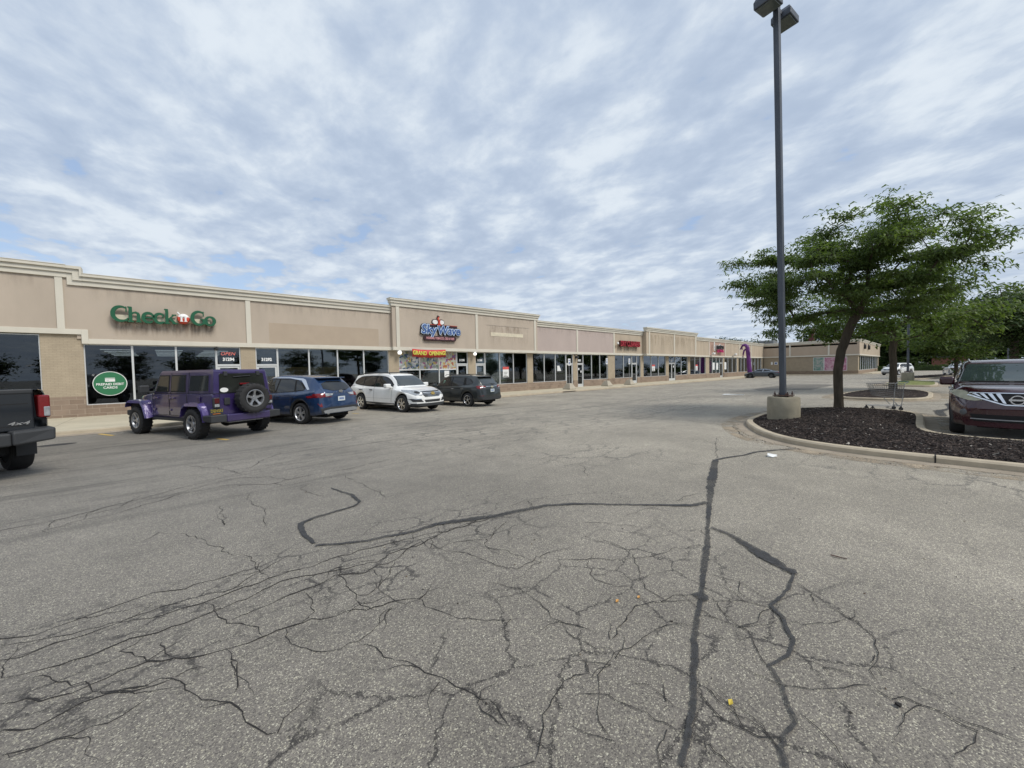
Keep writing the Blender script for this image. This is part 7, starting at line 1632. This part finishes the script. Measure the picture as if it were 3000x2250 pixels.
def make_tree(name, label, cat, loc, tips, trunk, r0, leaf_m, per_tip, leaf_len, leaf_w, spread, seed, group=None, drop=.5, simple=False, parent_from=None, step=.35, flat=.45):
    """tips: crown points (local), trunk: list of points (local). Branches grow from the nearest wood to each tip."""
    R_ = random.Random(seed); o = thing(name, label, cat, loc, 0, group)
    nodes = [Vector(p) for p in trunk]; par = [-1]+list(range(len(trunk)-1)); cnt = [0]*len(nodes)
    start = len(trunk)//2 if parent_from is None else parent_from; fork = nodes[-1]
    order = sorted(tips, key=lambda p: (Vector(p)-fork).length)
    tipn = []
    for p in order:
        p = Vector(p); best = None; bd = 1e9
        for i in range(start, len(nodes)):
            d = (nodes[i]-p).length+.28*(nodes[i]-fork).length+(.5*max(0, nodes[i].z-p.z))
            if d < bd: bd = d; best = i
        q = nodes[best]; d = (p-q).length; n = max(1, int(d/step)); prev = best
        out = Vector((q.x-fork.x, q.y-fork.y, 0)); out = out.normalized() if out.length > .1 else Vector((p.x-q.x, p.y-q.y, 0)).normalized() if hypot(p.x-q.x, p.y-q.y) > .01 else Vector((1, 0, 0))
        for k in range(1, n+1):
            t_ = k/n; w_ = q.lerp(p, t_)+Vector((R_.gauss(0, .05), R_.gauss(0, .05), R_.gauss(0, .035)))*min(1, d)+Vector((0, 0, .22*d*t_*(1-t_)))+out*(.18*d*t_*(1-t_))
            nodes.append(w_); par.append(prev); cnt.append(0); prev = len(nodes)-1
        tipn.append(prev)
    for i in tipn:
        j = i
        while j >= 0: cnt[j] += 1; j = par[j]
    tot = max(cnt); mb = MB()
    kids = {}
    for i, p in enumerate(par): kids.setdefault(p, []).append(i)
    def rad_(i): return max(.006, r0*(cnt[i]/tot)**.52)
    # chains
    stack = [(0, None)]
    while stack:
        i, frm = stack.pop(); chain = [i] if frm is None else [frm, i]
        while True:
            ks = kids.get(chain[-1], [])
            if not ks: break
            ks = sorted(ks, key=lambda k_: -cnt[k_])
            for k_ in ks[1:]: stack.append((k_, chain[-1]))
            chain.append(ks[0])
        rs = [rad_(c_) for c_ in chain]
        if frm is not None: rs[0] = min(rs[0], rs[1]*1.25)
        if frm is None:
            rs[0] *= 1.22
        nn = 12 if frm is None else (6 if rs[0] > .03 else 4)
        mb.tube([nodes[c_] for c_ in chain], rs, nn)
    mb.build('trunk', BARK, o, smooth=True, angle=60)
    V = []; F = []
    for i in tipn:
        base = nodes[i]; j = par[i]; chain = [i]
        for _ in range(3):
            if j < 0: break
            chain.append(j); j = par[j]
        outd = (nodes[i]-fork); outd.z *= .3; outd = outd.normalized() if outd.length > .01 else Vector((1, 0, 0))
        for _ in range(per_tip):
            c_ = nodes[R_.choice(chain)]; p = c_+Vector((R_.gauss(0, spread), R_.gauss(0, spread), R_.gauss(0, spread*flat)))
            a = R_.uniform(0, 2*pi); d = Vector((cos(a), sin(a), R_.uniform(-.2, .25)))+outd*.5; d.normalize()
            l = leaf_len*R_.uniform(.6, 1.25); wd = leaf_w*R_.uniform(.7, 1.2); sd = d.cross(Vector((R_.gauss(0, .5), R_.gauss(0, .5), 1))).normalized()*wd
            b0 = len(V)
            if simple:
                p2 = p+d*l+Vector((0, 0, -l*drop*R_.random()))
                V += [p-sd*.5, p+sd*.5, p2+sd, p2-sd*.6]; F.append((b0, b0+1, b0+2, b0+3))
            else:
                m_ = p+d*l*.5+Vector((0, 0, l*.06)); e = p+d*l*.85+Vector((0, 0, -l*drop*R_.uniform(.5, 1.2)))
                V += [p-sd*.5, p+sd*.5, m_+sd, m_-sd, e+sd*.35, e-sd*.35]; F += [(b0, b0+1, b0+2, b0+3), (b0+3, b0+2, b0+4, b0+5)]
    me = bpy.data.meshes.new('crown'); me.from_pydata([tuple(v) for v in V], [], F); me.materials.append(leaf_m)
    c = bpy.data.objects.new('crown', me); COL.objects.link(c); c.parent = o
    return o
def clump_tips(R_, n_cl, per, inside, bounds, r=.5, fl=.5):
    tips = []; tries = 0; cl = []
    while len(cl) < n_cl and tries < 40000:
        tries += 1; p = Vector([R_.uniform(a, b_) for a, b_ in bounds])
        if inside(p) and all((p-q).length > r*1.15 for q in cl): cl.append(p)
    for c_ in cl:
        for _ in range(per): tips.append(c_+Vector((R_.gauss(0, r*.45), R_.gauss(0, r*.45), R_.gauss(0, r*.45*fl))))
    return tips
# main honey locust: the silhouette seen in the photo, given real depth
RV = Vector((sin(AZ+rad(-40)), -cos(AZ+rad(-40)), 0))
base1 = Vector((16.85, 2.25, zlot(16.85, 2.25)+.16))
uax = Vector((base1.y, -base1.x, 0)).normalized()      # to the viewer's right
vax = Vector((base1.x, base1.y, 0)).normalized()
SIL = [(-3.52, 5.1), (-3.1, 5.45), (-2.68, 5.79), (-2.23, 5.74), (-1.51, 6.0), (-0.97, 6.2), (-0.71, 6.54), (-0.21, 6.49), (0.26, 6.43), (0.55, 6.73), (0.71, 6.9), (1.3, 7.01), (1.51, 6.8), (1.47, 6.24), (1.92, 5.83), (2.54, 5.53), (2.67, 5.97), (2.85, 5.85), (3.0, 5.5), (2.9, 5.1), (3.2, 4.75), (3.35, 4.3), (3.3, 3.8), (3.1, 3.5), (3.06, 3.28), (2.66, 3.1), (2.2, 2.91), (1.71, 2.89), (0.92, 2.9), (0.35, 3.2), (-0.1, 3.3), (-0.43, 2.8), (-0.75, 2.65), (-1.22, 2.36), (-2.0, 2.49), (-1.9, 2.9), (-2.22, 3.21), (-2.91, 3.64), (-2.6, 4.1), (-3.0, 4.27)]
R1 = random.Random(21)
def in1(p):
    if not poly_in(SIL, p.x, p.z-.0): return False
    k = 1-((p.x-.1)/4.1)**2
    if k <= 0: return False
    if abs(p.y) > 3.2*sqrt(k)*(1-.35*max(0, (p.z-5)/2.2)): return False
    return p.z > 4.2 or hypot(p.x, p.y) > 1.0+(4.2-p.z)*.75
t0 = clump_tips(R1, 84, 4, in1, [(-3.7, 4.1), (-3.9, 3.9), (2.3, 7.2)], .52, .30)
t0 += [Vector((1.1+R1.uniform(-.25, .25), R1.uniform(-.3, .3), z)) for z in (6.7, 6.9, 7.1, 7.3)]+[Vector((2.85+R1.uniform(-.2, .2), R1.uniform(-.4, .4), z)) for z in (5.8, 6.05, 6.3)]+[Vector((-3.6, .2, 5.0)), Vector((-3.3, -.2, 5.3)), Vector((3.35, 0, 4.3)), Vector((3.3, .3, 4.6))]
tips = [uax*(p.x*(.90 if p.x < 0 else 1))+vax*p.y+Vector((0, 0, 2.55+(p.z-2.55)*.89)) for p in t0]
tr = [Vector((0, 0, -.25)), uax*.0+Vector((0, 0, .3)), uax*-.02+Vector((0, 0, .8)), uax*-.03+Vector((0, 0, 1.3)), uax*.02+Vector((0, 0, 1.7)), uax*.05+Vector((0, 0, 1.95)), uax*.13+Vector((0, 0, 2.2)), uax*.20+Vector((0, 0, 2.5)), uax*.30+Vector((0, 0, 2.8)), uax*.45+Vector((0, 0, 3.15))]
main_tree = make_tree('honey_locust', 'feathery honey locust with a crooked trunk in the near mulch bed beside the lamp post', 'tree', base1, tips, tr, .128, LEAF1, 92, .20, .023, .21, 5, drop=.42, flat=.30, parent_from=6)
# bark knot and stubs
def round_tips(R_, n_cl, per, rx, rz, zc, r, fl=.6):
    return clump_tips(R_, n_cl, per, lambda p: (p.x/rx)**2+(p.y/rx)**2+((p.z-zc)/rz)**2 < 1 and (p.z > zc-.25*rz or hypot(p.x, p.y) > rx*.35), [(-rx, rx), (-rx, rx), (zc-rz, zc+rz)], r, fl)
R2 = random.Random(4)
t2 = round_tips(R2, 70, 4, 4.6, 2.3, 4.75, .62)
make_tree('honey_locust', 'lighter honey locust in the second mulch bed, behind the near tree', 'tree', (32.4, 1.83, zlot(32.4, 1.8)+.12), t2, [(0, 0, -.2), (0, 0, .8), (.03, 0, 1.6), (.05, .05, 2.2), (.1, 0, 2.8), (.1, 0, 3.4)], .17, LEAF2, 36, .30, .055, .34, 8, drop=.4, step=.5)
t3 = clump_tips(R2, 56, 3, lambda p: (p.x/3.7)**2+(p.y/3.7)**2+((p.z-4.0)/2.1)**2 < 1 and hypot(p.x, p.y) > .7*(4-p.z), [(-3.7, 3.7), (-3.7, 3.7), (2.2, 6.1)], .68, .6)
T3 = make_tree('honey_locust', 'small yellowish green tree behind the maroon crossover, above the white sedan', 'tree', (61.1, -1.2, zlot(58, -3)), t3, [(0, 0, -.2), (0, 0, 1), (.05, 0, 1.8), (.1, 0, 2.6), (.1, 0, 3.2)], .15, LEAF2, 34, .36, .085, .42, 9, drop=.4, step=.6)
t4 = round_tips(R2, 56, 3, 3.6, 2.5, 4.7, .75)
make_tree('shade_tree', 'dark leafy tree at the right edge above the maroon crossover', 'tree', (48.7, -3.9, zlot(47, -9.5)), t4, [(0, 0, -.2), (0, 0, 1.2), (.05, 0, 2), (.1, 0, 2.8), (.1, 0, 3.6)], .2, LEAF4, 38, .36, .09, .45, 10, drop=.4, step=.6)
t5 = round_tips(R2, 46, 3, 4.2, 2.4, 4.9, .8)
make_tree('shade_tree', 'green tree behind the small yellowish one, left of the right edge', 'tree', (70.4, -2.9, zlot(60, -6)), t5, [(0, 0, -.2), (0, 0, 1.2), (.05, 0, 2), (.1, 0, 2.8), (.1, 0, 3.4)], .18, LEAF4, 34, .40, .10, .45, 12, drop=.4, step=.6)
# backdrop trees: three kinds, copied
def bg(nm, lb, seed, leafm, rx, rz, zc, ncl, loc, group):
    R_ = random.Random(seed); tt = round_tips(R_, ncl, 2, rx, rz, zc, 1.5, .8)
    return make_tree(nm, lb, 'tree', loc, tt, [(0, 0, -.5), (0, 0, 1.5), (.1, 0, 3), (.2, .1, 4.5), (.1, 0, 6.5)], .30, leafm, 46, .55, .30, .85, seed, group, simple=True, step=1.3)
K = [bg('woodland_tree', 'k', 31, LEAF3, 5.5, 6.0, 8.2, 62, (150, 30, -.4), 'g'), bg('woodland_tree', 'k', 32, LEAF4, 6.0, 5.2, 7.4, 62, (156, 20, -.4), 'g'), bg('woodland_tree', 'k', 33, LEAF3, 4.6, 6.8, 9.0, 56, (158, 8, -.4), 'g')]
spots = [(150, 52.5, .90, 'rounded treetop above the roofline, left of the three by the tube figure'), (152, 48.5, .92, 'darker treetop above the roof behind the tube figure'), (150, 42.5, .70, 'low treetop above the roof next to the inner corner'), (150, 23.6, 1.08, 'tall sparse tree above the wing roof left of the near trunk'),
]
R7 = random.Random(70)
for k in range(26):
    px = 2470+k*27; d = 92+R7.uniform(0, 34)*(1 if k % 2 else .3); t_ = (px-1500)/1127; yt = interp([(2470, 1010), (2560, 975), (2650, 945), (2750, 915), (2850, 890), (2950, 868), (3200, 850)], px)+R7.uniform(-22, 22)
    spots.append((.669*d+.743*d*t_, .743*d-.669*d*t_, ((1062-yt)/1127*d+2.1)/14.2, 0))
for i, (x, y, s_, lb) in enumerate(spots):
    o = K[i] if i < 3 else copy_tree(K[i % 3])
    o.location = (x, y, -.4); o.scale = (s_*1.05, s_*1.05, s_); o.rotation_euler = (0, 0, i*1.9)
    o['label'] = lb or 'dark woodland tree beyond the far road on the right'
    o['group'] = 'treetops above the roof' if lb else 'woodland trees beyond the lot'
# the tree line across the street, behind the camera: what the shop windows mirror
for i in range(22):
    o = copy_tree(K[i % 3]); s_ = .42+.22*((i*7) % 5)/5
    o.location = (-62+i*9.5, -52-6*((i*5) % 3), -.3); o.scale = (s_*1.15, s_*1.15, s_); o.rotation_euler = (0, 0, i*2.3)
    o['label'] = 'leafy tree across the street, mirrored in the shop windows'; o['group'] = 'trees across the street'
# hedge, far grass and brick building
mb = MB(); gr = random.Random(3); V = []; F = []
for i in range(9000):
    x = 117+gr.gauss(0, .45); y = gr.uniform(-46, 9); z = gr.uniform(-.3, .95)+.08*sin(y*1.3); a = gr.uniform(0, 6.28); l = .16; b0 = len(V)
    V += [(x, y, z), (x+cos(a)*l, y+sin(a)*l, z+gr.uniform(-.1, .1)), (x+cos(a)*l, y+sin(a)*l, z+.14), (x, y, z+.12)]; F.append((b0, b0+1, b0+2, b0+3))
mb.add(V, F); mb.box(116.7, 117.4, -46, 9, -.4, .8); tag(mb.build('hedge', LEAF4), 'long clipped green hedge along the far side of the lot', 'hedge')
struct(sheet('grass_verge', [(118.5, 30), (118.5, -70), (400, -160), (400, 90)], GRASS, .02))
RB = brick_mat('red_brick', (.20, .065, .045), (.25, .08, .055), (.22, .16, .13), .22, .075, axis='YZ', var=.2)
def house(x, y0, y1, z, label, roof):
    o = thing('brick_building', label, 'building', (x, (y0+y1)/2, -.4)); w_ = (y1-y0)/2
    mb = MB(); mb.box(0, 9, -w_, w_, 0, z); mb.build('wall', RB, o)
    mb = MB(); mb.box(-.4, 9.4, -w_-.4, w_+.4, z, z+.35); mb.build('roof', roof, o)
    for k in range(max(1, int(w_/1.5))):
        yy = -w_+1.6+k*3.0
        if yy > w_-.8: break
        mb = MB(); frame_box(mb, 0, 0, 0, 0, 0, 0, 0) if False else None
        mb = MB(); mb.box(-.05, .05, yy-.7, yy+.7, .9, 2.2); f = mb.build('window', ALU, o); mb = MB(); mb.box(-.07, -.052, yy-.62, yy+.62, .98, 2.12); mb.build('pane', CGLASS, f)
ROOFG = mat('grey_roof', (.14, .145, .15), .8)
house(127, -4.1, 1.1, 3.0, 'red brick building half hidden under the trees behind the white sedan', ROOFG)
for i, (x, y, sc) in enumerate([(124, 14, .36), (128, 9, .34), (126, 4.5, .36), (122.5, -.9, .22), (124, -7.2, .33), (122, -11, .36), (130, -15, .4), (122, -20, .36), (126, -27, .42), (118, -33, .38), (124, -40, .42), (112, -30, .36), (108, -40, .42)]):
    o = copy_tree(K[1]); o.location = (x, y, -1.6); o.scale = (sc*1.2, sc*1.3, sc); o.rotation_euler = (0, 0, i*2.1)
    o['label'] = 'dark leafy shrub behind the hedge on the right'; o['group'] = 'shrubs behind the hedge'; o['category'] = 'shrub'; o.name = 'shrub'
# roof top weeds
